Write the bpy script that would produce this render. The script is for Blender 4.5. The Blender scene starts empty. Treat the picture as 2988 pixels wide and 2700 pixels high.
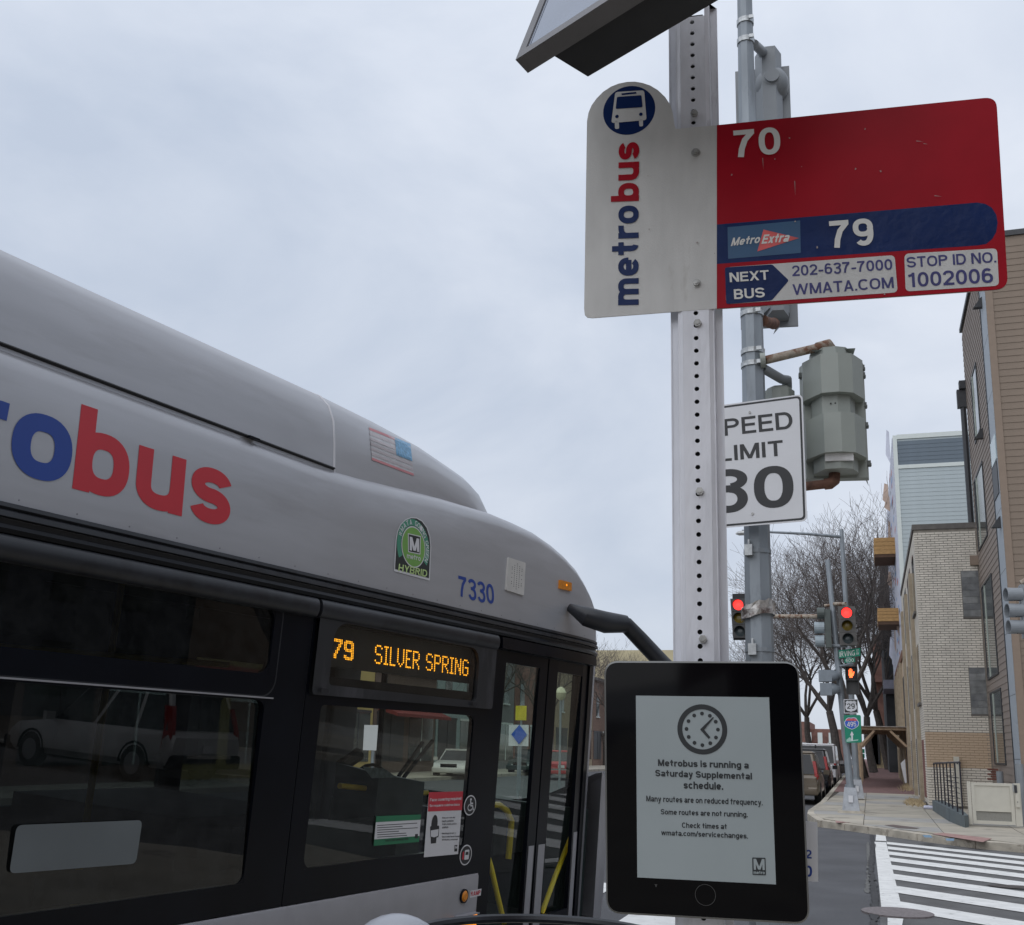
import bpy, bmesh, math, random, os
from mathutils import Matrix, Vector
random.seed(7)
SC = bpy.context.scene
COL = SC.collection
PI = math.pi
V = Vector

# ------------------------------------------------------------------ camera, sky, sun, exposure
F, CX, CY = 3100.0, 1494.0, 1486.0
EYE = V((0, 0, 1.6))
def _d(px, py): return V(((px - CX) / F, -(py - CY) / F, -1.0))
_Z = _d(1860, -12400).normalized()
_Y = _d(2543, 2205); _Y = (_Y - _Z * _Y.dot(_Z)).normalized()
_X = _Y.cross(_Z)
ROT = Matrix((_X, _Y, _Z))
cd = bpy.data.cameras.new('camera'); cam = bpy.data.objects.new('camera', cd); COL.objects.link(cam)
cam.matrix_world = Matrix.Translation(EYE) @ ROT.to_4x4()
cd.sensor_width = 36; cd.lens = F / 2988 * 36; cd.shift_y = (CY - 1350) / 2988
cd.clip_start = 0.05; cd.clip_end = 2000
SC.camera = cam

world = bpy.data.worlds.new('World'); SC.world = world; world.use_nodes = True
nt = world.node_tree; nt.nodes.clear()
SUN_EL, SUN_AZ = math.radians(48), math.radians(190)
def N(t, kind, **kw):
    n = t.nodes.new(kind)
    for k, v in kw.items():
        if k.startswith('i_'): n.inputs[k[2:].replace('_', ' ')].default_value = v
        else: setattr(n, k, v)
    return n
sky = N(nt, 'ShaderNodeTexSky', sky_type='NISHITA', sun_disc=False, sun_elevation=SUN_EL, sun_rotation=SUN_AZ)
tc = N(nt, 'ShaderNodeTexCoord')
mp = N(nt, 'ShaderNodeMapping'); mp.inputs['Scale'].default_value = (1, 1, 2.0); mp.inputs['Rotation'].default_value = (0, .25, .5)
n1 = N(nt, 'ShaderNodeTexNoise'); n1.inputs['Scale'].default_value = 2.3; n1.inputs['Detail'].default_value = 8; n1.inputs['Roughness'].default_value = .52; n1.inputs['Distortion'].default_value = .35
r1 = N(nt, 'ShaderNodeValToRGB'); r1.color_ramp.elements[0].position = .34; r1.color_ramp.elements[1].position = .68
r1.color_ramp.elements[0].color = (4.6, 5.2, 6.25, 1); r1.color_ramp.elements[1].color = (6.9, 7.3, 8.05, 1)
sx = N(nt, 'ShaderNodeSeparateXYZ'); mr = N(nt, 'ShaderNodeMapRange'); mr.inputs[1].default_value = -.02; mr.inputs[2].default_value = .9; mr.inputs[3].default_value = .96; mr.inputs[4].default_value = 1.22
mul = N(nt, 'ShaderNodeVectorMath', operation='SCALE')
mx = N(nt, 'ShaderNodeMix', data_type='RGBA'); mx.inputs[0].default_value = .93
bg = N(nt, 'ShaderNodeBackground'); bg.inputs[1].default_value = .112
wo = N(nt, 'ShaderNodeOutputWorld')
L = nt.links.new
L(tc.outputs['Generated'], mp.inputs[0]); L(mp.outputs[0], n1.inputs[0]); L(n1.outputs[0], r1.inputs[0])
L(tc.outputs['Generated'], sx.inputs[0]); L(sx.outputs[2], mr.inputs[0])
L(r1.outputs[0], mul.inputs[0]); L(mr.outputs[0], mul.inputs['Scale'])
L(sky.outputs[0], mx.inputs[6]); L(mul.outputs[0], mx.inputs[7]); L(mx.outputs[2], bg.inputs[0]); L(bg.outputs[0], wo.inputs[0])

sd = bpy.data.lights.new('sun', 'SUN'); sd.energy = 1.3; sd.angle = math.radians(95); sd.color = (1, .97, .93)
sun = bpy.data.objects.new('sun', sd); COL.objects.link(sun)
sdir = V((math.sin(SUN_AZ) * math.cos(SUN_EL), math.cos(SUN_AZ) * math.cos(SUN_EL), math.sin(SUN_EL)))
sun.rotation_euler = sdir.to_track_quat('Z', 'Y').to_euler()
SC.view_settings.view_transform = 'Standard'; SC.view_settings.look = 'None'
SC.view_settings.exposure = 0.0; SC.view_settings.gamma = 1

# ------------------------------------------------------------------ survey: sight lines from the tripod onto real planes
def ray(px, py): return ROT @ _d(px, py)
def hit(px, py, P, n):
    r = ray(px, py); return EYE + r * ((V(P) - EYE).dot(n) / r.dot(n))
def gnd(px, py, z=0.0): return hit(px, py, (0, 0, z), V((0, 0, 1)))
def atY(px, py, y): return hit(px, py, (0, y, 0), V((0, 1, 0)))
def atX(px, py, x): return hit(px, py, (x, 0, 0), V((1, 0, 0)))
def dist(px, py, D):
    r = ray(px, py); return EYE + r * (D / math.hypot(r.x, r.y))
class Fr:                       # a flat frame: u right, w up, n towards the viewer
    def __init__(s, u, w, P):
        s.u = u.normalized(); s.w = (w - s.u * w.dot(s.u)).normalized(); s.n = s.u.cross(s.w); s.P = V(P)
        M = Matrix((s.u, s.w, s.n)).transposed().to_4x4(); M.translation = s.P; s.M = M
    def at(s, px, py, off=0.0):
        Q = hit(px, py, s.P + s.n * off, s.n) - s.P
        return V((Q.dot(s.u), Q.dot(s.w)))
    def pt(s, a, b, c=0.0): return s.P + s.u * a + s.w * b + s.n * c
def crop(x0, y0, k): return lambda x, y: (x0 + x * k, y0 + y * k)
K1 = crop(0, 700, .5488); K2 = crop(800, 1100, .5488); K3 = crop(0, 1700, .5488); K4 = crop(850, 1750, .5214)
K5 = crop(1450, 0, .5488); K6 = crop(1700, 200, .6389); K7 = crop(1900, 850, .4391); K8 = crop(1700, 1850, .4664)
KF = crop(0, 0, 1.4821); KG = crop(2300, 2200, .3413)

# ------------------------------------------------------------------ materials
MATS = {}
def mat(name, col, rough=.6, metal=0.0, var=.12, vs=6.0, bump=0.0, bs=60.0, spec=.5, emit=None, es=1.0, stretch=None, coat=0.0, dirt=None, ds=2.0, dthr=.55):
    if name in MATS: return MATS[name]
    m = bpy.data.materials.new(name); m.use_nodes = True; t = m.node_tree; p = t.nodes['Principled BSDF']
    p.inputs['Roughness'].default_value = rough; p.inputs['Metallic'].default_value = metal
    p.inputs['Specular IOR Level'].default_value = spec; p.inputs['Coat Weight'].default_value = coat
    c = t.nodes.new('ShaderNodeTexCoord'); mpn = t.nodes.new('ShaderNodeMapping')
    if stretch: mpn.inputs['Scale'].default_value = stretch
    t.links.new(c.outputs['Object'], mpn.inputs[0])
    nz = t.nodes.new('ShaderNodeTexNoise'); nz.inputs['Scale'].default_value = vs; nz.inputs['Detail'].default_value = 6
    t.links.new(mpn.outputs[0], nz.inputs[0])
    mr = t.nodes.new('ShaderNodeMapRange'); mr.inputs[1].default_value = .3; mr.inputs[2].default_value = .7; mr.inputs[3].default_value = 1 - var; mr.inputs[4].default_value = 1 + var
    t.links.new(nz.outputs[0], mr.inputs[0])
    sc = t.nodes.new('ShaderNodeVectorMath'); sc.operation = 'SCALE'; sc.inputs[0].default_value = col[:3]
    t.links.new(mr.outputs[0], sc.inputs['Scale']); out = sc.outputs[0]
    if dirt:
        nd = t.nodes.new('ShaderNodeTexNoise'); nd.inputs['Scale'].default_value = ds; nd.inputs['Detail'].default_value = 9; nd.inputs['Roughness'].default_value = .65
        t.links.new(mpn.outputs[0], nd.inputs[0])
        rr = t.nodes.new('ShaderNodeMapRange'); rr.inputs[1].default_value = dthr; rr.inputs[2].default_value = dthr + .12; t.links.new(nd.outputs[0], rr.inputs[0])
        mxn = t.nodes.new('ShaderNodeMix'); mxn.data_type = 'RGBA'; t.links.new(rr.outputs[0], mxn.inputs[0]); t.links.new(out, mxn.inputs[6]); mxn.inputs[7].default_value = (*dirt, 1); out = mxn.outputs[2]
    t.links.new(out, p.inputs['Base Color'])
    if bump:
        nb = t.nodes.new('ShaderNodeTexNoise'); nb.inputs['Scale'].default_value = bs; nb.inputs['Detail'].default_value = 5
        t.links.new(mpn.outputs[0], nb.inputs[0]); b = t.nodes.new('ShaderNodeBump'); b.inputs['Strength'].default_value = bump; b.inputs['Distance'].default_value = .02
        t.links.new(nb.outputs[0], b.inputs['Height']); t.links.new(b.outputs[0], p.inputs['Normal'])
    if emit: p.inputs['Emission Color'].default_value = (*emit, 1); p.inputs['Emission Strength'].default_value = es
    MATS[name] = m; return m
def glass(name, tint, refl=1.0, rough=.0, base=.04):
    if name in MATS: return MATS[name]
    m = bpy.data.materials.new(name); m.use_nodes = True; t = m.node_tree; t.nodes.clear()
    tr = t.nodes.new('ShaderNodeBsdfTransparent'); tr.inputs[0].default_value = (*tint, 1)
    gl = t.nodes.new('ShaderNodeBsdfGlossy'); gl.inputs['Roughness'].default_value = rough; gl.inputs['Color'].default_value = (refl, refl, refl, 1)
    ge = t.nodes.new('ShaderNodeNewGeometry'); dp = t.nodes.new('ShaderNodeVectorMath'); dp.operation = 'DOT_PRODUCT'; t.links.new(ge.outputs['Incoming'], dp.inputs[0]); t.links.new(ge.outputs['Normal'], dp.inputs[1])
    def mth(op, a, b=None):
        n_ = t.nodes.new('ShaderNodeMath'); n_.operation = op
        for i, q in enumerate((a, b)):
            if q is None: continue
            if isinstance(q, (int, float)): n_.inputs[i].default_value = q
            else: t.links.new(q, n_.inputs[i])
        return n_.outputs[0]
    fres = mth('ADD', mth('MULTIPLY', mth('POWER', mth('SUBTRACT', 1.0, mth('ABSOLUTE', dp.outputs['Value'])), 5.0), .93), base * 1.05)
    mx = t.nodes.new('ShaderNodeMixShader'); o = t.nodes.new('ShaderNodeOutputMaterial')
    df = t.nodes.new('ShaderNodeBsdfDiffuse'); df.inputs[0].default_value = (.35, .37, .38, 1)   # film of dust
    c = t.nodes.new('ShaderNodeTexCoord'); nz = t.nodes.new('ShaderNodeTexNoise'); nz.inputs['Scale'].default_value = 9; nz.inputs['Detail'].default_value = 9; nz.inputs['Roughness'].default_value = .75
    rr = t.nodes.new('ShaderNodeMapRange'); rr.inputs[1].default_value = .4; rr.inputs[2].default_value = .8; rr.inputs[3].default_value = .004; rr.inputs[4].default_value = .05 if base else 0
    m2 = t.nodes.new('ShaderNodeMixShader')
    t.links.new(c.outputs['Object'], nz.inputs[0]); t.links.new(nz.outputs[0], rr.inputs[0]); t.links.new(rr.outputs[0], m2.inputs[0])
    t.links.new(tr.outputs[0], m2.inputs[1]); t.links.new(df.outputs[0], m2.inputs[2])
    t.links.new(fres, mx.inputs[0]); t.links.new(m2.outputs[0], mx.inputs[1]); t.links.new(gl.outputs[0], mx.inputs[2]); t.links.new(mx.outputs[0], o.inputs[0])
    MATS[name] = m; return m
M_asph = mat('asphalt', (.098, .1, .108), .9, var=.18, vs=1.1, bump=.6, bs=120, dirt=(.125, .125, .125), ds=90, dthr=.52)
M_asph2 = mat('worn asphalt', (.13, .13, .13), .9, var=.2, vs=2.3, bump=.6, bs=110, dirt=(.1, .09, .085), ds=1.6, dthr=.6)
M_walk = mat('concrete paving', (.42, .385, .32), .9, var=.16, vs=1.2, bump=.3, bs=60, dirt=(.26, .235, .2), ds=1.4, dthr=.55)
M_kerb = mat('kerb stone', (.45, .41, .34), .9, var=.25, vs=3, bump=.4, bs=40, dirt=(.25, .22, .18), ds=4, dthr=.55)
M_paint = mat('road paint', (.74, .74, .72), .85, var=.1, vs=5, dirt=(.2, .2, .2), ds=9, dthr=.6)
M_brickwalk = mat('brick paving', (.2, .115, .105), .9, var=.25, vs=5, bump=.4, bs=30)
M_post = mat('white post paint', (.66, .67, .72), .42, .1, var=.09, vs=14, bump=.08, bs=90, dirt=(.36, .35, .36), ds=11, dthr=.62, stretch=(1, 1, .3))
M_hole = mat('black', (.012, .012, .014), .6, var=0)
M_bolt = mat('bolt steel', (.38, .38, .37), .45, .45, var=.3, vs=60)
M_signw = mat('white sign sheeting', (.56, .56, .55), .45, var=.07, vs=9, stretch=(3, .6, 1), bump=.12, bs=260, dirt=(.4, .385, .36), ds=3.2, dthr=.62)
M_red = mat('red sign sheeting', (.34, .005, .016), .42, var=.12, vs=7, spec=.14, dirt=(.33, .03, .035), ds=6, dthr=.68)
M_blue = mat('blue sign sheeting', (.006, .022, .1), .34, var=.14, vs=9, bump=.12, bs=30, spec=.16)
M_stick = mat('blue sticker', (.02, .085, .19), .4, var=.12, vs=10)
M_white = mat('white lettering', (.68, .68, .66), .5, var=.05)
M_navy = mat('navy lettering', (.035, .035, .16), .5, var=.12, vs=20)
M_pink = mat('sticker arrow red', (.6, .1, .1), .5, var=.3, vs=25)
M_black = mat('black lettering', (.02, .021, .024), .5, var=.1)
M_panelf = mat('aluminium frame', (.19, .185, .19), .45, .5, var=.1, vs=12)
M_pglass = mat('solar cell glass', (.2, .23, .3), .12, 0, var=.1, spec=.9, coat=.6)
M_bbox = mat('black painted box', (.03, .031, .034), .45, var=.15, vs=12)
M_bezel = mat('black bezel', (.003, .003, .004), .05, var=.0, spec=.13)
M_rim = mat('grey tablet rim', (.2, .2, .19), .4, .3, var=.1)
M_eink = mat('display paper grey', (.315, .36, .375), .3, var=.05, vs=5, spec=.5)
M_einkt = mat('display ink', (.018, .022, .026), .35, var=.0)
M_silver = mat('silver bus paint', (.385, .39, .415), .38, .25, var=.04, vs=5, stretch=(.5, .5, 3), coat=.2, dirt=(.345, .345, .365), ds=1.3, dthr=.52)
M_silver2 = mat('silver skirt', (.36, .36, .385), .4, .3, var=.05, vs=7)
M_rubber = mat('black trim', (.0035, .0045, .008), .3, var=.3, vs=3, spec=.16)
M_dkplastic = mat('dark grey bus plastic', (.022, .024, .029), .38, var=.25, vs=3, spec=.4, dirt=(.012, .012, .015), ds=4, dthr=.52)
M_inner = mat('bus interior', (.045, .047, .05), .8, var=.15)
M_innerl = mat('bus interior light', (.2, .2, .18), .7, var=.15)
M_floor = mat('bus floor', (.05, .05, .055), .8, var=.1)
M_yel = mat('yellow handrail', (.95, .62, .02), .35, var=.1)
M_busblue = mat('bus blue', (.012, .05, .28), .4, var=.04)
M_busred = mat('bus red', (.5, .022, .035), .4, var=.04)
M_led = mat('amber led', (.5, .2, .0), .4, emit=(1, .4, .02), es=2.6, var=0)
M_ledbg = mat('sign matrix', (.02, .017, .018), .5, var=.3, vs=180)
M_ambl = mat('amber lens', (.5, .17, .01), .3, emit=(1, .35, .02), es=.04, var=.2, vs=40)
M_amblit = mat('amber lens lit', (.8, .25, .02), .3, emit=(1, .3, .01), es=1.3, var=.5, vs=60)
M_pole = mat('galvanised pole', (.27, .3, .33), .55, .35, var=.16, vs=9, stretch=(1, 1, .25), dirt=(.19, .21, .23), ds=6, dthr=.56)
M_sig = mat('signal grey paint', (.3, .325, .3), .5, var=.05, vs=5)
M_sig2 = mat('signal bluish grey paint', (.24, .26, .28), .5, var=.07, vs=5)
M_rust = mat('rusty pipe', (.38, .33, .27), .75, var=.3, vs=24, dirt=(.14, .06, .03), ds=12, dthr=.47, bump=.3)
M_rustd = mat('rusted elbow', (.16, .08, .055), .8, var=.4, vs=20, bump=.3)
M_band = mat('steel band', (.45, .47, .48), .42, .6, var=.2, vs=40)
M_swhite = mat('speed sign white', (.64, .65, .68), .4, var=.03)
M_brown = mat('brown siding', (.22, .17, .13), .7, var=.05, vs=3)
M_brown2 = mat('brown corner board', (.25, .19, .145), .7, var=.05)
M_pink2 = mat('pale brown siding', (.25, .205, .175), .7, var=.05, vs=3)
M_greyp = mat('grey panel', (.36, .4, .44), .6, var=.05)
M_dark = mat('dark metal', (.035, .037, .042), .5, var=.15)
M_lsid = mat('pale blue siding', (.42, .48, .5), .7, var=.04, vs=3)
M_dsid = mat('slate blue siding', (.13, .165, .2), .7, var=.06, vs=3)
M_trim = mat('white trim', (.63, .68, .66), .6, var=.03)
M_wrap = mat('house wrap', (.55, .57, .66), .6, var=.15, vs=2)
M_bbrick = mat('cream brick', (.7, .655, .58), .85, var=.12, vs=3.1, bump=.2)
M_bbrick2 = mat('tan painted brick', (.56, .43, .31), .85, var=.1, vs=3.1, bump=.2)
M_mortar = mat('mortar', (.29, .265, .23), .95, var=.15, vs=8)
M_mortar2 = mat('tan mortar', (.42, .32, .22), .95, var=.12, vs=8)
M_block = mat('grey block', (.2, .205, .205), .9, var=.25, vs=5, bump=.3)
M_cop = mat('roof coping', (.14, .13, .12), .8, var=.15)
M_wood = mat('timber', (.42, .25, .1), .8, var=.25, vs=6, stretch=(1, 1, 5))
M_wood2 = mat('weathered lumber', (.42, .31, .21), .85, var=.2, vs=6, stretch=(3, 3, 1))
M_blackb = mat('charcoal cladding', (.05, .052, .056), .8, var=.3, vs=1)
M_redb = mat('red brick', (.2, .105, .085), .9, var=.25, vs=2, bump=.3)
M_fence = mat('black railing', (.012, .011, .022), .4, var=.1)
M_gwall = mat('grey painted wall', (.115, .14, .15), .8, var=.1, vs=3)
M_gate = mat('beige gate paint', (.55, .53, .46), .55, var=.04)
M_gate2 = mat('perforated mesh', (.25, .245, .22), .6, var=.1, vs=60)
M_glassb = mat('building glass', (.05, .065, .065), .08, var=.3, vs=.5, spec=.8)
M_green = mat('green sign', (.0, .22, .13), .45, var=.05)
M_sblue = mat('shield blue', (.02, .1, .5), .45, var=.05)
M_bark = mat('bark', (.085, .073, .066), .95, var=.3, vs=6, bump=.5, bs=20)
M_twig = mat('twigs', (.115, .097, .09), .95, var=.2, vs=3)
M_redlit = mat('lit red lens', (.8, .02, .02), .4, emit=(1, .03, .025), es=2.6, var=.1, vs=40)
M_handlit = mat('lit orange hand', (.9, .2, .05), .4, emit=(1, .13, .03), es=2.4, var=0)
M_yoff = mat('dark yellow lens', (.16, .11, .01), .3, var=.2, vs=30)
M_goff = mat('dark green lens', (.05, .065, .07), .25, var=.2, vs=30)
M_sigb = mat('signal dark face', (.05, .05, .05), .6, var=.15)
M_grass = mat('dry grass', (.42, .33, .2), .95, var=.2)
M_tyre = mat('tyre', (.02, .02, .021), .85, var=.1)
M_rimm = mat('wheel rim', (.35, .35, .36), .4, .7, var=.1)
M_tail = mat('red tail lamp', (.3, .01, .01), .25, var=.2, vs=20)
M_clear = mat('clear lamp', (.6, .6, .6), .15, var=.1)
M_chrome = mat('chrome', (.7, .7, .72), .12, 1.0, var=.05)
M_carglass = mat('car glass', (.012, .014, .017), .08, var=.1, spec=.45)
G_side = glass('tinted side glass', (.11, .125, .13))
G_front = glass('clear bus glass', (.72, .76, .7))
G_door = glass('green door glass', (.8, .9, .84))

# ------------------------------------------------------------------ mesh building
class G:
    def __init__(s): s.v = []; s.f = []
    def add(s, vs, fs):
        k = len(s.v); s.v += [V(a) for a in vs]; s.f += [tuple(i + k for i in f) for f in fs]; return s
    def box(s, a, b, c=None):
        x0, y0, z0 = a; x1, y1, z1 = b
        return s.add([(x0, y0, z0), (x1, y0, z0), (x1, y1, z0), (x0, y1, z0), (x0, y0, z1), (x1, y0, z1), (x1, y1, z1), (x0, y1, z1)],
                     [(3, 2, 1, 0), (4, 5, 6, 7), (0, 1, 5, 4), (1, 2, 6, 5), (2, 3, 7, 6), (3, 0, 4, 7)])
    def hexa(s, p):      # eight corners: bottom four, top four
        return s.add(p, [(3, 2, 1, 0), (4, 5, 6, 7), (0, 1, 5, 4), (1, 2, 6, 5), (2, 3, 7, 6), (3, 0, 4, 7)])
    def prism(s, poly, z0, z1, caps=True):
        n = len(poly); vs = [(p[0], p[1], z0) for p in poly] + [(p[0], p[1], z1) for p in poly]
        fs = [(i, (i + 1) % n, n + (i + 1) % n, n + i) for i in range(n)]
        if caps: fs += [tuple(range(n))[::-1], tuple(range(n, 2 * n))]
        return s.add(vs, fs)
    def sheet(s, poly, z=0.0): return s.add([(p[0], p[1], z) for p in poly], [tuple(range(len(poly)))])
    def loft(s, rings, closed=True, cap0=True, cap1=True):
        n = len(rings[0]); vs = [p for r in rings for p in r]; fs = []
        for i in range(len(rings) - 1):
            for j in range(n if closed else n - 1):
                a = i * n + j; b = i * n + (j + 1) % n
                fs.append((a, b, b + n, a + n))
        if closed and cap0: fs.append(tuple(range(n))[::-1])
        if closed and cap1: fs.append(tuple(range((len(rings) - 1) * n, len(rings) * n)))
        return s.add(vs, fs)
    def tube(s, pts, r, n=8, cap=True, flat=1.0):
        pts = [V(p) for p in pts]; rs = r if isinstance(r, (list, tuple)) else [r] * len(pts); rings = []; up = None
        for i, p in enumerate(pts):
            d = ((pts[min(i + 1, len(pts) - 1)] - pts[max(i - 1, 0)])).normalized()
            if up is None: up = d.orthogonal().normalized()
            up = (up - d * up.dot(d)).normalized(); sd_ = d.cross(up)
            rings.append([p + (up * math.cos(2 * PI * k / n) + sd_ * math.sin(2 * PI * k / n) * flat) * rs[i] for k in range(n)])
        return s.loft(rings, cap0=cap, cap1=cap)
    def cyl(s, c, r, z0, z1, n=16, r2=None):
        r2 = r if r2 is None else r2
        return s.loft([[(c[0] + r * math.cos(2 * PI * k / n), c[1] + r * math.sin(2 * PI * k / n), z0) for k in range(n)],
                       [(c[0] + r2 * math.cos(2 * PI * k / n), c[1] + r2 * math.sin(2 * PI * k / n), z1) for k in range(n)]])
    def disc(s, c, r, z=0, n=20, ry=None): return s.sheet([(c[0] + r * math.cos(2 * PI * k / n), c[1] + (ry or r) * math.sin(2 * PI * k / n)) for k in range(n)], z)
    def ring(s, c, r0, r1, z=0, n=32, ry0=None, ry1=None):
        a = [(c[0] + r0 * math.cos(2 * PI * k / n), c[1] + (ry0 or r0) * math.sin(2 * PI * k / n), z) for k in range(n)]
        b = [(c[0] + r1 * math.cos(2 * PI * k / n), c[1] + (ry1 or r1) * math.sin(2 * PI * k / n), z) for k in range(n)]
        return s.add(a + b, [(k, n + k, n + (k + 1) % n, (k + 1) % n) for k in range(n)])
    def xf(s, M): s.v = [M @ p for p in s.v]; return s
    def merge(s, o): return s.add(o.v, o.f)
    def mesh(s, name, m, inv=None, smooth=False):
        me = bpy.data.meshes.new(name); me.from_pydata([tuple(inv @ p) if inv else tuple(p) for p in s.v], [], s.f)
        bm = bmesh.new(); bm.from_mesh(me); bmesh.ops.recalc_face_normals(bm, faces=bm.faces)
        bm.to_mesh(me); bm.free()
        if m: me.materials.append(m)
        if smooth:
            me.polygons.foreach_set('use_smooth', [True] * len(me.polygons))
            try: me.set_sharp_from_angle(angle=math.radians(35))
            except Exception: pass
        return me
def tag(o, label=None, cat=None, group=None, kind=None):
    if label: o['label'] = label
    if cat: o['category'] = cat
    if group: o['group'] = group
    if kind: o['kind'] = kind
    return o
def thing(name, loc, label, cat, group=None, rz=0.0):
    o = bpy.data.objects.new(name, None); COL.objects.link(o); o.location = loc; o.rotation_euler = (0, 0, rz); o.empty_display_size = .2
    tag(o, label, cat, group); return o
def mwo(o):
    M = Matrix.LocRotScale(o.location, o.rotation_euler, None)
    return mwo(o.parent) @ M if o.parent else M
def part(name, g, m, parent=None, frame=None, smooth=False, kind=None, label=None):
    """g holds world coordinates, or coordinates of frame when that is given"""
    if frame is not None: g = G().add(g.v, g.f).xf(frame)
    inv = mwo(parent).inverted() if parent else None
    o = bpy.data.objects.new(name, g.mesh(name, m, inv, smooth)); COL.objects.link(o)
    if parent: o.parent = parent
    tag(o, label, None, None, kind); return o
def local(name, g, m, parent, smooth=False, kind=None, bevel=0.0):
    me = g.mesh(name, m, None, smooth)
    if bevel:
        bm = bmesh.new(); bm.from_mesh(me); bmesh.ops.bevel(bm, geom=list(bm.edges), offset=bevel, segments=3, affect='EDGES', profile=.5, clamp_overlap=True); bm.to_mesh(me); bm.free()
        me.polygons.foreach_set('use_smooth', [True] * len(me.polygons))
    o = bpy.data.objects.new(name, me); COL.objects.link(o); o.parent = parent
    tag(o, kind=kind); return o
def struct(name, g, m, frame=None, smooth=False): return part(name, g, m, None, frame, smooth, kind='structure')
def repeat(name, me, parent, mats, n_max=300):      # many alike pieces sharing one mesh; mats are world matrices
    inv = mwo(parent).inverted()
    for M in mats:
        o = bpy.data.objects.new(name, me); COL.objects.link(o); o.parent = parent; o.matrix_local = inv @ M
def copy_tree(o, loc, rz=0.0, label=None):
    c = o.copy(); COL.objects.link(c); c.location = loc; c.rotation_euler = (0, 0, rz)
    if label: c['label'] = label
    def rec(a, b):
        for ch in [x for x in bpy.data.objects if x.parent == a]:
            d = ch.copy(); COL.objects.link(d); d.parent = b; rec(ch, d)
    rec(o, c); return c
def rounded(x0, y0, x1, y1, r, n=6):
    pts = []
    for cx, cy, a0 in ((x1 - r, y1 - r, 0), (x0 + r, y1 - r, 90), (x0 + r, y0 + r, 180), (x1 - r, y0 + r, 270)):
        for k in range(n + 1):
            a = math.radians(a0 + 90 * k / n); pts.append((cx + r * math.cos(a), cy + r * math.sin(a)))
    return pts
def roundquad(q, r, n=6):
    """round the corners of any convex polygon given in order"""
    out = []; m = len(q)
    for i in range(m):
        p = V(q[i][:2]); a = V(q[i - 1][:2]); b = V(q[(i + 1) % m][:2]); rr = r[i] if isinstance(r, (list, tuple)) else r
        if rr == 0: out.append(tuple(p)); continue
        A = p + (a - p).normalized() * rr; B = p + (b - p).normalized() * rr
        for k in range(n + 1):
            t = k / n; out.append(tuple(A * (1 - t) ** 2 + p * 2 * t * (1 - t) + B * t * t))
    return out

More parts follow.
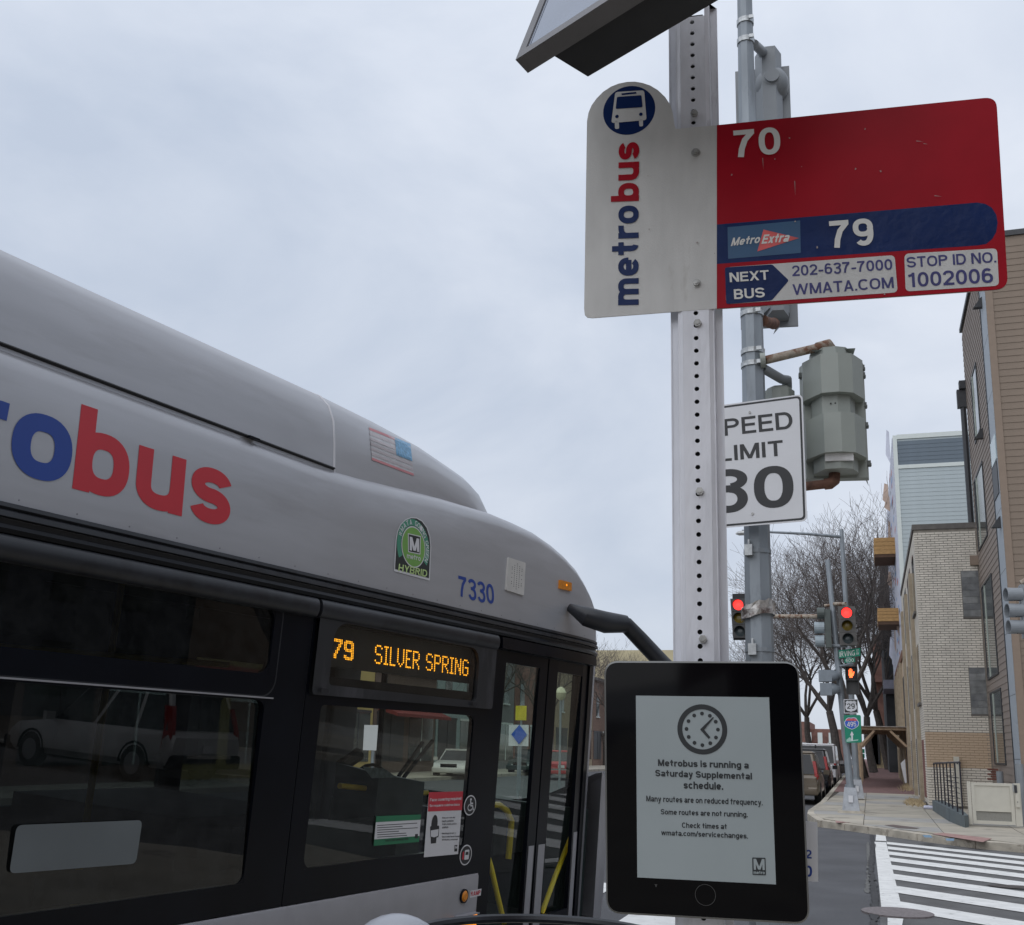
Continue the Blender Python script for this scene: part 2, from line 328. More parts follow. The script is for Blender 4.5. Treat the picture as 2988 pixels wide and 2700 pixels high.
# ------------------------------------------------------------------ lettering: a grotesque alphabet drawn as strokes
def _ell(cx, cy, rx, ry, a0, a1, n=0, e=2.35):
    n = n or max(4, int(abs(a1 - a0) / 9)); o = []
    for k in range(n + 1):
        a = math.radians(a0 + (a1 - a0) * k / n); c, s = math.cos(a), math.sin(a)
        o.append((cx + rx * math.copysign(abs(c) ** (2 / e), c), cy + ry * math.copysign(abs(s) ** (2 / e), s)))
    return o
def _glyph(ch, w):
    h = w / 2; X = .74; W = .6 + w * .25; C = .70 + w * .3; D = .60 + w * .2
    E = _ell
    def O_(Wd, H, y=0): return E(Wd / 2, y + H / 2, Wd / 2 - h, H / 2 - h, 0, 360)
    def S_(Wd, H, y=0):
        r = (H / 2 - h) / 2; a = E(Wd / 2, y + H * .75 - h / 2, Wd / 2 - h, r, 12, 262, e=2.1); b = E(Wd / 2, y + H * .25 + h / 2, Wd / 2 - h, r, 82, -168, e=2.1)
        return [a + b]
    def arch(x, Wd): return E(x + Wd / 2, X - (X * .42), Wd / 2 - h, X * .42 - h, 180, 0) + [(x + Wd - h, 0)]
    lo = {
        'o': ([O_(W, X)], W), 'b': ([[(h, 0), (h, 1)], O_(W, X)], W), 'p': ([[(h, -.27), (h, X)], O_(W, X)], W), 'd': ([[(W - h, 0), (W - h, 1)], O_(W, X)], W), 'q': ([[(W - h, -.27), (W - h, X)], O_(W, X)], W),
        'g': ([[(W - h, X)] + E(W / 2, 0, W / 2 - h, .27 - h, 0, -160), O_(W, X)], W),
        'e': ([E(W / 2, X / 2, W / 2 - h, X / 2 - h, 0, 322), [(h * .7, X / 2 - h * .1), (W - h * .9, X / 2 - h * .1)]], W),
        'c': ([E(W / 2, X / 2, W / 2 - h, X / 2 - h, 38, 322)], W * .96),
        'a': ([E(W / 2, X * .68, W / 2 - h, X * .32 - h, 165, 0) + [(W - h, 0)], E(W * .44, X * .29, W * .44 - h, X * .29 - h, 0, 360)], W),
        's': (S_(W * .94, X), W * .94),
        't': ([[(.13 + h, .97), (.13 + h, h * 3)] + E(.13 + h + .14, h * 3, .14, h * 2, 180, 262), [(0, X - h), (.36 + h, X - h)]], .40 + h),
        'r': ([[(h, 0), (h, X)], E(.40, X - .34, .40 - h, .34 - h, 180, 80)], .44),
        'm': ([[(h, 0), (h, X)], arch(0, W * .88), arch(W * .88 - w, W * .88)], W * 1.76 - w),
        'n': ([[(h, 0), (h, X)], arch(0, W)], W), 'h': ([[(h, 0), (h, 1)], arch(0, W)], W),
        'u': ([[(W - h, 0), (W - h, X)], [(h, X)] + E(W / 2, X * .42, W / 2 - h, X * .42 - h, 180, 360)], W),
        'i': ([[(h, 0), (h, X)], [(h, 1 - w), (h, 1)]], w), 'l': ([[(h, 0), (h, 1)]], w),
        'y': ([[(h, X), (W * .48, .04)], [(W - h, X), (W * .42, -.14), (W * .3, -.24), (W * .1, -.25)]], W), 'v': ([[(h, X), (W / 2, 0)], [(W - h, X), (W / 2, 0)]], W),
        'w': ([[(h, X), (.24, 0)], [(.46, X), (.24, 0)], [(.46, X), (.70, 0)], [(.94 - h, X), (.70, 0)]], .94), 'k': ([[(h, 0), (h, 1)], [(W - h, X), (h, X * .35)], [(W * .35, X * .55), (W - h, 0)]], W),
        'x': ([[(h, X), (W - h, 0)], [(W - h, X), (h, 0)]], W), '8': ([E(D / 2, .745, D / 2 - h * 1.2, .255 - h, 0, 360), E(D / 2, .275, D / 2 - h, .275 - h, 0, 360)], D), 'f': ([[(.12 + h, 0), (.12 + h, .8)] + E(.12 + h + .16, .8, .16, .2 - h, 180, 90), [(0, X - h), (.36 + h, X - h)]], .40 + h), 'q_': ([], 0),
        '.': ([[(h, 0), (h, w)]], w), ',': ([[(h, 0), (h, w)], [(h * 1.2, w * .3), (h * .4, -w * .8)]], w), '-': ([[(0, .36), (.4, .36)]], .4), '/': ([[(0, -.02), (.36, 1.02)]], .36), ' ': ([], .22),
        '0': ([O_(D, 1)], D), 'O': ([O_(C * 1.1, 1)], C * 1.1), 'C': ([E(C * .55, .5, C * .55 - h, .5 - h, 42, 318)], C * 1.02), 'G': ([E(C * .55, .5, C * .55 - h, .5 - h, 42, 320), [(C * 1.05 - h, 0.02), (C * 1.05 - h, .5)], [(C * .6, .5 - h), (C * 1.05, .5 - h)]], C * 1.05),
        '1': ([[(.34, 0), (.34, 1)], [(.06, .78), (.30, .84), (.34, .97)]], .34 + h + .06), '7': ([[(0, 1 - h), (D - .02, 1 - h)], [(D - h, 1 - w * .6), (D * .52, .62), (D * .36, .3), (D * .3, 0)]], D),
        '2': ([E(D / 2, .68, D / 2 - h, .32 - h, 172, -28) + [(D * .42, .30), (h * 1.3, .02 + h)], [(0, h), (D, h)]], D),
        '3': ([E(D / 2, .74, D / 2 - h, .26 - h, 165, -80, e=2.1), E(D / 2, .27, D / 2 - h, .27 + h * .35 - h * .3 - .03, 84, -165, e=2.1), [(D * .34, .52), (D * .56, .52)]], D),
        '6': ([E(D / 2, .33, D / 2 - h, .33 - h, 0, 360), E(D / 2, .5, D / 2 - h, .5 - h, 48, 205)], D), '9': ([E(D / 2, .67, D / 2 - h, .33 - h, 0, 360), E(D / 2, .5, D / 2 - h, .5 - h, 25, -132)], D),
        '4': ([[(D * .74, 0), (D * .74, 1)], [(D * .70, 1 - h * .3), (h * .6, .30)], [(0, .30), (D, .30)]], D), '5': ([[(D - .03, 1 - h), (h, 1 - h)], [(h * 1.1, 1 - h), (h * .9, .46)], E(D / 2, .32, D / 2 - h, .32 - h, 140, -155)], D),
        'S': (S_(C, 1), C), 'D': ([[(h, 0), (h, 1)], [(h, 1 - h), (C * .5, 1 - h)] + E(C * .5, .5, C * .52 - h, .5 - h, 90, -90, e=2.1) + [(h, h)]], C * 1.02),
        'P': ([[(h, 0), (h, 1)], [(h, 1 - h), (C * .5, 1 - h)] + E(C * .5, .72, C * .44 - h, .28 - h, 90, -90, e=2.1) + [(h, .44 + h)]], C * .94), 'E': ([[(h, 0), (h, 1)], [(h, 1 - h), (C * .88, 1 - h)], [(h, h), (C * .88, h)], [(h, .52), (C * .82, .52)]], C * .88),
        'F': ([[(h, 0), (h, 1)], [(h, 1 - h), (C * .85, 1 - h)], [(h, .5), (C * .78, .5)]], C * .85), 'L': ([[(h, 0), (h, 1)], [(h, h), (C * .82, h)]], C * .82), 'I': ([[(h, 0), (h, 1)]], w), 'T': ([[(C * .46, 0), (C * .46, 1)], [(0, 1 - h), (C * .92, 1 - h)]], C * .92),
        'R': ([[(h, 0), (h, 1)], [(h, 1 - h), (C * .5, 1 - h)] + E(C * .5, .74, C * .44 - h, .26 - h, 90, -90, e=2.1) + [(h, .48 + h)], [(C * .5, .5), (C - h, 0)]], C), 'B': ([[(h, 0), (h, 1)], [(h, 1 - h), (C * .5, 1 - h)] + E(C * .5, .75 - h / 2 + .01, C * .42 - h, .25 - h / 2, 90, -90, e=2.1) + [(h, .51)], [(h, .52), (C * .5, .52)] + E(C * .5, .26 + h / 2 - .01, C * .47 - h, .26 - h / 2, 90, -90, e=2.1) + [(h, h)]], C * .98),
        'N': ([[(h, 0), (h, 1)], [(C - h, 0), (C - h, 1)], [(h * 1.2, 1), (C - h * 1.2, 0)]], C), 'M': ([[(h, 0), (h, 1)], [(C * 1.2 - h, 0), (C * 1.2 - h, 1)], [(h * 1.2, 1), (C * .6, 0.03)], [(C * 1.2 - h * 1.2, 1), (C * .6, 0.03)]], C * 1.2),
        'V': ([[(h, 1), (C * .5, 0)], [(C - h, 1), (C * .5, 0)]], C), 'A': ([[(h, 0), (C * .5, 1)], [(C - h, 0), (C * .5, 1)], [(C * .22, .29), (C * .78, .29)]], C), 'W': ([[(h, 1), (.34, 0)], [(.62, 1), (.34, 0)], [(.62, 1), (.90, 0)], [(1.24 - h, 1), (.90, 0)]], 1.24), 'X': ([[(h, 1), (C - h, 0)], [(C - h, 1), (h, 0)]], C), 'Y': ([[(h, 1), (C / 2, .42)], [(C - h, 1), (C / 2, .42)], [(C / 2, .45), (C / 2, 0)]], C),
        'U': ([[(h, 1)] + E(C / 2, .36, C / 2 - h, .36 - h, 180, 360) + [(C - h, 1)]], C), 'H': ([[(h, 0), (h, 1)], [(C - h, 0), (C - h, 1)], [(h, .5), (C - h, .5)]], C), 'K': ([[(h, 0), (h, 1)], [(C - h, 1), (h, .38)], [(C * .4, .6), (C - h, 0)]], C)}
    return lo.get(ch, ([], .3))
_tc = {}
def glyphs(s, bold, space=1.0):
    w = .12 + bold * 3.2; key = (s, bold, space)
    if key in _tc: return _tc[key]
    g = G(); x = 0; lay = 0
    for ch in s:
        paths, adv = _glyph(ch, w)
        for P in paths:
            P = [V(p) for p in P]; P = [p for i, p in enumerate(P) if i == 0 or (p - P[i - 1]).length > 1e-5]; n = len(P)
            closed = (P[0] - P[-1]).length < 1e-4; A = []; B = []
            for i, p in enumerate(P):
                a = P[i - 1] if i > 0 else (P[-2] if closed else p); b = P[i + 1] if i < n - 1 else (P[1] if closed else p)
                d1 = (p - a).normalized() if (p - a).length > 0 else None; d2 = (b - p).normalized() if (b - p).length > 0 else None
                d1 = d1 or d2; d2 = d2 or d1; t = (d1 + d2).normalized(); nn = V((-t.y, t.x)); k = w / 2 / max(.45, nn.dot(V((-d1.y, d1.x))))
                if len(P) == 2 and abs(P[0].x - P[1].x) > .12 and abs(P[0].y - P[1].y) > .2:   # diagonals end level
                    k2 = w / 2 * 1.0 / abs(t.y); A.append((p.x - k2 * .98, p.y)); B.append((p.x + k2 * .98, p.y)); continue
                A.append((p.x + nn.x * k, p.y + nn.y * k)); B.append((p.x - nn.x * k, p.y - nn.y * k))
            g.add([(a[0] + x, a[1], lay) for a in A] + [(b[0] + x, b[1], lay) for b in B], [(i, i + 1, n + i + 1, n + i) for i in range(n - 1)]); lay += 1
        lay = lay % 12; x += adv + (.145 - w * .25) * space
    xs = [v.x for v in g.v]; ys = [v.y for v in g.v]
    _tc[key] = (g, min(xs), max(xs), min(ys), max(ys)); return _tc[key]
def textq(s, tl, bl, br, z=.0006, bold=.022, res=3, dz=.00005, space=1.0):
    """word fitted into the parallelogram tl, bl, br (2d points of a frame)"""
    g, x0, x1, y0, y1 = glyphs(s, bold, space); o = G(); tl, bl, br = V(tl[:2]), V(bl[:2]), V(br[:2])
    U = (br - bl) / (x1 - x0); W = (tl - bl) / (y1 - y0)
    o.add([(*(bl + U * (v.x - x0) + W * (v.y - y0)), z + v.z * dz) for v in g.v], g.f); return o

# ================================================================== GROUND AND STREETS
def gz(y): return .15 + max(0.0, y - 25) * .010          # the far pavement climbs gently northwards
g = G(); g.sheet([(-300, -200), (300, -200), (300, 500), (-300, 500)], 0); struct('road', g, M_asph)
# worn strip under the crossing of the side street
g = G(); g.sheet([(0.0, 9.2), (9, 4), (30, -6), (30, 2), (2.6, 21.6), (.05, 24.4)], .004); struct('road_worn_strip', g, M_asph2)
BD = V((.77, -.64)).normalized()                           # run of the crossing bars
BY = [21.99, 20.86, 19.76, 18.6, 17.33, 16.02, 14.55, 13.0]
bars = thing('crosswalk', (.2, 17, .004), 'ladder crosswalk of white bars over the side street', 'crosswalk')
g = G(); g.sheet([(-.02, 22.2), (.19, 22.2), (.24, 12.4), (.03, 12.4)], .008); part('edge_line', g, M_paint, bars)
g = G(); g.sheet([(0.02, 24.3), (.2, 24.2), (.2, 22.5), (.0, 22.5)], .008); part('edge_line', g, M_paint, bars)
for i, y in enumerate(BY):
    hw = .30 + .012 * i; a = V((.2, y)); b = a + BD * 4.4
    nn = V((0, hw)); g = G(); g.sheet([a - nn, b - nn, b + nn, a + nn], .012); part('stripe', g, M_paint, bars)
g = G(); c = gnd(2619, 2667); g.cyl((c.x, c.y), .36, .0, .02, 28); mh = part('manhole_cover', g, mat('cast iron', (.2, .175, .175), .7, .1, var=.2, vs=30, bump=.5, bs=25)); tag(mh, 'round iron manhole cover at the near end of the crosswalk', 'manhole')
g = G(); g.sheet([gnd(*KG(850, 1412)), gnd(*KG(985, 1420)), gnd(*KG(970, 1500)), gnd(*KG(850, 1500))], .012); struct('road_mark', g, M_paint)
def crack(pts, w, m, z=.0145):
    random.seed(int(abs(pts[0][0]) * 1000)); P = []
    for a_, b_ in zip(pts, pts[1:]):
        n_ = max(2, int((V(b_) - V(a_)).length / .12)); P += [V(a_).lerp(V(b_), t / n_) + V((random.gauss(0, w * .12), random.gauss(0, w * .2))) for t in range(n_)]
    P.append(V(pts[-1])); g = G(); Lr, Rr = [], []
    for i, p in enumerate(P):
        d = (P[min(i + 1, len(P) - 1)] - P[max(i - 1, 0)]).normalized(); n_ = V((-d.y, d.x)) * w * random.uniform(.3, .7); Lr.append((p + n_).to_3d() + V((0, 0, z))); Rr.append((p - n_).to_3d() + V((0, 0, z)))
    k = len(P); g.add(Lr + Rr, [(i, i + 1, k + i + 1, k + i) for i in range(k - 1)]); return struct('road_seam', g, m)
M_tar = mat('tar seam', (.035, .035, .037), .7, var=.3, vs=9); M_grit = mat('pale grit', (.135, .135, .13), .95, var=.3, vs=20)
crack([(-.07, 24.0), (-.05, 21), (-.08, 17), (-.03, 13), (-.06, 11)], .07, M_tar); crack([(-.14, 22), (-.11, 18), (-.12, 14)], .05, M_grit, .006)
g = G(); g.disc((1.75, 15.6), .42, .0152, 14, .2); struct('oil_stain', g, mat('oil stain', (.07, .06, .055), .6, var=.4, vs=7))
# crossing of the main street, seen under the tablet and through the bus door
cw = thing('crosswalk', (-9, 12, .004), 'ladder crosswalk of white bars across the main street beyond the bus', 'crosswalk')
for k in range(15):
    x = -2.35 - k * 1.15; g = G(); g.sheet([(x, 10.3), (x + .55, 10.3), (x + .55, 13.3), (x, 13.3)], .008); part('stripe', g, M_paint, cw)
g = G(); g.sheet([(-20, 9.4), (-1.9, 9.4), (-1.9, 9.7), (-20, 9.7)], .008); part('stop_line', g, M_paint, cw)
g = G(); g.sheet([(-9.1, 15), (-8.95, 15), (-8.95, 120), (-9.1, 120)], .008); struct('centre_line', g, mat('yellow road paint', (.55, .4, .08), .8))

# far corner pavement with kerb
kb = [gnd(*KG(x, y)) for x, y in ((2330, 895), (2016, 850), (1600, 812), (1100, 745), (800, 700), (480, 655), (250, 625), (165, 570))]
kerb = [(12, 13.6), (6, 18.4)] + [(p.x, p.y) for p in kb[1:]] + [(-1.62, 29.5), (-1.5, 34)]
def strip(name, pts, m, top=None, w=.16):
    g = G(); n = len(pts)
    nrm = []
    for i, p in enumerate(pts):
        a = V(pts[max(i - 1, 0)]); b = V(pts[min(i + 1, n - 1)]); d = (b - a).normalized(); nrm.append(V((d.y, -d.x)))
    for i in range(n - 1):
        for j in (i,):
            p, q = V(pts[i]), V(pts[i + 1]); a, b = nrm[i] * w, nrm[i + 1] * w
            s = .985 if (q - p).length > .3 else 1
            q2 = p + (q - p) * s; h = (.15 if top is None else top(p.y))
            g.hexa([(p.x, p.y, -.05), (q2.x, q2.y, -.05), ((q2 + b).x, (q2 + b).y, -.05), ((p + a).x, (p + a).y, -.05), (p.x, p.y, h - .012), (q2.x, q2.y, (top(q.y) if top else .15) - .012), ((q2 + b).x, (q2 + b).y, (top(q.y) if top else .15)), ((p + a).x, (p + a).y, h)])
    return struct(name, g, m)
dense = []
for i in range(len(kerb) - 1):
    a, b = V(kerb[i]), V(kerb[i + 1]); m_ = max(1, int((b - a).length / 1.1))
    dense += [tuple(a.lerp(b, t / m_)) for t in range(m_)]
dense += [(-1.5, y) for y in range(34, 200, 2)]
strip('kerb', dense, M_kerb, gz)
# the corner pavement: concrete flags cut to the kerb line, then brick beyond the canopy
inner = []
for i, p in enumerate(kerb):
    a = V(kerb[max(i - 1, 0)]); b = V(kerb[min(i + 1, len(kerb) - 1)]); d = (b - a).normalized(); inner.append(V(p) + V((d.y, -d.x)) * .163)
def clip(poly, a, b):
    out = []; e = b - a
    side = lambda p: (V(p) - a).x * e.y - (V(p) - a).y * e.x
    for i in range(len(poly)):
        p, q = poly[i - 1], poly[i]; sp, sq = side(p), side(q)
        if sp * sq < 0: t = sp / (sp - sq); out.append(tuple(V(p).lerp(V(q), t)))
        if sq >= 0: out.append(q)
    return out
base = G(); bl = [(p.x, p.y) for p in inner] + [(-1.34, 41), (40, 41), (40, -20)]
base.add([(p[0], p[1], gz(p[1]) - .02) for p in bl[:-2]] + [(40, 41, gz(41) - .02), (40, 13, .13)], [tuple(range(len(bl)))])
pave = struct('pavement', base, mat('pavement joints', (.12, .105, .09), .95, var=.2))
random.seed(3)
ys = [13.5 + k * 1.45 for k in range(20)]; xs = [-1.75 + k * 1.52 for k in range(14)]
for y in ys:
    if y > 41: break
    for x in xs:
        cell = [(x + .008, y + .008), (x + 1.512, y + .008), (x + 1.512, min(y + 1.442, 41)), (x + .008, min(y + 1.442, 41))]
        for k in range(len(inner) - 1):
            if cell: cell = clip(cell, inner[k], inner[k + 1])
        if len(cell) < 3: continue
        g = G(); n = len(cell); dz = random.uniform(-.003, .003)
        g.add([(p[0], p[1], gz(p[1]) - .05) for p in cell] + [(p[0], p[1], gz(p[1]) + dz) for p in cell],
              [tuple(range(n))[::-1], tuple(range(n, 2 * n))] + [(i, (i + 1) % n, n + (i + 1) % n, n + i) for i in range(n)])
        part('paving_slab', g, M_walk if random.random() < .7 else mat('newer concrete', (.36, .35, .33), .9, var=.12, vs=1.5, bump=.3, dirt=(.24, .23, .21), ds=1.2, dthr=.55), pave)
g = G(); g.add([(-1.34, 41, gz(41)), (1.6, 41, gz(41)), (1.6, 130, gz(130)), (-1.34, 130, gz(130))], [(0, 1, 2, 3)]); struct('brick_pavement', g, M_brickwalk)
g = G(); g.add([(1.6, 41, gz(41) - .01), (60, 41, gz(41) - .01), (60, 200, gz(200)), (1.6, 200, gz(200))], [(0, 1, 2, 3)]); struct('yard', g, M_walk)
def pad(pts, m, z=.157, nm='painted_mark'):
    g = G(); g.add([(gnd(*KG(x, y), z).x + .1, gnd(*KG(x, y), z).y + .62, z) for x, y in pts], [tuple(range(len(pts)))]); return struct(nm, g, m)
pad([(1195, 702), (1290, 690), (1722, 742), (1640, 775)], mat('faded red ramp', (.36, .22, .2), .9, var=.25, vs=6), nm='ramp_pad')
pad([(350, 575), (500, 572), (520, 598), (360, 602)], mat('faded red ramp', (.36, .22, .2)), nm='ramp_pad')
pad([(1110, 712), (1180, 712), (1200, 735), (1130, 733)], mat('blue chalk', (.16, .26, .36), .9, var=.3, vs=20), nm='paint_patch')
pad([(1310, 742), (1390, 742), (1385, 765), (1320, 762)], mat('blue chalk', (.16, .26, .36)), nm='paint_patch')
pad([(780, 622), (860, 618), (1090, 648), (1060, 656), (900, 648)], mat('grate rust', (.13, .1, .09), .8, var=.3, vs=30), nm='gutter_stain')
# near pavement, where the photographer and the bus stop stand
g = G(); g.prism([(-1.5, -80), (30, -80), (30, -4), (5.5, 6.2), (3, 8.2), (.5, 9), (-.7, 8.8), (-1.35, 7.6), (-1.5, 6)], -.02, .15); struct('near_pavement', g, M_walk)
g = G(); g.prism([(-1.66, -80), (-1.51, -80), (-1.51, 6), (-1.66, 6)], -.02, .152); struct('near_kerb', g, M_kerb)

# ================================================================== BUS STOP POST
SU = -ray(-12500, 1815)                                     # the signs' horizontal, right-hand end slightly nearer
SU = V((SU.x, SU.y, 0)).normalized()
def zline(px, py, D): P = dist(px, py, D); return P
PP = dist(2036, 1350, 1.93)
post = thing('bus_stop_post', (PP.x, PP.y, .15), 'white steel bus stop post with a column of round holes between flag and tablet', 'post')
FP = Fr(SU, V((0, 0, 1)), V((PP.x, PP.y, 0)))               # origin at ground level, face plane of the post
zt = FP.at(2060, 3)[1]; zb = .15
hx, hr, pitch = .0, .0046, .0254
z0h = FP.at(*K5(1050, 352))[1] % pitch
g = G(); cw_ = .0245; nh = int((zt - zb) / pitch) - 1; zs = zb + (z0h - zb) % pitch
TH = .003
for k in range(nh):                                          # face plate with every hole cut through
    zc = zs + k * pitch + pitch * .0; K = 12
    if zc + pitch / 2 > zt: break
    circ = [(hr * math.cos(2 * PI * (j + .5) / K), zc + hr * math.sin(2 * PI * (j + .5) / K)) for j in range(K)]
    def sq(j):
        a = 2 * PI * (j + .5) / K; c_, s_ = math.cos(a), math.sin(a); m_ = max(abs(c_) / cw_, abs(s_) / (pitch / 2)); return (c_ / m_, zc + s_ / m_)
    squ = [sq(j) for j in range(K)]
    for zf, rev in ((0, 0), (-TH, 1)):
        g.add([(p[0], p[1], zf) for p in circ] + [(p[0], p[1], zf) for p in squ], [(j, K + j, K + (j + 1) % K, (j + 1) % K) for j in range(K)])
        for ax, az in ((1, 1), (-1, 1), (-1, -1), (1, -1)):
            a0 = math.atan2(az * pitch / 2, ax * cw_); ks = sorted(range(K), key=lambda j: abs((math.atan2(squ[j][1] - zc, squ[j][0]) - a0 + PI) % (2 * PI) - PI))[:2]
            g.add([(squ[ks[0]][0], squ[ks[0]][1], zf), (ax * cw_, zc + az * pitch / 2, zf), (squ[ks[1]][0], squ[ks[1]][1], zf)], [(0, 1, 2)])
    g.add([(p[0], p[1], 0) for p in circ] + [(p[0], p[1], -TH) for p in circ], [(j, (j + 1) % K, K + (j + 1) % K, K + j) for j in range(K)])
part('face_plate', g, M_post, post, FP.M)
# webs and flanges of the hat section
def profile(pts, z0, z1): g = G(); g.loft([[(p[0], z0, p[1]) for p in pts], [(p[0], z1, p[1]) for p in pts]]); return g
wl = [(-.0246, 0), (-.031, -.003), (-.0335, -.026), (-.049, -.0275), (-.049, -.0305), (-.036, -.029), (-.034, -.004), (-.0246, -.003)]
part('left_web', profile(wl, zb, zt), M_post, post, FP.M); part('right_web', profile([(-a, b) for a, b in wl], zb, zt), M_post, post, FP.M)
g = G(); g.box((-.021, zb, -.016), (.021, zt - .02, -.014)); part('dark_backing', g, M_hole, post, FP.M)  # black strip added behind the holes so that they read dark
part('left_lip', profile([(-.0495, -.026), (-.047, -.026), (-.047, -.034), (-.0495, -.034)], zb, zt), M_post, post, FP.M)
part('right_lip', profile([(.047, -.026), (.0495, -.026), (.0495, -.034), (.047, -.034)], zb, zt), M_post, post, FP.M)
def bolt(px, py, fr_, par, r=.0085, washer=True, h=.007, n0=0.0):
    c = fr_.at(px, py, n0); g = G(); g.cyl(c, r, n0 + .001, n0 + h, 6)
    g.cyl(c, r * .55, n0 + h, n0 + h + .002, 8)
    if washer: g.cyl(c, r * 1.45, n0 + .0002, n0 + .0012, 18)
    return part('bolt', g, M_bolt, par, fr_.M, smooth=False)
for q in (K5(1050, 610), K5(1067, 1722), K7(323, 1333), KF(1384, 1259)): bolt(*q, FP, post, .0075, washer=False)

# ================================================================== ROUTE FLAG
PS = dist(2030, 640, 1.93); SW = (ray(1927, -14700)); FS = Fr(SU, SW, FP.pt(0, FP.at(2030, 640)[1], .0035))
s6 = lambda x, y: FS.at(*K6(x, y))
sign = thing('bus_stop_sign', FS.pt(0, 0), 'white, red and blue metrobus route flag bolted to the perforated post', 'sign')
Z = lambda k: .0025 + .00045 * k
cL = s6(215, 190); rad = .5 * (s6(408, 190) - s6(22, 190)).x
arc = []
for k in range(26):
    a = math.radians(196 - k * 7.6); arc.append((cL.x + rad * math.cos(a) * .985, s6(212, 62)[1] - rad + rad * math.sin(a)))
arc = [p for p in arc if p[1] > s6(420, 278)[1] + .0]
outl = [tuple(s6(8, 1100)), tuple(s6(11, 1128)), tuple(s6(22, 1139)), tuple(s6(45, 1142)), tuple(s6(613, 1099)), tuple(s6(613, 263)), tuple(s6(426, 280)), tuple(s6(420, 262)), tuple(s6(412, 205))]
arcp = [tuple(s6(*p)) for p in ((400, 168), (378, 135), (345, 103), (310, 82), (275, 70), (240, 64), (205, 65), (165, 73), (130, 87), (95, 110), (65, 140), (42, 172), (28, 205), (21, 245))]
plate = outl + arcp
g = G(); g.prism(plate, 0, .0028); part('white_plate', g, M_signw, sign, FS.M)
redp = roundquad([s6(613.5, 262.5), s6(1888, 133), s6(1942, 1008), s6(613.5, 1098.5)], [0, .022, .022, 0])
g = G(); g.prism(redp, 0, .0028); part('red_plate', g, M_red, sign, FS.M)
# pale edge of the sheet
ce = V((sum(p[0] for p in redp) / len(redp), sum(p[1] for p in redp) / len(redp)))
g = G(); out2 = [tuple(ce + (V(p) - ce) * 1.0035) for p in redp]; g.prism(out2, -.0016, -.0002); part('sheet_edge', g, M_signw, sign, FS.M)
bb = [s6(613.5, 716), s6(1800, 616)] + [s6(*p) for p in ((1838, 622), (1868, 640), (1888, 672), (1894, 708), (1888, 750), (1870, 782), (1842, 805), (1800, 812))] + [s6(613.5, 896)]
g = G(); g.sheet(bb, Z(1)); part('blue_band', g, M_blue, sign, FS.M)
def sheet_q(name, pts, m, z, r=0, par=sign, fr_=FS, f=s6):
    q = [f(*p) for p in pts]; q = roundquad(q, r, 5) if r else q
    g = G(); g.sheet(q, z); return part(name, g, m, par, fr_.M)
def word(s, tl, bl, br, m, par=sign, fr_=FS, f=s6, z=None, **kw):
    return part('lettering', textq(s, f(*tl), f(*bl), f(*br), z=Z(3) if z is None else z, **kw), m, par, fr_.M)
sheet_q('sticker', [(662, 729), (993, 698), (996, 846), (665, 873)], M_stick, Z(2), .001)
sheet_q('sticker_arrow', [(826, 740), (988, 779), (798, 840)], M_pink, Z(3))
word('Metro', (688, 778), (677, 816), (806, 802), M_white, z=Z(4), bold=.024)
word('Extra', (829, 764), (816, 806), (938, 796), M_white, z=Z(4), bold=.028)
sheet_q('white_label', [(652, 912), (1424, 856), (1438, 1026), (655, 1080)], M_signw, Z(2), .009)
sheet_q('blue_arrow', [(650, 913), (866, 899), (942, 972), (864, 1063), (656, 1080)], M_blue, Z(3), .004)
sheet_q('white_label', [(1468, 850), (1891, 825), (1900, 996), (1474, 1022)], M_signw, Z(2), .009)
word('70', (688, 290), (694, 414), (906, 396), M_white, z=Z(4), bold=.018, res=8)
word('79', (1124, 703), (1134, 827), (1332, 812), M_white, z=Z(4), bold=.018, res=8)
word('NEXT', (670, 938), (673, 981), (852, 969), M_white, z=Z(5), bold=.018)
word('BUS', (690, 1013), (693, 1059), (833, 1050), M_white, z=Z(5), bold=.018)
word('202-637-7000', (955, 905), (958, 956), (1415, 926), M_navy, bold=.014)
word('WMATA.COM', (957, 990), (960, 1039), (1421, 1006), M_navy, bold=.013)
word('STOP ID NO.', (1477, 866), (1480, 914), (1888, 890), M_navy, bold=.014)
word('1002006', (1484, 938), (1488, 1004), (1874, 982), M_navy, bold=.014, res=5)
word('metro', (134, 1086), (257, 1083), (257, 629), M_blue, z=Z(3), bold=.024, res=8)
word('bus', (130, 614), (258, 609), (260, 340), M_red, z=Z(3), bold=.027, res=8)
# round bus pictogram
cen = s6(213, 195); rx = (s6(332, 195) - s6(94, 195)).x / 2; ry = (s6(213, 84) - s6(213, 306)).y / 2
g = G(); g.disc(cen, rx, Z(1), 48, ry); part('roundel', g, M_blue, sign, FS.M)
sheet_q('pictogram', [(150, 112), (282, 104), (293, 240), (132, 254)], M_signw, Z(2), .006)
sheet_q('pictogram', [(147, 245), (166, 245), (168, 280), (149, 281)], M_signw, Z(2), .003)
sheet_q('pictogram', [(258, 238), (276, 237), (277, 268), (260, 270)], M_signw, Z(2), .003)
sheet_q('pictogram_window', [(158, 135), (270, 127), (275, 182), (152, 190)], M_blue, Z(3), .003)
sheet_q('pictogram_window', [(178, 119), (245, 112), (248, 120), (180, 127)], M_blue, Z(3), .001)
for p in ((158, 224), (267, 214)):
    g = G(); g.disc(s6(*p), .0037, Z(3), 16); part('pictogram_lamp', g, M_blue, sign, FS.M)
for p in ((517, 385), (520, 983)): bolt(*K6(*p), FS, sign, .0062, n0=.0028)
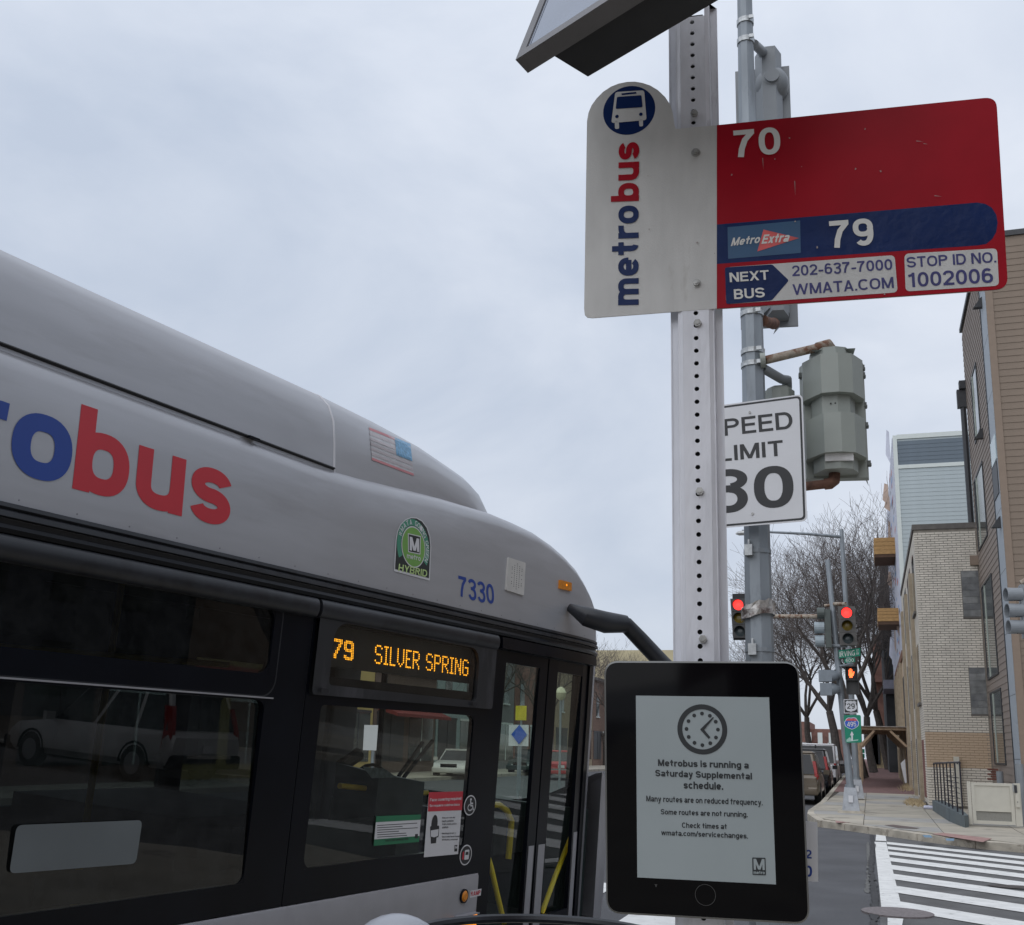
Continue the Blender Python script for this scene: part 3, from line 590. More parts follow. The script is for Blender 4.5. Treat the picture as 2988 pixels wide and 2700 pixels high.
# chips and scars in the sheeting
random.seed(11)
for (x, y, r) in ((681, 492, 6), (1288, 284, 5), (1246, 465, 5), (1360, 476, 6), (945, 325, 6), (1070, 822, 7), (1378, 1036, 6), (1000, 455, 3), (300, 497, 3), (305, 740, 5), (525, 800, 7), (603, 850, 3), (970, 705, 5), (878, 420, 4)):
    c = s6(x, y); g = G(); k = 7; rr = r * .0004
    g.sheet([(c.x + rr * random.uniform(.3, 1) * math.cos(2 * PI * j / k), c.y + rr * random.uniform(.5, 1.2) * math.sin(2 * PI * j / k)) for j in range(k)], Z(6))
    part('chip', g, mat('scraped sheeting', (.34, .3, .29), .7), sign, FS.M)
for x0, y0, x1, y1 in ((1522, 338, 1556, 342), (1555, 350, 1576, 353), (1605, 588, 1640, 591), (822, 415, 826, 470), (968, 520, 971, 590)):
    a, b = s6(x0, y0), s6(x1, y1); d = (b - a).normalized(); p = V((-d.y, d.x)) * .0005; g = G(); g.sheet([a - p, b, a + p * 1.5], Z(6)); part('scratch', g, mat('scraped sheeting', (.34, .3, .29)), sign, FS.M)

# ================================================================== TABLET
TW = ray(1674, -13400); FT = Fr(SU, TW, FP.pt(0, FP.at(2060, 2300)[1], .075))
t8 = lambda x, y: FT.at(*K8(x, y))
tab = thing('display_tablet', FT.pt(0, 0), 'black framed e-ink bus schedule display clamped to the white post', 'display')
oq = [t8(1352, 176), t8(137, 170), t8(147, 1747), t8(1424, 1817)]
oq = [t8(133, 168), t8(1353, 173), t8(1424, 1822), t8(146, 1750)]
g = G(); ro = roundquad(oq, .026, 8); ri = roundquad([t8(145, 180), t8(1343, 184), t8(1412, 1808), t8(157, 1738)], .022, 8)
n = len(ro); g.add([(p[0], p[1], -.03) for p in ro] + [(p[0], p[1], -.004) for p in ro] + [(p[0], p[1], 0) for p in ri] + [(p[0], p[1], -.003) for p in ri],
      [tuple(range(n))[::-1]] + [(k * n + i, k * n + (i + 1) % n, (k + 1) * n + (i + 1) % n, (k + 1) * n + i) for k in range(3) for i in range(n)])
part('case', g, M_rim, tab, FT.M, smooth=True)
g = G(); g.sheet(ri, -.0015); part('bezel', g, M_bezel, tab, FT.M)
g = G(); g.sheet([t8(342, 1524), t8(1210, 1568), t8(1167, 397), t8(333, 386)], -.0008); scr = part('screen', g, M_eink, tab, FT.M)
tz = -.0002
tcn = t8(748, 597); rt = (t8(904, 597) - t8(592, 597)).x / 2
g = G(); g.ring(tcn, rt * .8, rt, tz, 56); part('clock_ring', g, M_einkt, tab, FT.M)
for k in range(12):
    a = k * PI / 6; g = G(); g.disc((tcn.x + rt * .63 * math.cos(a), tcn.y + rt * .63 * math.sin(a)), rt * .077, tz, 14); part('clock_dot', g, M_einkt, tab, FT.M)
for pts in (((736, 597), (760, 600), (822, 524), (815, 520)), ((735, 598), (752, 590), (799, 646), (789, 658))):
    g = G(); g.sheet([t8(*p) for p in pts], tz + .00012 * len(pts) * (pts[0][0] - 734)); part('clock_hand', g, M_einkt, tab, FT.M)
def twd(s, tl, bl, br, b=.019, m=M_einkt): return part('lettering', textq(s, t8(*tl), t8(*bl), t8(*br), z=tz, bold=b, dz=.00003), m, tab, FT.M)
twd('Metrobus is running a', (471, 785), (472, 838), (1040, 854), .027)
twd('Saturday Supplemental', (454, 850), (455, 905), (1061, 926), .027)
twd('schedule.', (631, 922), (632, 968), (880, 976), .027)
twd('Many routes are on reduced frequency.', (398, 1012), (398, 1060), (1127, 1086))
twd('Some routes are not running.', (489, 1096), (489, 1138), (1033, 1156))
twd('Check times at', (621, 1180), (621, 1213), (902, 1222))
twd('wmata.com/servicechanges.', (492, 1226), (492, 1268), (1035, 1290))
g = G(); g.sheet(roundquad([t8(1061, 1399), t8(1144, 1401), t8(1147, 1511), t8(1063, 1508)], .0015), tz); part('logo_plate', g, M_einkt, tab, FT.M)
part('lettering', textq('M', t8(1069, 1407), t8(1071, 1476), t8(1140, 1478), z=tz + .0001, bold=.02), M_eink, tab, FT.M)
part('lettering', textq('metro', t8(1069, 1482), t8(1070, 1502), t8(1140, 1504), z=tz + .0001, bold=.03), M_eink, tab, FT.M)
g = G(); g.ring(t8(768, 1634), .0160, .0167, -.0008, 40); part('button_ring', g, mat('dim grey print', (.055, .055, .055), .5), tab, FT.M)
part('lettering', textq('T', t8(450, 1567), t8(451, 1582), t8(468, 1583), z=-.0007, bold=.05), mat('dim grey print', (.055, .055, .055)), tab, FT.M)
g = G(); c = FT.at(2060, 2300); g.box((-.045, c.y - .05, -.073), (.045, c.y + .05, -.031)); part('mount', g, M_dark, tab, FT.M)

# small white stop notice behind the tablet
FN = Fr(SU, V((0, 0, 1)), FP.pt(0, 1.2, -.04)); t9 = lambda x, y: FN.at(*K8(x, y))
nb = thing('notice_plate', FN.pt(0, FN.at(*K8(1440, 1350))[1]), 'small white notice with blue figures half hidden behind the tablet', 'sign')
g = G(); g.prism([t9(1180, 1530), t9(1474, 1552), t9(1469, 1178), t9(1176, 1160)], -.002, 0); part('plate', g, M_swhite, nb, FN.M)
part('lettering', textq('2', t9(1394, 1350), t9(1395, 1404), t9(1433, 1406), z=.0005, bold=.02), M_busblue, nb, FN.M)
part('lettering', textq('0', t9(1388, 1448), t9(1388, 1518), t9(1436, 1521), z=.0005, bold=.02), M_busblue, nb, FN.M)

# ================================================================== SOLAR PANEL
SA = -ray(-1477, 2110); SA.z = 0; SA.normalize(); SH = V((SA.y, -SA.x, 0)); th = math.radians(70)
SB = -SH * math.cos(th) + V((0, 0, 1)) * math.sin(th)
FB = Fr(SA, SB, dist(1504, 175, 1.72)); 
if FB.n.dot(EYE - FB.P) < 0: FB.n = -FB.n
sp = thing('solar_panel', FB.pt(.3, 0), 'framed solar panel with a black battery box tilted over the bus stop post', 'solar panel')
g = G(); Wd, Hg, fw, dp = .62, .46, .02, .034
for a, b in (((0, 0), (Wd, fw)), ((0, Hg - fw), (Wd, Hg)), ((0, fw), (fw, Hg - fw)), ((Wd - fw, fw), (Wd, Hg - fw))): g.box((a[0], a[1], -dp), (b[0], b[1], 0))
part('frame', g, M_panelf, sp, FB.M)
g = G(); g.sheet([(fw, fw), (Wd - fw, fw), (Wd - fw, Hg - fw), (fw, Hg - fw)], -.003); part('cells', g, M_pglass, sp, FB.M)
g = G(); g.sheet([(0.001, .001), (Wd - .001, .001), (Wd - .001, Hg - .001), (.001, Hg - .001)], -dp + .002); part('back_sheet', g, M_panelf, sp, FB.M)
for x in (.014, ): g = G(); g.box((fw + .004, fw + .004, -.0025), (fw + .0065, Hg - fw, -.0022)); part('busbar', g, M_pglass, sp, FB.M)
g = G(); g.hexa([(.094, .0, -.1), (Wd - .03, .0, -.1), (Wd - .03, .30, -.1), (.094, .30, -.1), (.064, .006, -dp), (Wd - .02, .006, -dp), (Wd - .02, .34, -dp), (.064, .34, -dp)])
part('battery_box', g, M_bbox, sp, FB.M)

# ================================================================== NEAR SIGNAL POLE
def octo(c, r, n=8, a0=PI / 8): return [(c[0] + r * math.cos(a0 + 2 * PI * k / n), c[1] + r * math.sin(a0 + 2 * PI * k / n)) for k in range(n)]
PD = 6.45
pa, pb = dist(2217, 1911, PD), dist(2172, -40, PD)
ztop = pb.z; zlow = .15
ax = (pb - pa) / (pb.z - pa.z)
def pole_at(z): return pa + ax * (z - pa.z)
def prad(z): t = (z - pa.z) / (pb.z - pa.z); return .083 + (.049 - .083) * t
P0_ = pole_at(.15)
np_ = thing('signal_pole', (P0_.x, P0_.y, .15), 'tall tapered grey signal pole standing behind the bus stop flag', 'pole')
g = G(); rings = []
for z in (.15, 1.5, 2.6, 3.5, 4.6, ztop): c = pole_at(z); rings.append([(p[0], p[1], z) for p in octo(c, prad(z), 8, .25)])
g.loft(rings); part('shaft', g, M_pole, np_, smooth=False)
def zpole(px, py): return dist(px, py, PD).z
for py, h in ((66, .035), (122, .035), (919, .03), (1030, .03), (1068, .03)):
    z = zpole(2190, py); c = pole_at(z); g = G(); g.loft([[(p[0], p[1], z + dz) for p in octo(c, prad(z) + .006 + .001 * (dz > 0), 14)] for dz in (-h / 2, 0, h / 2)]); part('steel_band', g, M_band, np_)
    g = G(); q = c + V((.03, -prad(z) - .012, 0)); g.box((q.x, q.y, z - .012), (q.x + .03, q.y + .012, z + .012)); part('band_clip', g, M_band, np_)
for py, dxp in ((1612, -.055), (1898, -.045)):
    z = zpole(2200, py); c = pole_at(z); g = G(); g.box((c.x + dxp - .01, c.y - prad(z) - .035, z - .035), (c.x + dxp + .035, c.y - prad(z) + .03, z + .03)); g.box((c.x + dxp + .01, c.y - prad(z) - .03, z + .03), (c.x + dxp + .02, c.y - prad(z), z + .06))
    part('bracket', g, M_band, np_)
    g = G(); g.loft([[(p[0], p[1], z + dz) for p in octo(c, prad(z) + .004, 14)] for dz in (-.012, .012)]); part('strap', g, M_pole, np_)
# torn foil wrapped round the pole
z = zpole(2200, 1788); c = pole_at(z); g = G(); rings = []; random.seed(4)
for j, dz in enumerate((-.03, -.005, .02, .045)):
    rings.append([(c.x + (prad(z) + .012 + random.uniform(0, .012)) * math.cos(a), c.y + (prad(z) + .012 + random.uniform(0, .012)) * math.sin(a), z + dz + .022 * math.cos(a + .6) + random.uniform(-.012, .012)) for a in [2 * PI * k / 22 for k in range(22)]])
g.loft(rings, cap0=False, cap1=False); part('torn_wrap', g, mat('crumpled foil', (.5, .48, .46), .4, .5, var=.4, vs=30, dirt=(.15, .11, .1), ds=14, dthr=.5), np_)

# ---- signals of the near pole, seen from behind
SGU = V((1, .06, 0)).normalized()
# large signal beyond the pole at the top
Dn = 6.95; FQ = Fr(SU, V((ax.x, ax.y, 1)), dist(2235, 500, Dn)); q5 = lambda x, y: FQ.at(*K5(x, y)); q7 = lambda x, y: FQ.at(*K7(x, y))
s1 = thing('traffic_signal', FQ.pt(0, q7(800, 230)[1]), 'bluish grey traffic signal seen from behind above and below the bus flag', 'traffic signal')
a, b = q5(1266, 368), q5(1556, 372); zb_ = q7(900, 222)[1]
g = G(); g.box((a.x, zb_, -.05), (b.x, a.y, -.03)); part('backplate', g, M_sig2, s1, FQ.M)
x0, x1 = q5(1372, 350).x, q5(1512, 350).x; zt_ = q5(1400, 312)[1]
def hexbody(x0, x1, y0, y1, z0, z1, ch): # chamfered box bulging towards the viewer
    w = x1 - x0; return [(x0, z0), (x0, z0 + (z1 - z0) * .35), (x0 + w * ch, z1), (x1 - w * ch, z1), (x1, z0 + (z1 - z0) * .35), (x1, z0)], y0, y1
def addhex(g, x0, x1, y0, y1, z0, z1, ch=.25, taper=0.0):
    p, a_, b_ = hexbody(x0, x1, y0, y1, z0, z1, ch); g.loft([[(q[0], a_, q[1]) for q in p], [(q[0], b_, q[1]) for q in p]])
g = G(); addhex(g, x0, x1, zb_ + .07, zt_, -.03, .13); part('housing', g, M_sig2, s1, FQ.M)
H3 = (zt_ - zb_) / 3
for k in range(3):
    cy_ = zt_ - H3 * (k + .36); cx_ = (x0 + x1) / 2 + .02
    g = G(); rr = [(.118, -.02), (.115, .06), (.1, .1), (.07, .128), (.052, .136)]
    g.loft([[(cx_ + r * math.cos(t), cy_ + r * math.sin(t), z) for t in [2 * PI * j / 24 for j in range(24)]] for r, z in rr]); g.cyl((cx_, cy_), .05, .136, .155, 20)
    part('lens_bowl', g, M_sig2, s1, FQ.M, smooth=True)
c1 = q7(905, 205); g = G(); addhex(g, q7(765, 200).x, q7(915, 200).x, q7(800, 190)[1], q7(800, 60)[1], -.03, .16); part('bottom_box', g, M_sig2, s1, FQ.M)
def pipe(pts, r, m, par, nm='pipe_arm'): g = G(); g.tube(pts, r, 12); return part(nm, g, m, par, smooth=True)
pt = lambda x, y, D: dist(x, y, D)
pipe([pt(*K5(1368, 235), 6.5), pt(*K5(1410, 275), 6.8), pt(*K5(1420, 300), 6.9), pt(*K5(1422, 322), 6.95)], [.03, .033, .036, .03], M_sig2, s1)
pipe([pt(*K7(742, 195), 6.5), pt(*K7(790, 212), 6.7), pt(*K7(815, 215), 6.85)], [.036, .034, .04], M_rustd, s1, 'elbow')
g = G(); vv = [pt(*K7(812, 285), 6.9), pt(*K7(858, 232), 6.9), pt(*K7(835, 225), 6.92)]; g.add(vv + [v + V((0, .006, 0)) for v in vv], [(0, 1, 2), (3, 5, 4), (0, 1, 4, 3), (1, 2, 5, 4), (2, 0, 3, 5)]); part('bent_fin', g, M_sig2, s1)

# greenish signal to the right of the speed sign
Dn = 6.7; FR_ = Fr(V((1, .12, 0)), V((ax.x, ax.y, 1)), dist(2440, 1210, Dn)); r7 = lambda x, y: FR_.at(*K7(x, y))
s2 = thing('traffic_signal', FR_.pt(0, r7(1220, 1235)[1]), 'greenish grey traffic signal seen from behind, right of the speed limit sign', 'traffic signal')
def sec(g, xl, xr, yt, yb, z0, z1, ch=.27, yt2=None):
    L_, R_ = r7(xl, (yt + yb) / 2).x, r7(xr, (yt + yb) / 2).x; T, B = r7((xl + xr) / 2, yt)[1], r7((xl + xr) / 2, yb)[1]; w = R_ - L_
    p = [(L_, z0), (L_, z0 + (z1 - z0) * .3), (L_ + w * ch, z1 * .93), (L_ + w * .55, z1), (R_ - w * ch * .8, z1 * .85), (R_, z0 + (z1 - z0) * .3), (R_, z0)]
    g.loft([[(a_, B, c_) for a_, c_ in p], [(a_, T, c_) for a_, c_ in p]]); return g
part('rear_plate', sec(G(), 1002, 1440, 470, 1238, -.1, -.02, .05), M_sig, s2, FR_.M)
g = sec(G(), 1052, 1340, 430, 500, -.02, .17); L_, R_ = r7(1052, 430).x, r7(1340, 430).x
g.loft([[(L_ + (R_ - L_) * t, r7(1200, 430)[1] - .012, -.02), (L_ + (R_ - L_) * t, r7(1200, 405)[1] - .03 * abs(2 * t - 1) ** 2, .05), (L_ + (R_ - L_) * t, r7(1200, 430)[1] - .012, .15)] for t in [k / 8 for k in range(9)]])
part('top_cap', g, M_sig, s2, FR_.M)
part('housing_section', sec(G(), 1004, 1404, 488, 742, -.02, .22), M_sig, s2, FR_.M)
part('waist', sec(G(), 1066, 1352, 735, 880, -.02, .17, .2), M_sig, s2, FR_.M)
part('housing_section', sec(G(), 1026, 1420, 872, 1128, -.02, .22), M_sig, s2, FR_.M)
part('base_ring', sec(G(), 1080, 1372, 1118, 1222, -.02, .17, .2), M_sig, s2, FR_.M)
c = r7(1232, 1145); g = G(); g.box((c.x - .083, c.y - .03, .172), (c.x + .083, c.y + .028, .176)); g.box((c.x - .05, c.y - .025, .176), (c.x + .06, c.y + .02, .179)); part('paper_label', g, mat('white label', (.7, .7, .7), .6, var=.1, vs=30), s2, FR_.M)
for x, y in ((1408, 495), (1412, 545), (1422, 745), (1432, 878), (1450, 1133), (995, 548)):
    c = r7(x, y); g = G(); g.box((c.x - .012, c.y - .014, -.06), (c.x + .012, c.y + .014, -.02)); g.box((c.x - .005, c.y - .02, -.055), (c.x + .016, c.y - .002, -.025)); part('hinge', g, mat('grey hinge', (.12, .13, .125), .5), s2, FR_.M)
for x, y in ((1178, 802), (1207, 800)): c = r7(x, y); g = G(); g.box((c.x - .004, c.y - .004, .168), (c.x + .004, c.y + .004, .1705)); part('screw_hole', g, M_hole, s2, FR_.M)
for y0, y1, xr in ((560, 860, 1430), (900, 1180, 1452)):
    A, B_ = r7(xr - 12, y0), r7(xr + 4, y1); g = G(); g.loft([[(A.x - .04, A.y, -.1), (A.x, A.y, -.1), (A.x, A.y, -.13), (A.x - .04, A.y, -.13)], [(B_.x - .04, B_.y, -.1), (B_.x, B_.y, -.1), (B_.x, B_.y, -.17), (B_.x - .04, B_.y, -.17)]]); part('door_edge', g, M_sig, s2, FR_.M)
g = G(); A, B_, C_ = r7(1440, 1180), r7(1450, 1150), r7(1471, 1243); g.prism([A, C_, B_], -.2, -.195); part('visor_tip', g, M_sig, s2, FR_.M)
pe = pole_at(zpole(2190, 1048))
pipe([pt(*K7(725, 462), 6.4), pt(*K7(760, 458), 6.4)], [.05, .047], M_sig, s2, 'clamp_boss')
pipe([pt(*K7(755, 460), 6.42), pt(*K7(1120, 372), 6.6)], .027, M_rust, s2)
pipe([pt(*K7(1105, 376), 6.6), pt(*K7(1140, 366), 6.62), pt(*K7(1178, 356), 6.64), pt(*K7(1190, 372), 6.66), pt(*K7(1183, 408), 6.68)], [.034, .034, .036, .034, .034], M_rust, s2, 'elbow')
pipe([pt(*K7(735, 1330), 6.42), pt(*K7(1160, 1282), 6.62)], .028, M_rustd, s2)
pipe([pt(*K7(1150, 1283), 6.62), pt(*K7(1190, 1278), 6.62), pt(*K7(1215, 1260), 6.64), pt(*K7(1220, 1205), 6.66)], [.035, .036, .036, .034], M_rustd, s2, 'elbow')
# third signal, hidden behind the speed sign
s3 = thing('traffic_signal', dist(2275, 1500, 6.75), 'traffic signal mostly hidden behind the speed limit sign, only its rounded cap showing', 'traffic signal')
g = G(); sec(g, 748, 962, 668, 1180, -.04, .1); sec(g, 770, 935, 648, 668, -.02, .07); part('housing', g, M_sig, s3, Fr(V((1, .12, 0)), V((0, 0, 1)), dist(2440, 1210, 6.7)).M)
pipe([pt(*K7(742, 512), 6.45), pt(*K7(868, 585), 6.6), pt(*K7(900, 590), 6.64), pt(*K7(905, 645), 6.7)], [.03, .03, .034, .03], M_sig2, s3)

# ================================================================== SPEED LIMIT SIGN
VU = -ray(-4770, 2018); VU = V((VU.x, VU.y, 0)).normalized()
FV = Fr(VU, V((ax.x, ax.y, 1)), dist(2190, 1350, 6.24)); v7 = lambda x, y: FV.at(*K7(x, y))
vs_ = thing('speed_limit_sign', FV.pt(0, v7(680, 1550)[1]), 'white SPEED LIMIT 30 sign strapped to the pole, left edge behind the perforated post', 'sign')
oq = [v7(282, 1590), v7(1037, 1528), v7(1006, 684), v7(258, 785)]
g = G(); g.prism(roundquad(oq, .034, 6), -.002, 0); part('plate', g, M_swhite, vs_, FV.M)
def shrink(q, d): c = sum((V(p) for p in q), V((0, 0))) / 4; return [V(p) + (c - V(p)) * 0 + V((-d if (V(p) - c).x > 0 else d, -d if (V(p) - c).y > 0 else d)) for p in q]
o1, o2 = roundquad(shrink(oq, .009), .028, 6), roundquad(shrink(oq, .021), .02, 6)
g = G(); n = len(o1); g.add([(p[0], p[1], .0006) for p in o1 + o2], [(i, (i + 1) % n, n + (i + 1) % n, n + i) for i in range(n)]); part('border', g, M_black, vs_, FV.M)
part('lettering', textq('SPEED', v7(362, 866), v7(368, 976), v7(943, 912), z=.001, bold=.012, space=1.15, res=6), M_black, vs_, FV.M)
part('lettering', textq('LIMIT', v7(447, 1034), v7(452, 1134), v7(880, 1092), z=.001, bold=.014, space=1.15, res=4), M_black, vs_, FV.M)
part('lettering', textq('30', v7(390, 1192), v7(396, 1480), v7(952, 1450), z=.001, bold=.016, res=12), M_black, vs_, FV.M)
for p in ((656, 807), (674, 1480)): c = v7(*p); g = G(); g.cyl(c, .008, .0005, .006, 8); part('bolt', g, M_bolt, vs_, FV.M)

# ================================================================== FAR CORNER: POLES, SIGNALS, ROAD SIGNS
def base_pole(p_base, p_top, r0, r1, bw, bh, label, plinth=True, hz=.0):
    z0 = p_base.z; t = thing('signal_pole', p_base, label, 'pole'); ctr = p_base
    if plinth: g = G(); g.hexa([(ctr.x + a * bw * .78, ctr.y + b * bw * .78, z0 - .02) for a, b in ((-1, -1), (1, -1), (1, 1), (-1, 1))] + [(ctr.x + a * bw * .74, ctr.y + b * bw * .74, z0 + .05) for a, b in ((-1, -1), (1, -1), (1, 1), (-1, 1))]); part('plinth', g, M_kerb, t)
    g = G(); g.hexa([(ctr.x + a * bw / 2, ctr.y + b * bw / 2, z0 + .05) for a, b in ((-1, -1), (1, -1), (1, 1), (-1, 1))] + [(ctr.x + a * bw * .34 + .0, ctr.y + b * bw * .34, z0 + .05 + bh) for a, b in ((-1, -1), (1, -1), (1, 1), (-1, 1))]); part('base_box', g, mat('aluminium base', (.4, .42, .45), .55, .3, var=.12, vs=6, dirt=(.3, .32, .35), ds=8), t)
    g = G(); g.box((ctr.x - .05, ctr.y - bw / 2 - .012, z0 + .25), (ctr.x + .06, ctr.y - bw * .44 - .008, z0 + .42)); part('paper_sticker', g, M_swhite, t)
    g = G(); n = 12
    st = V((ctr.x, ctr.y, z0 + .05 + bh)); g.tube([st, st + V((0, 0, .06)), p_top], [r0 * 1.35, r0 * 1.3, r1], 10); g2 = G(); g2.tube([st + V((0, 0, .05)), p_top], [r0, r1], 12)
    part('shaft', g2, M_pole, t, smooth=False); g3 = G(); g3.cyl((st.x, st.y), r0 * 1.35, st.z, st.z + .07, 12); part('collar', g3, M_pole, t)
    return t
Y1 = 29.3; b1 = gnd(2484, 2371, gz(Y1)); Y1 = b1.y
t1 = atY(2415, 1634, Y1)
p1 = base_pole(b1, t1, .095, .065, .42, .56, 'nearer of the two grey poles on the far corner, carrying the route signs')
Y2 = gnd(2502, 2334, .25).y; b2 = gnd(2502, 2334, .25); t2 = atY(2455, 1545, Y2)
p2 = base_pole(b2, t2, .1, .07, .42, .56, 'taller second grey pole on the far corner, with the long street light arm', plinth=False)
pipe([atY(2455, 1567, Y2), atY(2350, 1558, Y2 - .6), atY(2165, 1549, Y2 - 1.2)], [.055, .045, .035], M_pole, p2, 'light_arm')
lc = atY(2167, 1557, Y2 - 1.25); g = G(); g.loft([[(lc.x + dx, lc.y + dy * w, lc.z + dz * h) for dy, dz in ((-1, 0), (-.6, .8), (.6, .8), (1, 0), (.5, -.6), (-.5, -.6))] for dx, w, h in ((-.22, .04, .03), (-.12, .13, .09), (.12, .13, .09), (.25, .04, .03))]); part('luminaire', g, mat('pale lamp housing', (.55, .56, .56), .5), p2)
def at1(px, py, y=None): return atY(px, py, y if y else Y1 - .35)
def three_light(label, cx_l, pxs, w, y, lit, par_box, face_m=M_sigb, back=True):
    """three-section head facing the viewer; pxs = pixel centres of the lenses"""
    cs = [atY(*p, y) for p in pxs]; s = (cs[0] - cs[2]).length / 2; t = thing('traffic_signal', cs[2] + V((0, 0, -s * .6)), label, 'traffic signal', 'red traffic signals of the far corner')
    up = (cs[0] - cs[2]).normalized(); sd_ = V((1, 0, 0)); M = Matrix((sd_, V((0, -1, 0)).cross(sd_) * -1, V((0, -1, 0)))).transposed().to_4x4(); M.translation = cs[1]
    M = Matrix(((1, up.x, 0, cs[1].x), (0, up.y, -1, cs[1].y), (0, up.z, 0, cs[1].z), (0, 0, 0, 1)))
    for k, dy in enumerate((s, 0, -s)):
        g = G(); g.box((-w / 2, dy - s * .49, -.22), (w / 2, dy + s * .49, 0)); h = part('lamp_section', g, face_m, t, M)
        R_ = s * .39; g = G(); g.loft([[(R_ * r * math.cos(a), dy + R_ * r * math.sin(a), z) for a in [2 * PI * j / 20 for j in range(20)]] for r, z in ((1, .001), (.7, .02), (.3, .03))]); m_ = (lit and k == 0 and M_redlit) or (k == 0 and M_tail) or (k == 1 and M_yoff) or M_goff
        o = part('lens', g, m_, h, M, smooth=True)
        g = G(); a0 = [math.radians(a) for a in range(-25, 206, 21)]; R2 = R_ * 1.12
        g.loft([[(R2 * math.cos(a), dy + R2 * math.sin(a), 0) for a in a0] + [((R2 - .008) * math.cos(a), dy + (R2 - .008) * math.sin(a), 0) for a in a0[::-1]], [(R2 * math.cos(a), dy + R2 * math.sin(a) - .02, .24 - .06 * abs(math.cos(a))) for a in a0] + [((R2 - .008) * math.cos(a), dy + (R2 - .008) * math.sin(a) - .02, .24 - .06 * abs(math.cos(a))) for a in a0[::-1]]]); part('visor', g, M_sigb, h, M)
    return t
three_light('lit red traffic signal on the far pole above the green Irving street sign', 0, ((2470.8, 1787.6), (2472.6, 1826), (2475.2, 1863.6)), .42, Y1 - .45, True, None, mat('signal face warm grey', (.1, .095, .09), .6, var=.1))
sL = three_light('lit red traffic signal hanging over the road just left of the near pole', 0, ((2153.5, 1766), (2157, 1804), (2159, 1843)), .42, Y1 + 1.0, True, None)
g = G(); a, b = atY(2137, 1733, Y1 + 1.1), atY(2182, 1868, Y1 + 1.1); g.box((a.x, a.y, b.z), (b.x, a.y + .02, a.z)); part('backplate', g, M_hole, sL)
ma = thing('mast_arm', b1 + V((0, 0, 4.9)), 'rust streaked pipe arm reaching left from the far pole to the hanging signal', 'mast arm')
pipe([atY(2432, 1799, Y1), atY(2256, 1799, Y1 + .5), atY(2180, 1797, Y1 + 1)], [.06, .055, .05], M_rust, ma, 'pipe')
pipe([atY(2430, 1763, Y1), atY(2468, 1763, Y1 - .3)], .05, M_rust, ma, 'pipe'); pipe([atY(2425, 1884, Y1), atY(2470, 1886, Y1 - .3)], .04, M_sig2, ma, 'pipe')
pipe([atY(2405, 1768, Y1), atY(2430, 1766, Y1)], .04, M_rust, ma, 'pipe')
# signal turned to the side street, left of pole
ss = thing('traffic_signal', atY(2415, 1890, Y1), 'dark traffic signal turned sideways with pale visors, left of the far pole', 'traffic signal')
def bx(px0, py0, px1, py1, y, d): a, b = atY(px0, py0, y), atY(px1, py1, y); return (a.x, y, b.z), (b.x, y + d, a.z)
g = G(); a, b = bx(2405, 1778, 2427, 1889, Y1 - .2, .35); g.box(a, b); part('housing', g, mat('dark olive housing', (.07, .085, .08), .5), ss)
for k, (px, py) in enumerate(((2396, 1790), (2388, 1832), (2391, 1871))):
    c = atY(px, py, Y1 - .1); R_ = .15; g = G(); e = atY(2406, py, Y1 - .1)
    g.loft([[(e.x, c.y + R_ * math.cos(a), c.z + R_ * math.sin(a)) for a in [2 * PI * j / 16 for j in range(16)]], [(c.x - .1, c.y + R_ * math.cos(a), c.z + R_ * math.sin(a)) for a in [2 * PI * j / 16 for j in range(16)]]], cap1=False); part('visor', g, mat('pale visor', (.28, .33, .36), .5) if k else mat('dark olive housing', (.07, .085, .08)), ss)
# sideways pedestrian signals
for lab, y0, y1 in (('upper grey pedestrian signal turned left on the far pole', 1955, 1989), ('lower grey pedestrian signal turned left on the far pole', 1993, 2029)):
    t = thing('pedestrian_signal', atY(2420, y1, Y1), lab, 'pedestrian signal'); a, b = bx(2388 + (y0 > 1990) * 4, y0, 2428, y1, Y1 - .35, .3)
    g = G(); g.box(a, b); part('housing', g, mat('blue grey housing', (.2, .23, .26), .5, var=.1), t)
    c = atY(2442, (y0 + y1) / 2, Y1 - .2); e = atY(2428, (y0 + y1) / 2, Y1 - .2); g = G(); g.tube([e, c, c + V((.08, 0, 0))], [.16, .12, .05], 12); part('rear_bowl', g, mat('blue grey housing', (.2, .23, .26)), t, smooth=True)
ped = thing('pedestrian_signal', atY(2486, 2026, Y1 - .3), 'pedestrian signal with a lit orange hand, above the route 29 shield', 'pedestrian signal')
YP = Y1 - .45
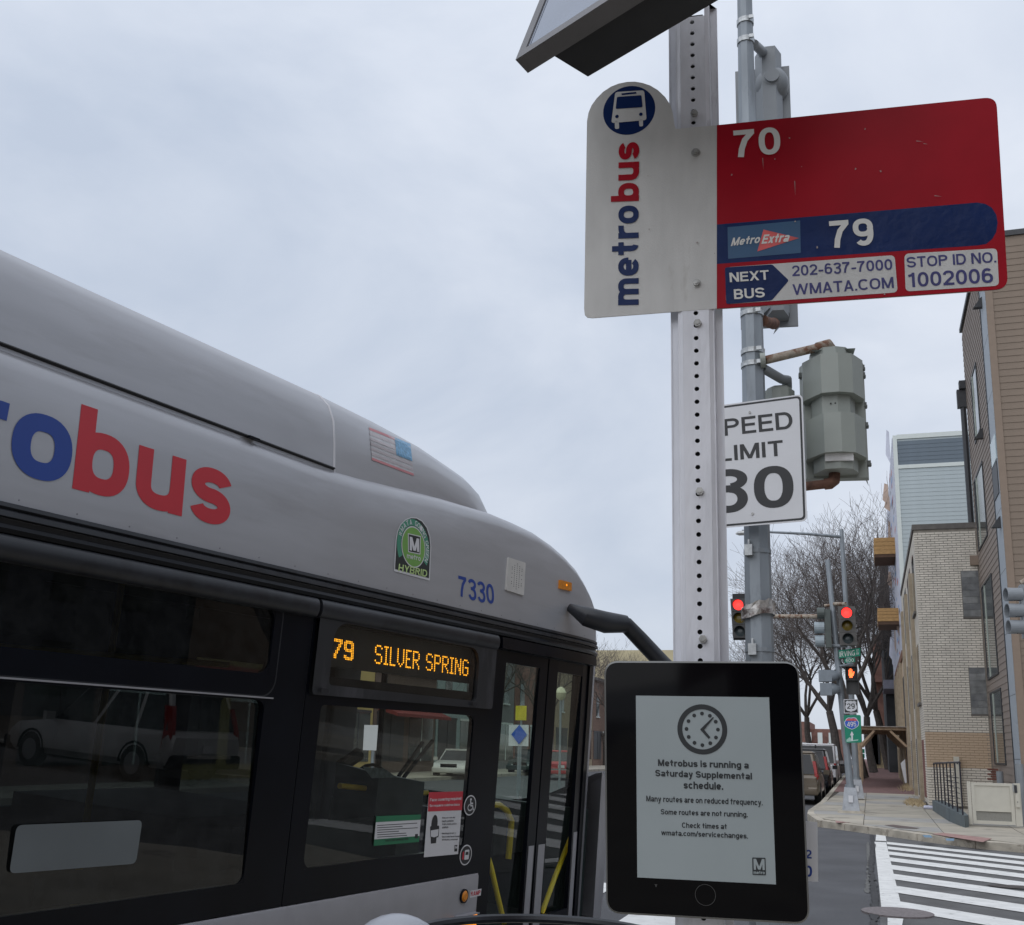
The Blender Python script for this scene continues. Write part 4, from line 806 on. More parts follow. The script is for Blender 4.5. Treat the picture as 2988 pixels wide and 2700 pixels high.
for (x0, y0, x1, y1), nm in (((2467, 1946, 2502, 1984), 'hand_module'), ((2470, 1986, 2506, 2026), 'lower_module')):
    a, b = bx(x0, y0, x1, y1, YP, .25); g = G(); g.box(a, b); h = part(nm, g, M_hole if nm[0] == 'h' else M_sigb, ped)
    g = G(); g.box((a[0] - .012, YP - .12, b[2]), (b[0] + .012, YP, b[2] + .012)); g.box((a[0] - .012, YP - .16, a[2] + .0), (a[0], YP, b[2])); g.box((b[0], YP - .16, a[2]), (b[0] + .012, YP, b[2])); part('visor', g, M_sigb, h)
    if nm[0] == 'h':
        FH = Fr(V((1, 0, 0)), V((0, 0, 1)), V((0, YP - .002, 0)))
        g = G(); k2 = lambda x, y: FH.at(*crop(2288, 1900, .2744)(x, y))
        for i, (pp) in enumerate((((688, 235), (742, 238), (738, 262), (728, 268), (727, 284), (695, 284), (694, 270), (686, 258)), ((686, 200), (693, 198), (697, 236), (688, 238)), ((695, 190), (703, 188), (707, 236), (697, 236)), ((706, 186), (714, 187), (717, 236), (707, 236)), ((717, 194), (724, 196), (727, 236), (718, 236)), ((727, 238), (741, 216), (748, 221), (742, 250), (730, 256)))):
            g.sheet([k2(*p) for p in pp], .001 + .0006 * i)
        part('lit_hand', g, M_handlit, h, FH.M)
# street name sign
FI = Fr(V((1, .12, 0)), V((0, 0, 1)), atY(2478, 1905, Y1 - .2)); i2 = lambda x, y: FI.at(*crop(2088, 1500, .2744)(x, y))
st = thing('street_name_sign', FI.pt(0, 0), 'green IRVING ST NW 600 street name sign on the far pole', 'sign')
g = G(); g.prism([i2(1313, 1536), i2(1541, 1510), i2(1539, 1424), i2(1309, 1450)], -.004, 0); part('plate', g, M_green, st, FI.M)
g = G(); g.prism([i2(1372, 1586), i2(1484, 1574), i2(1480, 1528), i2(1370, 1540)], -.004, 0); part('number_plate', g, M_green, st, FI.M)
for w_, a, b, c in (('IRVING', (1318, 1466), (1320, 1522), (1482, 1504)), ('ST', (1496, 1442), (1497, 1468), (1522, 1465)), ('NW', (1496, 1474), (1497, 1498), (1526, 1494)), ('600', (1384, 1542), (1386, 1578), (1470, 1572))):
    part('lettering', textq(w_, i2(*a), i2(*b), i2(*c), z=.002, bold=.004, dz=.0002), M_white, st, FI.M)
pipe([atY(2450, 1944, Y1 - .1), atY(2490, 1938, Y1 - .1)], .03, M_pole, st, 'bracket')
# route shields
FRt = Fr(V((1, 0, 0)), V((0, 0, 1)), V((0, Y1 - .25, 0))); j2 = lambda x, y: FRt.at(*crop(2288, 1900, .2744)(x, y))
u29 = thing('route_sign', FRt.pt(*j2(710, 665)), 'black and white US route 29 shield on the far pole', 'sign')
g = G(); g.prism([j2(637, 664), j2(790, 662), j2(784, 512), j2(632, 514)], -.004, 0); part('plate', g, M_swhite, u29, FRt.M)
g = G(); g.sheet([j2(644, 655), j2(782, 654), j2(777, 520), j2(640, 522)], .002); part('black_field', g, M_black, u29, FRt.M)
sh_ = [(652, 545), (664, 534), (676, 528), (690, 535), (708, 528), (726, 535), (742, 527), (754, 532), (768, 544), (762, 562), (774, 590), (772, 615), (752, 634), (728, 640), (712, 648), (696, 641), (672, 636), (654, 618), (650, 592), (660, 562)]
g = G(); g.sheet([j2(*p) for p in sh_], .004); part('shield', g, M_swhite, u29, FRt.M)
part('lettering', textq('29', j2(668, 558), j2(669, 614), j2(752, 614), z=.006, bold=.012, dz=.0002), M_black, u29, FRt.M)
i95 = thing('route_sign', FRt.pt(*j2(735, 978)), 'green interstate 495 straight ahead sign on the far pole', 'sign')
g = G(); g.prism(roundquad([j2(655, 976), j2(825, 974), j2(816, 680), j2(632, 682)], .05), -.004, 0); part('plate', g, M_green, i95, FRt.M)
sb = [(645, 760), (668, 722), (688, 712), (712, 716), (738, 710), (762, 718), (790, 760), (784, 792), (762, 812), (722, 830), (684, 816), (654, 796)]
cs_ = V((718, 770)); g = G(); g.sheet([j2(*(cs_ + (V(p) - cs_) * 1.1)) for p in sb], .002); part('shield_edge', g, M_swhite, i95, FRt.M)
g = G(); g.sheet([j2(*p) for p in sb], .004); part('shield', g, M_sblue, i95, FRt.M)
g = G(); g.sheet([j2(*p) for p in ((654, 742), (668, 724), (690, 716), (714, 720), (738, 714), (764, 724), (780, 742))], .006); part('red_crown', g, M_pink, i95, FRt.M)
part('lettering', textq('495', j2(668, 754), j2(670, 806), j2(768, 802), z=.008, bold=.008, dz=.0002), M_white, i95, FRt.M)
g = G(); g.sheet([j2(*p) for p in ((716, 955), (732, 954), (731, 895), (742, 895), (720, 852), (700, 898), (713, 897))], .003); part('arrow', g, M_swhite, i95, FRt.M)
g = G(); g.sheet([j2(*p) for p in ((662, 945), (700, 915), (720, 948), (790, 940), (786, 952), (664, 968))], .002); part('worn_patch', g, mat('worn pale green', (.35, .55, .48), .6), i95, FRt.M)
# signal at the right edge with its visors towards the left
rs = thing('traffic_signal', atY(2990, 1860, 22), 'grey traffic signal at the right edge, its three visors pointing left', 'traffic signal')
for y0, y1, xl in ((1715, 1756, 2934), (1761, 1804, 2938), (1809, 1852, 2942)):
    a, b = atY(xl, y0, 22), atY(xl, y1, 22); R_ = (a.z - b.z) / 2; c = (a + b) / 2; e = atY(xl + 46, (y0 + y1) / 2, 22.1)
    dv = V((1, .25, 0)).normalized(); 
    ang = [math.radians(k) for k in range(-60, 241, 15)]
    rim = lambda Pc, R, s_: [Pc + V((-.25 * math.cos(t), math.cos(t), 0)) * R + V((0, 0, math.sin(t))) * R for t in s_]
    g = G(); o_ = rim(c, R_, ang); i_ = rim(c, R_ - .012, ang[::-1]); o2_ = rim(e, R_ * .95, ang); i2_ = rim(e, R_ * .95 - .012, ang[::-1]); g.loft([o_ + i_, o2_ + i2_]); part('visor', g, M_sig2, rs, smooth=False)
    g = G(); g.add(rim(e + V((-.12, 0, 0)), R_ * .9, [2 * PI * j / 16 for j in range(16)]), [tuple(range(16))]); part('lens', g, M_goff, rs)
a, b = bx(2976, 1706, 3020, 1860, 22.05, .3); g = G(); g.box(a, b); part('housing', g, M_sig2, rs)
pipe([atY(2978, 1702, 22.2), atY(2988, 1696, 22.2), atY(3040, 1700, 22.2)], .05, M_rust, rs)
bq = atY(3040, 1700, 22.2); g = G(); g.tube([V((bq.x, bq.y, .1)), V((bq.x, bq.y, 6.5))], [.1, .07], 10); part('shaft', g, M_pole, rs)
# small signal further down the road beside the pole (behind)
fs = thing('street_sign_pole', V((-.5, 62, gz(62))), 'thin distant pole with small green signs between the signal poles', 'pole')
g = G(); c = atY(2508, 2240, 62); g.tube([V((c.x, 62, gz(62))), V((c.x - .1, 62, 4.6))], .05, 8); part('shaft', g, M_pole, fs)
for py in (2191, 2205): a = atY(2506, py, 61.9); g = G(); g.box((a.x, a.y, a.z - .12), (a.x + .3, a.y + .01, a.z + .1)); part('plate', g, M_green, fs)

# ================================================================== BUILDINGS ON THE RIGHT
def board_mesh(length, reveal=.18, d=.014):
    g = G(); g.loft([[(0, 0, 0), (0, -d, 0), (0, -.003, reveal)], [(length, 0, 0), (length, -d, 0), (length, -.003, reveal)]]); return g
def boards(par, name, m, x0, x1, y, z0, z1, rev, d=.014, cap=300):
    n = int((z1 - z0) / rev); me = board_mesh(x1 - x0, rev, d).mesh(name, m)
    repeat(name, me, par, [Matrix.Translation((x0, y, z0 + k * rev)) for k in range(n)])
def boards_w(par, name, m, x, y0, y1, z0, z1, rev, d=.014):   # on a wall facing -x
    n = int((z1 - z0) / rev); g = G(); g.loft([[(0, 0, 0), (-d, 0, 0), (-.003, 0, rev)], [(0, y1 - y0, 0), (-d, y1 - y0, 0), (-.003, y1 - y0, rev)]]); me = g.mesh(name, m)
    repeat(name, me, par, [Matrix.Translation((x, y0, z0 + k * rev)) for k in range(n)])
# --- brown sided building
XB, YB0, YB1 = 3.18, 26.8, 33.2
zt1 = atY(2900, 680, YB0).z; wp = lambda x, y: atX(*crop(2488, 600, .3843)(x, y), XB); wq = lambda x, y: atX(*crop(2488, 1200, .3294)(x, y), XB)
br = thing('brown_building', (XB, YB0, .2), 'tall brown building with horizontal siding at the right edge of the view', 'building')
g = G(); g.box((XB + .02, YB0 + .02, .1), (32, YB1 - .02, zt1 - .05)); part('wall', g, M_brown, br)
g = G(); g.box((XB - .03, YB0 - .03, zt1 - .12), (32, YB0 + .2, zt1 + .02)); part('roof_edge', g, M_dark, br)
g = G(); g.box((XB - .05, YB0 - .03, zt1 - .1), (XB + .1, YB1 + .05, zt1 + .02)); part('roof_edge', g, M_dark, br)
boards(br, 'siding_board', M_brown, XB + .16, 12, YB0 + .018, .9, zt1 - .13, .168)
g = G(); g.box((XB - .005, YB0 - .02, .3), (XB + .155, YB0 + .03, zt1 - .125)); part('corner_board', g, M_brown2, br)
yg = YB0 + .035; yge = atX(*crop(2788, 1500, .1098)(1085, 60), XB).y
g = G(); g.box((XB - .01, yg, .9), (XB + .03, yge - .04, zt1 - .125)); part('grey_panel', g, M_greyp, br)
for k in range(9): g = G(); z = 1.6 + k * 1.45; g.box((XB - .0115, yg + .01, z), (XB + .0, yge - .05, z + .012)); part('panel_joint', g, M_dark, br)
g = G(); g.box((XB - .03, yge - .04, .9), (XB + .03, yge, zt1 - .125)); part('trim_strip', g, M_dark, br)
boards_w(br, 'siding_board', M_pink2, XB + .01, yge, YB1 - .05, .9, zt1 - .13, .168)
# windows of the receding wall
def wwin(y0, y1, z0, z1, par=br):
    g = G(); d = .05
    g.box((XB - .03, y0, z0), (XB + .01, y0 + d, z1)); g.box((XB - .03, y1 - d, z0), (XB + .01, y1, z1)); g.box((XB - .03, y0 + d, z0), (XB + .01, y1 - d, z0 + d)); g.box((XB - .03, y0 + d, z1 - d), (XB + .01, y1 - d, z1)); w = part('window', g, M_dark, par)
    g = G(); g.box((XB - .016, y0 + d, z0 + d), (XB - .012, y1 - d, z1 - d)); part('pane', g, M_glassb, w)
    g = G(); ym = y0 + (y1 - y0) * .7; g.box((XB - .035, ym, z0 + d), (XB - .01, ym + .05, z1 - d)); part('frame', g, mat('pale window frame', (.45, .5, .44), .5), w)
a = wq(1180, 1100); c = wq(1100, 1200)
for zc in range(4):
    pass
w1 = wq(1150, 480); w1b = wq(1195, 1110)
wwin(w1.y - .1, w1.y + 2.3, w1b.z, w1.z + .1)
w2t = wq(1228, 1440); wwin(w2t.y - .1, w2t.y + 2.5, w2t.z - 2.6, w2t.z)
w2 = wp(935, 1200); wwin(w2.y - .1, w2.y + 1.4, w2.z - 1.9, w2.z)
k5 = lambda x, y: atX(*crop(2488, 1700, .439)(x, y), XB)
w3 = k5(985, 700); w3b = k5(1022, 1215); wwin(w3.y - .05, w3.y + 2.5, w3b.z, w3.z)
pn = [wq(1232, 240), wq(1275, 215)]
for z0, z1 in ((wq(1260, 470).z, wq(1255, 230).z), (wq(1300, 730).z, wq(1265, 480).z)):
    g = G(); g.box((XB - .03, yg + .1, z0), (XB + .0, yge - .1, z1)); part('window', g, mat('bright pane', (.5, .6, .62), .2, var=.1) if z0 > 8.6 else M_dark, br)
for q in (wp(985, 760), wq(1155, 225), wq(1315, 1010)):
    g = G(); g.prism([(q.x - .22, q.z - .06), (q.x, q.z - .06), (q.x, q.z + .22), (q.x - .05, q.z + .18)], -.08, .08); part('wall_lamp', g, M_dark, br, Matrix(((1, 0, 0, 0), (0, 0, 1, q.y), (0, 1, 0, 0), (0, 0, 0, 1))))
# downpipe at the meeting with the brick building
dpx = XB - .09; g = G(); g.tube([V((dpx, YB1, .4)), V((dpx, YB1, 11.3)), V((dpx, YB1, 11.9))], .085, 8); part('downpipe', g, M_dark, br)
g = G(); g.box((dpx - .16, YB1 - .1, 11.9), (dpx + .14, YB1 + .12, 12.45)); g.box((dpx - .09, YB1 - .2, 12.45), (dpx + .12, YB1 + .05, 12.7)); part('rain_hopper', g, M_dark, br)
q = wq(1140, 1320); g = G(); g.box((q.x - .22, YB1 - .3, q.z), (q.x + .02, YB1 - .05, q.z + .28)); part('downpipe_bracket', g, M_brown2, br)
for q_ in (.5,): g = G(); g.tube([V((XB - .25, YB0 - .15, .15)), V((XB - .25, YB0 - .15, 1.75))], .1, 10); g2 = G()
bo = thing('bollard', (XB + .12, YB0 - .35, .15), 'stubby grey steel post behind the beige gate, nearer the right edge', 'bollard')
g = G(); q = atY(2974, 2240, YB0 - .3); g.tube([V((q.x, q.y, .15)), V((q.x, q.y, q.z + .08))], .09, 12); part('post', g, M_sig2, bo)
bo2 = thing('bollard', (XB - .2, YB0 + .3, .15), 'stubby grey steel post beside the foot of the dark downpipe', 'bollard')
q = atY(2917, 2255, 29); g = G(); g.tube([V((q.x, 29, .15)), V((q.x, 29, q.z + .03))], .08, 12); part('post', g, M_sig2, bo2)

# --- cream brick building
XC, YC = 1.47, 33.0
zc_top = atY(2665, 1545, YC).z
cb = thing('brick_building', (XC, YC, .25), 'cream brick building with grey block infills behind the black railing', 'building')
g = G(); g.box((XC + .012, YC + .012, .1), (XB + .2, 47, zc_top - .02)); part('wall', g, M_mortar, cb)
g = G(); g.box((XC - .03, YC - .03, zc_top - .02), (XB + .2, YC + .3, zc_top + .14)); part('coping', g, M_cop, cb)
g = G(); g.box((XC - .03, YC + .3, zc_top - .02), (XC + .3, 47, zc_top + .14)); part('coping', g, M_cop, cb)
zt2, zb2 = atY(2850, 2139, YC).z, atY(2850, 2243, YC).z
g = G(); g.box((XC + .006, YC + .006, zb2), (XB - .1, YC + .02, zt2)); part('tan_painted_band', g, M_mortar2, cb)
inf = []
for (a, b, c, d) in ((2803, 1666, 2870, 1799), (2826, 1946, 2895, 2085)):
    A, B_ = atY(a, b, YC), atY(c, d, YC); A.x = atY((a + 5), (b + d) / 2, YC).x; inf.append((A.x, XB - .02, B_.z, A.z))
bw_, bh_ = .2, .052; pit, cs2 = .232, .0695
gb = G(); gb.box((0, -.012, 0), (bw_ + .018, .004, bh_)); mb1 = gb.mesh('brick', M_bbrick); mb2 = gb.mesh('brick', M_bbrick2)
ms = []; rows_ = int((zc_top - .05 - .3) / cs2)
for r in range(rows_):
    z = .3 + r * cs2; x = XC + (.0 if r % 2 else -.0)
    first = True
    xx = XC + .002
    while xx < XB - .03:
        w = pit if not (first and r % 2) else pit / 2
        segs = [(xx, min(xx + w, XB - .015))]
        for i0, i1, z0, z1 in inf:
            if z0 - .05 < z + .02 < z1: segs = [q for a_, b_ in segs for q in ((a_, min(b_, i0)), (max(a_, i1 + .5), b_)) if q[1] - q[0] > .035]
        for a_, b_ in segs: ms.append((a_, z, pit if abs(b_ - a_ - pit) < .001 else b_ - a_, zb2 < z + .02 < zt2))
        xx += w; first = False
random.seed(5)
full = [m for m in ms if m[2] == pit]; near = sorted(full, key=lambda m: m[1])[:300]; keep = set(id(m) for m in near)
inv = mwo(cb).inverted()
for m in near:
    o = bpy.data.objects.new('brick', mb2 if m[3] else mb1); COL.objects.link(o); o.parent = cb; o.matrix_local = inv @ Matrix.Translation((m[0], YC, m[1])) @ Matrix.Rotation(random.uniform(-.012, .012), 4, 'Z')
for sel, mm in ((False, M_bbrick), (True, M_bbrick2)):
    g = G()
    for m in ms:
        if id(m) in keep or m[3] != sel: continue
        d = random.uniform(-.003, .002); g.box((m[0], YC - .012 + d, m[1]), (m[0] + m[2] - .014, YC + .004, m[1] + bh_))
    if g.v: part('bricks', g, mm, cb, kind='stuff')
g = G()                                                      # receding wall: bricks of its first metres and course ridges beyond
for r in range(rows_):
    z = .3 + r * cs2; y = YC + .01 + (.1 if r % 2 else 0)
    while y < 46.8: g.box((XC - .0, y, z), (XC + .014, min(y + .21, 46.9), z + bh_)); y += .232
part('bricks', g, M_bbrick, cb, kind='stuff')
for i0, i1, z0, z1 in inf:
    nr = max(1, round((z1 - z0) / .2)); hb = (z1 - z0) / nr; g = G(); g.box((i0, YC + .004, z0), (i1, YC + .02, z1)); inn = part('infill', g, M_block, cb)
    for r in range(nr):
        x = i0 - (.2 if r % 2 else 0)
        while x < i1:
            a_, b_ = max(x, i0), min(x + .395, i1)
            if b_ - a_ > .05: g = G(); g.box((a_ + .004, YC - .004 - random.uniform(0, .003), z0 + r * hb + .004), (b_ - .004, YC + .01, z0 + (r + 1) * hb - .004)); part('block', g, mat('grey block %d' % random.randint(0, 2), [(.19, .195, .195), (.23, .235, .235), (.16, .165, .17)][random.randint(0, 2)], .9, var=.25, vs=5, bump=.3), inn)
            x += .4
    g = G(); g.box((i0 - .02, YC - .03, z0 - .05), (i1, YC + .01, z0 - .005)); part('sill', g, M_cop, cb)
# piers and deep slots of the west face
def slot(y0, y1, z0, z1, m=M_hole, nm='window', xo=.006):
    g = G(); g.box((XC - xo, y0, z0), (XC + .02, y1, z1)); return part(nm, g, m, cb)
M_pier = mat('tan pier', (.36, .3, .22), .85, var=.15)
for y0, y1 in ((35.6, 36.5), (40.3, 41), (45.2, 46)): g = G(); g.box((XC - .1, y0, .3), (XC + .0, y1, zc_top - .9)); part('pier', g, M_pier, cb)
for z0, z1 in ((.35, 2.1), (3.2, 4.9), (5.9, 7.6)):
    slot(34.0, 35.3, z0 if z0 > 1 else .45, z1, M_glassb if z0 > 1 else mat('rust red door', (.2, .075, .06), .7), 'window' if z0 > 1 else 'door')
    for y0, y1 in ((37.2, 39.6), (41.6, 44.4)): slot(y0, y1, z0, z1 + .1)
    g = G(); g.box((XC - .07, 33.95, z0 - .1), (XC + .0, 35.35, z0 - .02)); part('sill', g, M_cop, cb)
for y0 in (34.6, 37, 39.4): slot(y0, y0 + .5, zc_top - .75, zc_top - .5, M_redb, 'vent')
# meter boxes on the facade
mt = thing('meter_cabinet', atY(2792, 2330, YC - .1), 'tall pale utility cabinet against the cream brick wall behind the railing', 'cabinet')
a, b = atY(2782, 2208, YC - .1), atY(2809, 2390, YC - .1); g = G(); g.box((a.x, YC - .25, .3), (b.x, YC - .02, a.z)); part('box', g, M_gate, mt)
for dx in (.06, .13): g = G(); g.box((a.x + dx, YC - .262, a.z - .2), (a.x + dx + .04, YC - .25, a.z - .14)); part('gauge', g, M_dark, mt)

# --- pale sided building behind
YL = 47.0; zl = atY(2604, 1272, YL).z
XL = atY(2604, 1272, YL).x
lb = thing('sided_building', (XL, YL, .3), 'pale blue sided building with a slate band and white trim behind the brick one', 'building')
zu = atY(2620, 1362, YL).z
g = G(); g.box((XL + .02, YL + .02, .2), (14, 68, zl)); part('wall', g, M_lsid, lb)
ZW = 5.9; g = G(); g.box((XL, YL - .03, ZW), (XL + .17, YL + .03, zl)); part('corner_trim', g, M_trim, lb)
g = G(); g.box((XL + .17, YL - .03, zl - .17), (9, YL + .03, zl + .03)); part('top_trim', g, M_trim, lb)
g = G(); g.box((XL + .17, YL - .03, zu - .1), (9, YL + .03, zu + .06)); part('band_trim', g, M_trim, lb)
boards(lb, 'slate_board', M_dsid, XL + .172, 7, YL + .018, zu + .062, zl - .16, .178)
boards(lb, 'siding_board', M_lsid, XL + .172, 7, YL + .018, zu - .1 - .178 * 42, zu - .1, .178)
g = G(); g.box((XL - .03, YL + .04, ZW), (XL + .02, 67, zl - .1)); part('house_wrap', g, M_wrap, lb)
g = G(); g.box((XL - .04, YL - .02, .2), (XL + .3, 62, ZW - .3)); part('lower_wall', g, M_bbrick2, lb)
g = G(); g.box((XL - .1, YL, ZW - .3), (XL + .3, 62, ZW)); part('band_board', g, mat('raw brown board', (.2, .1, .06), .8), lb)
for k in range(5): g = G(); y = YL + 1 + k * 2.8; g.box((XL - .05, y, .6), (XL - .03, y + 1.3, 4.9)); part('window', g, M_hole, lb); g = G(); g.box((XL - .16, y + 1.6, .3), (XL - .03, y + 2.1, ZW - .3)); part('pier', g, M_pier, lb)
random.seed(9)
for k in range(46):                                          # printed wrap and loose torn edges
    z = 6.2 + k * .19; y = random.uniform(YL + 1, YL + 9); g = G(); g.box((XL - .036, y, z), (XL - .031, y + random.uniform(.6, 1.8), z + random.uniform(.08, .2)))
    part('wrap_print', g, [mat('wrap print red', (.55, .15, .12), .7), mat('wrap print blue', (.1, .3, .6), .7), M_black][k % 3], lb)
for k in range(16):
    y = YL + random.uniform(3, 18); z = random.uniform(5, zl - .3); h = random.uniform(.6, 1.9); o_ = random.uniform(.08, .35); g = G()
    P4 = [(XL - .03, y, z), (XL - o_, y + .2, z + h * .3), (XL - o_ * .6, y + .3, z + h), (XL - .03, y + .1, z + h * .9)]; g.add(P4 + [(p[0], p[1] + .01, p[2]) for p in P4], [(0, 1, 2, 3), (7, 6, 5, 4), (0, 4, 5, 1), (1, 5, 6, 2), (2, 6, 7, 3)]); part('torn_wrap', g, M_wrap if k % 3 else mat('torn tan wrap', (.45, .34, .28), .8), lb)
for (x0, y0, x1, y1) in ((2549, 1570, 2619, 1616), (2560, 1775, 2623, 1813)):
    a, b = atY(x0, y0, 50.5), atY(x1, y1, 50.5); bm_ = thing('balcony_beam', ((a.x + b.x) / 2, 51, b.z), 'timber balcony box jutting from the house wrap, %s one' % ('upper' if y0 < 1700 else 'lower'), 'beam', 'timber boxes jutting from the wrapped wall')
    h = (a.z - b.z) / 4
    for k in range(4): g = G(); g.box((a.x, 50.5 + .006 * (k % 2), b.z + k * h + .008), (XL - .03, 53, b.z + (k + 1) * h - .004)); part('plank', g, M_wood, bm_)
    g = G(); g.box((a.x + .02, 50.52, b.z - .14), (XL - .04, 52.9, b.z)); part('underside', g, mat('shaded timber', (.09, .05, .03), .8), bm_)  # shade under the box painted in as darker timber

# --- charcoal building with awning, red brick building, far row
def simple_block(nm, label, x0, x1, y, d, z1, m, **kw):
    t = thing(nm, ((x0 + x1) / 2, y, .3), label, 'building'); g = G(); g.box((x0, y, 0), (x1, y + d, z1)); part('wall', g, m, t); return t
YK = 72; k0, k1 = atY(2567, 1668, YK).x, 12; ck = simple_block('charcoal_building', 'narrow charcoal clad building with a grey awning beyond the house wrap', k0, k1, YK, 14, atY(2567, 1668, YK).z, M_blackb)
for k in range(12): g = G(); g.box((k0 - .01, YK - .02, 1 + k * 1.1), (k1, YK, 2.05 + k * 1.1)); part('panel', g, M_blackb, ck)
a, b = atY(2578, 1984, 66), atY(2650, 2010, 66); g = G(); g.box((a.x, 66, b.z), (XC + .2, 72, a.z)); part('awning', g, mat('grey awning', (.2, .2, .25), .6), ck)
YR = 92; r0 = atY(2546, 1850, YR); rb = simple_block('brick_house', 'dark red brick house with a chimney behind the charcoal building', r0.x, 8, YR, 20, atY(2546, 1885, YR).z, M_redb)
g = G(); a, b = atY(2543, 1852, YR - 1), atY(2572, 1990, YR - 1); g.box((a.x, YR - 1, b.z), (b.x + .6, YR, a.z)); part('chimney', g, M_redb, rb)
g = G(); a, b = atY(2528, 2140, YR - 8), atY(2560, 2252, YR - 8); g.box((a.x, YR - 8, .3), (b.x + .8, YR, a.z)); fh = part('porch', g, mat('yellow stucco', (.45, .38, .24), .8, var=.2), rb)
for k in range(4): c = atY(2536 + k * 6, 2210, YR - 8.1); g = G(); g.box((c.x, YR - 8.1, 1.0), (c.x + .35, YR - 8.02, 3.2)); part('window', g, M_dark if k % 2 else M_trim, rb)

# --- timber canopy over the pavement
cn = thing('walkway_canopy', (.4, 47, gz(47)), 'timber framed canopy over the brick pavement', 'canopy')
YN = 46.2; pL, pR = atY(2506, 2170, YN), atY(2650, 2170, YN); zT = atY(2580, 2122, YN).z
def lum(a, b, r, m=M_wood2, nm='post'):
    a, b = V(a), V(b); d = (b - a).normalized(); s_ = d.cross(V((0, 1, 0))).normalized() * r; t_ = V((0, r, 0)); g = G()
    g.hexa([a - s_ - t_, a + s_ - t_, a + s_ + t_, a - s_ + t_, b - s_ - t_, b + s_ - t_, b + s_ + t_, b - s_ + t_]); return part(nm, g, m, cn)
for y in (YN, YN + 3.2, YN + 6.4, YN + 9.6):
    lum((pL.x, y, .3), (pL.x, y, zT - .12), .055); lum((pR.x, y, .3), (pR.x, y, zT - .12), .055)
    lum((pL.x - .1, y, zT - .06), (pR.x + .15, y, zT - .06), .06, nm='cross_beam')
    lum((pL.x + .06, y, zT - .75), (pL.x + .62, y, zT - .14), .045, nm='brace'); lum((pR.x - .06, y, zT - .75), (pR.x - .66, y, zT - .14), .045, nm='brace')
for k in range(9): g = G(); y = YN - .2 + k * 1.25; g.box((pL.x - .2, y, zT), (pR.x + .2, y + 1.24, zT + .03)); part('roof_board', g, mat('grey roof board', (.36, .33, .3), .9, var=.2), cn)
g = G(); a, b = atY(2642, 2212, YN - .1), atY(2650, 2284, YN - .1); v_ = [atY(*crop(2288, 1900, .2744)(*p), YN - .15) for p in ((1238, 1195), (1285, 1150), (1305, 1400), (1285, 1405))]; g.add(v_ + [p + V((0, .02, 0)) for p in v_], [(0, 1, 2, 3), (7, 6, 5, 4), (0, 4, 5, 1), (1, 5, 6, 2), (2, 6, 7, 3), (3, 7, 4, 0)]); part('loose_white_board', g, M_swhite, cn)
g = G(); g.box((pR.x + .0, YN + .3, .3), (pR.x + .1, YN + 9, zT - .2)); part('hoarding', g, M_blackb, cn)

# --- grey wall with railing, beige gate
wc = gnd(2770, 2397, .18); wr = gnd(2816, 2412, .18); wlz = .46; wl_ = hit(2720, 2338, (0, 0, wlz), V((0, 0, 1)))
gw = thing('low_wall', (wc.x, wc.y, .15), 'low grey painted wall carrying the black railing', 'wall')
ww = .28
g = G(); g.hexa([(wl_.x, wl_.y, .1), (wc.x, wc.y, .1), (wc.x + ww, wc.y + ww, .1), (wl_.x + ww, wl_.y + ww, .1), (wl_.x, wl_.y, wlz + .02), (wc.x, wc.y, wlz), (wc.x + ww, wc.y + ww, wlz), (wl_.x + ww, wl_.y + ww, wlz + .02)]); part('coping_side', g, M_gwall, gw)
g = G(); g.hexa([(wc.x + .003, wc.y - .002, .1), (wr.x, wr.y, .1), (wr.x + .1, wr.y + ww, .1), (wc.x + ww, wc.y + ww + .002, .1), (wc.x + .003, wc.y - .002, wlz - .002), (wr.x, wr.y, wlz - .06), (wr.x + .1, wr.y + ww, wlz - .06), (wc.x + ww, wc.y + ww + .002, wlz - .004)]); part('front_face', g, M_gwall, gw)
rl = thing('railing', (wc.x, wc.y, wlz), 'black metal railing with upright bars on the grey wall', 'railing')
a, b = V((wl_.x + .1, wl_.y + .1, 0)), V((wr.x - .02, wr.y + .12, 0)); c = V((wc.x + .1, wc.y + .14, 0)); ztp = 1.6 + (atY(2763, 2232, wc.y).z - 1.6)
top = []
for k in range(8):
    P_ = a.lerp(c, k / 5) if k <= 5 else c.lerp(b, (k - 5) / 2); zt_ = ztp + .01 * k
    g = G(); g.tube([V((P_.x, P_.y, wlz - .05)), V((P_.x, P_.y, zt_))], .017, 6); part('bar', g, M_fence, rl); top.append(V((P_.x, P_.y, zt_)))
g = G(); g.tube(top, .022, 6); part('top_rail', g, M_fence, rl)
for k in range(7):
    a_ = top[6].copy(); z = wlz + .05 + k * .11; g = G(); g.tube([V((top[4].x, top[4].y + .5, z)), V((top[7].x, top[7].y + .5, z))], .009, 5); part('cross_wire', g, M_fence, rl)
YG = 26.0; gx0, gx1 = atY(2824, 2285, YG).x, atY(2976, 2285, YG).x; gzt, gzb = atY(2900, 2284, YG).z, .2
gt = thing('platform_gate', ((gx0 + gx1) / 2, YG, .15), 'beige steel gate with a mesh foot panel in front of the brown building', 'gate')
def gbx(x0, x1, z0, z1, d0, d1, m, nm): g = G(); g.box((x0, YG + d0, z0), (x1, YG + d1, z1)); return part(nm, g, m, gt)
W_ = gx1 - gx0
gbx(gx0 - .02, gx0 + .05, gzb, gzt + .01, 0, .1, M_gate, 'frame_post'); gbx(gx1 - .13, gx1, gzb, gzt, 0, .1, M_gate, 'frame_post')
gbx(gx0 + .06, gx1 - .14, gzt - .07, gzt - .01, 0, .05, M_gate, 'door_rail'); gbx(gx0 + .06, gx1 - .14, gzb + .02, gzb + .09, 0, .05, M_gate, 'door_rail')
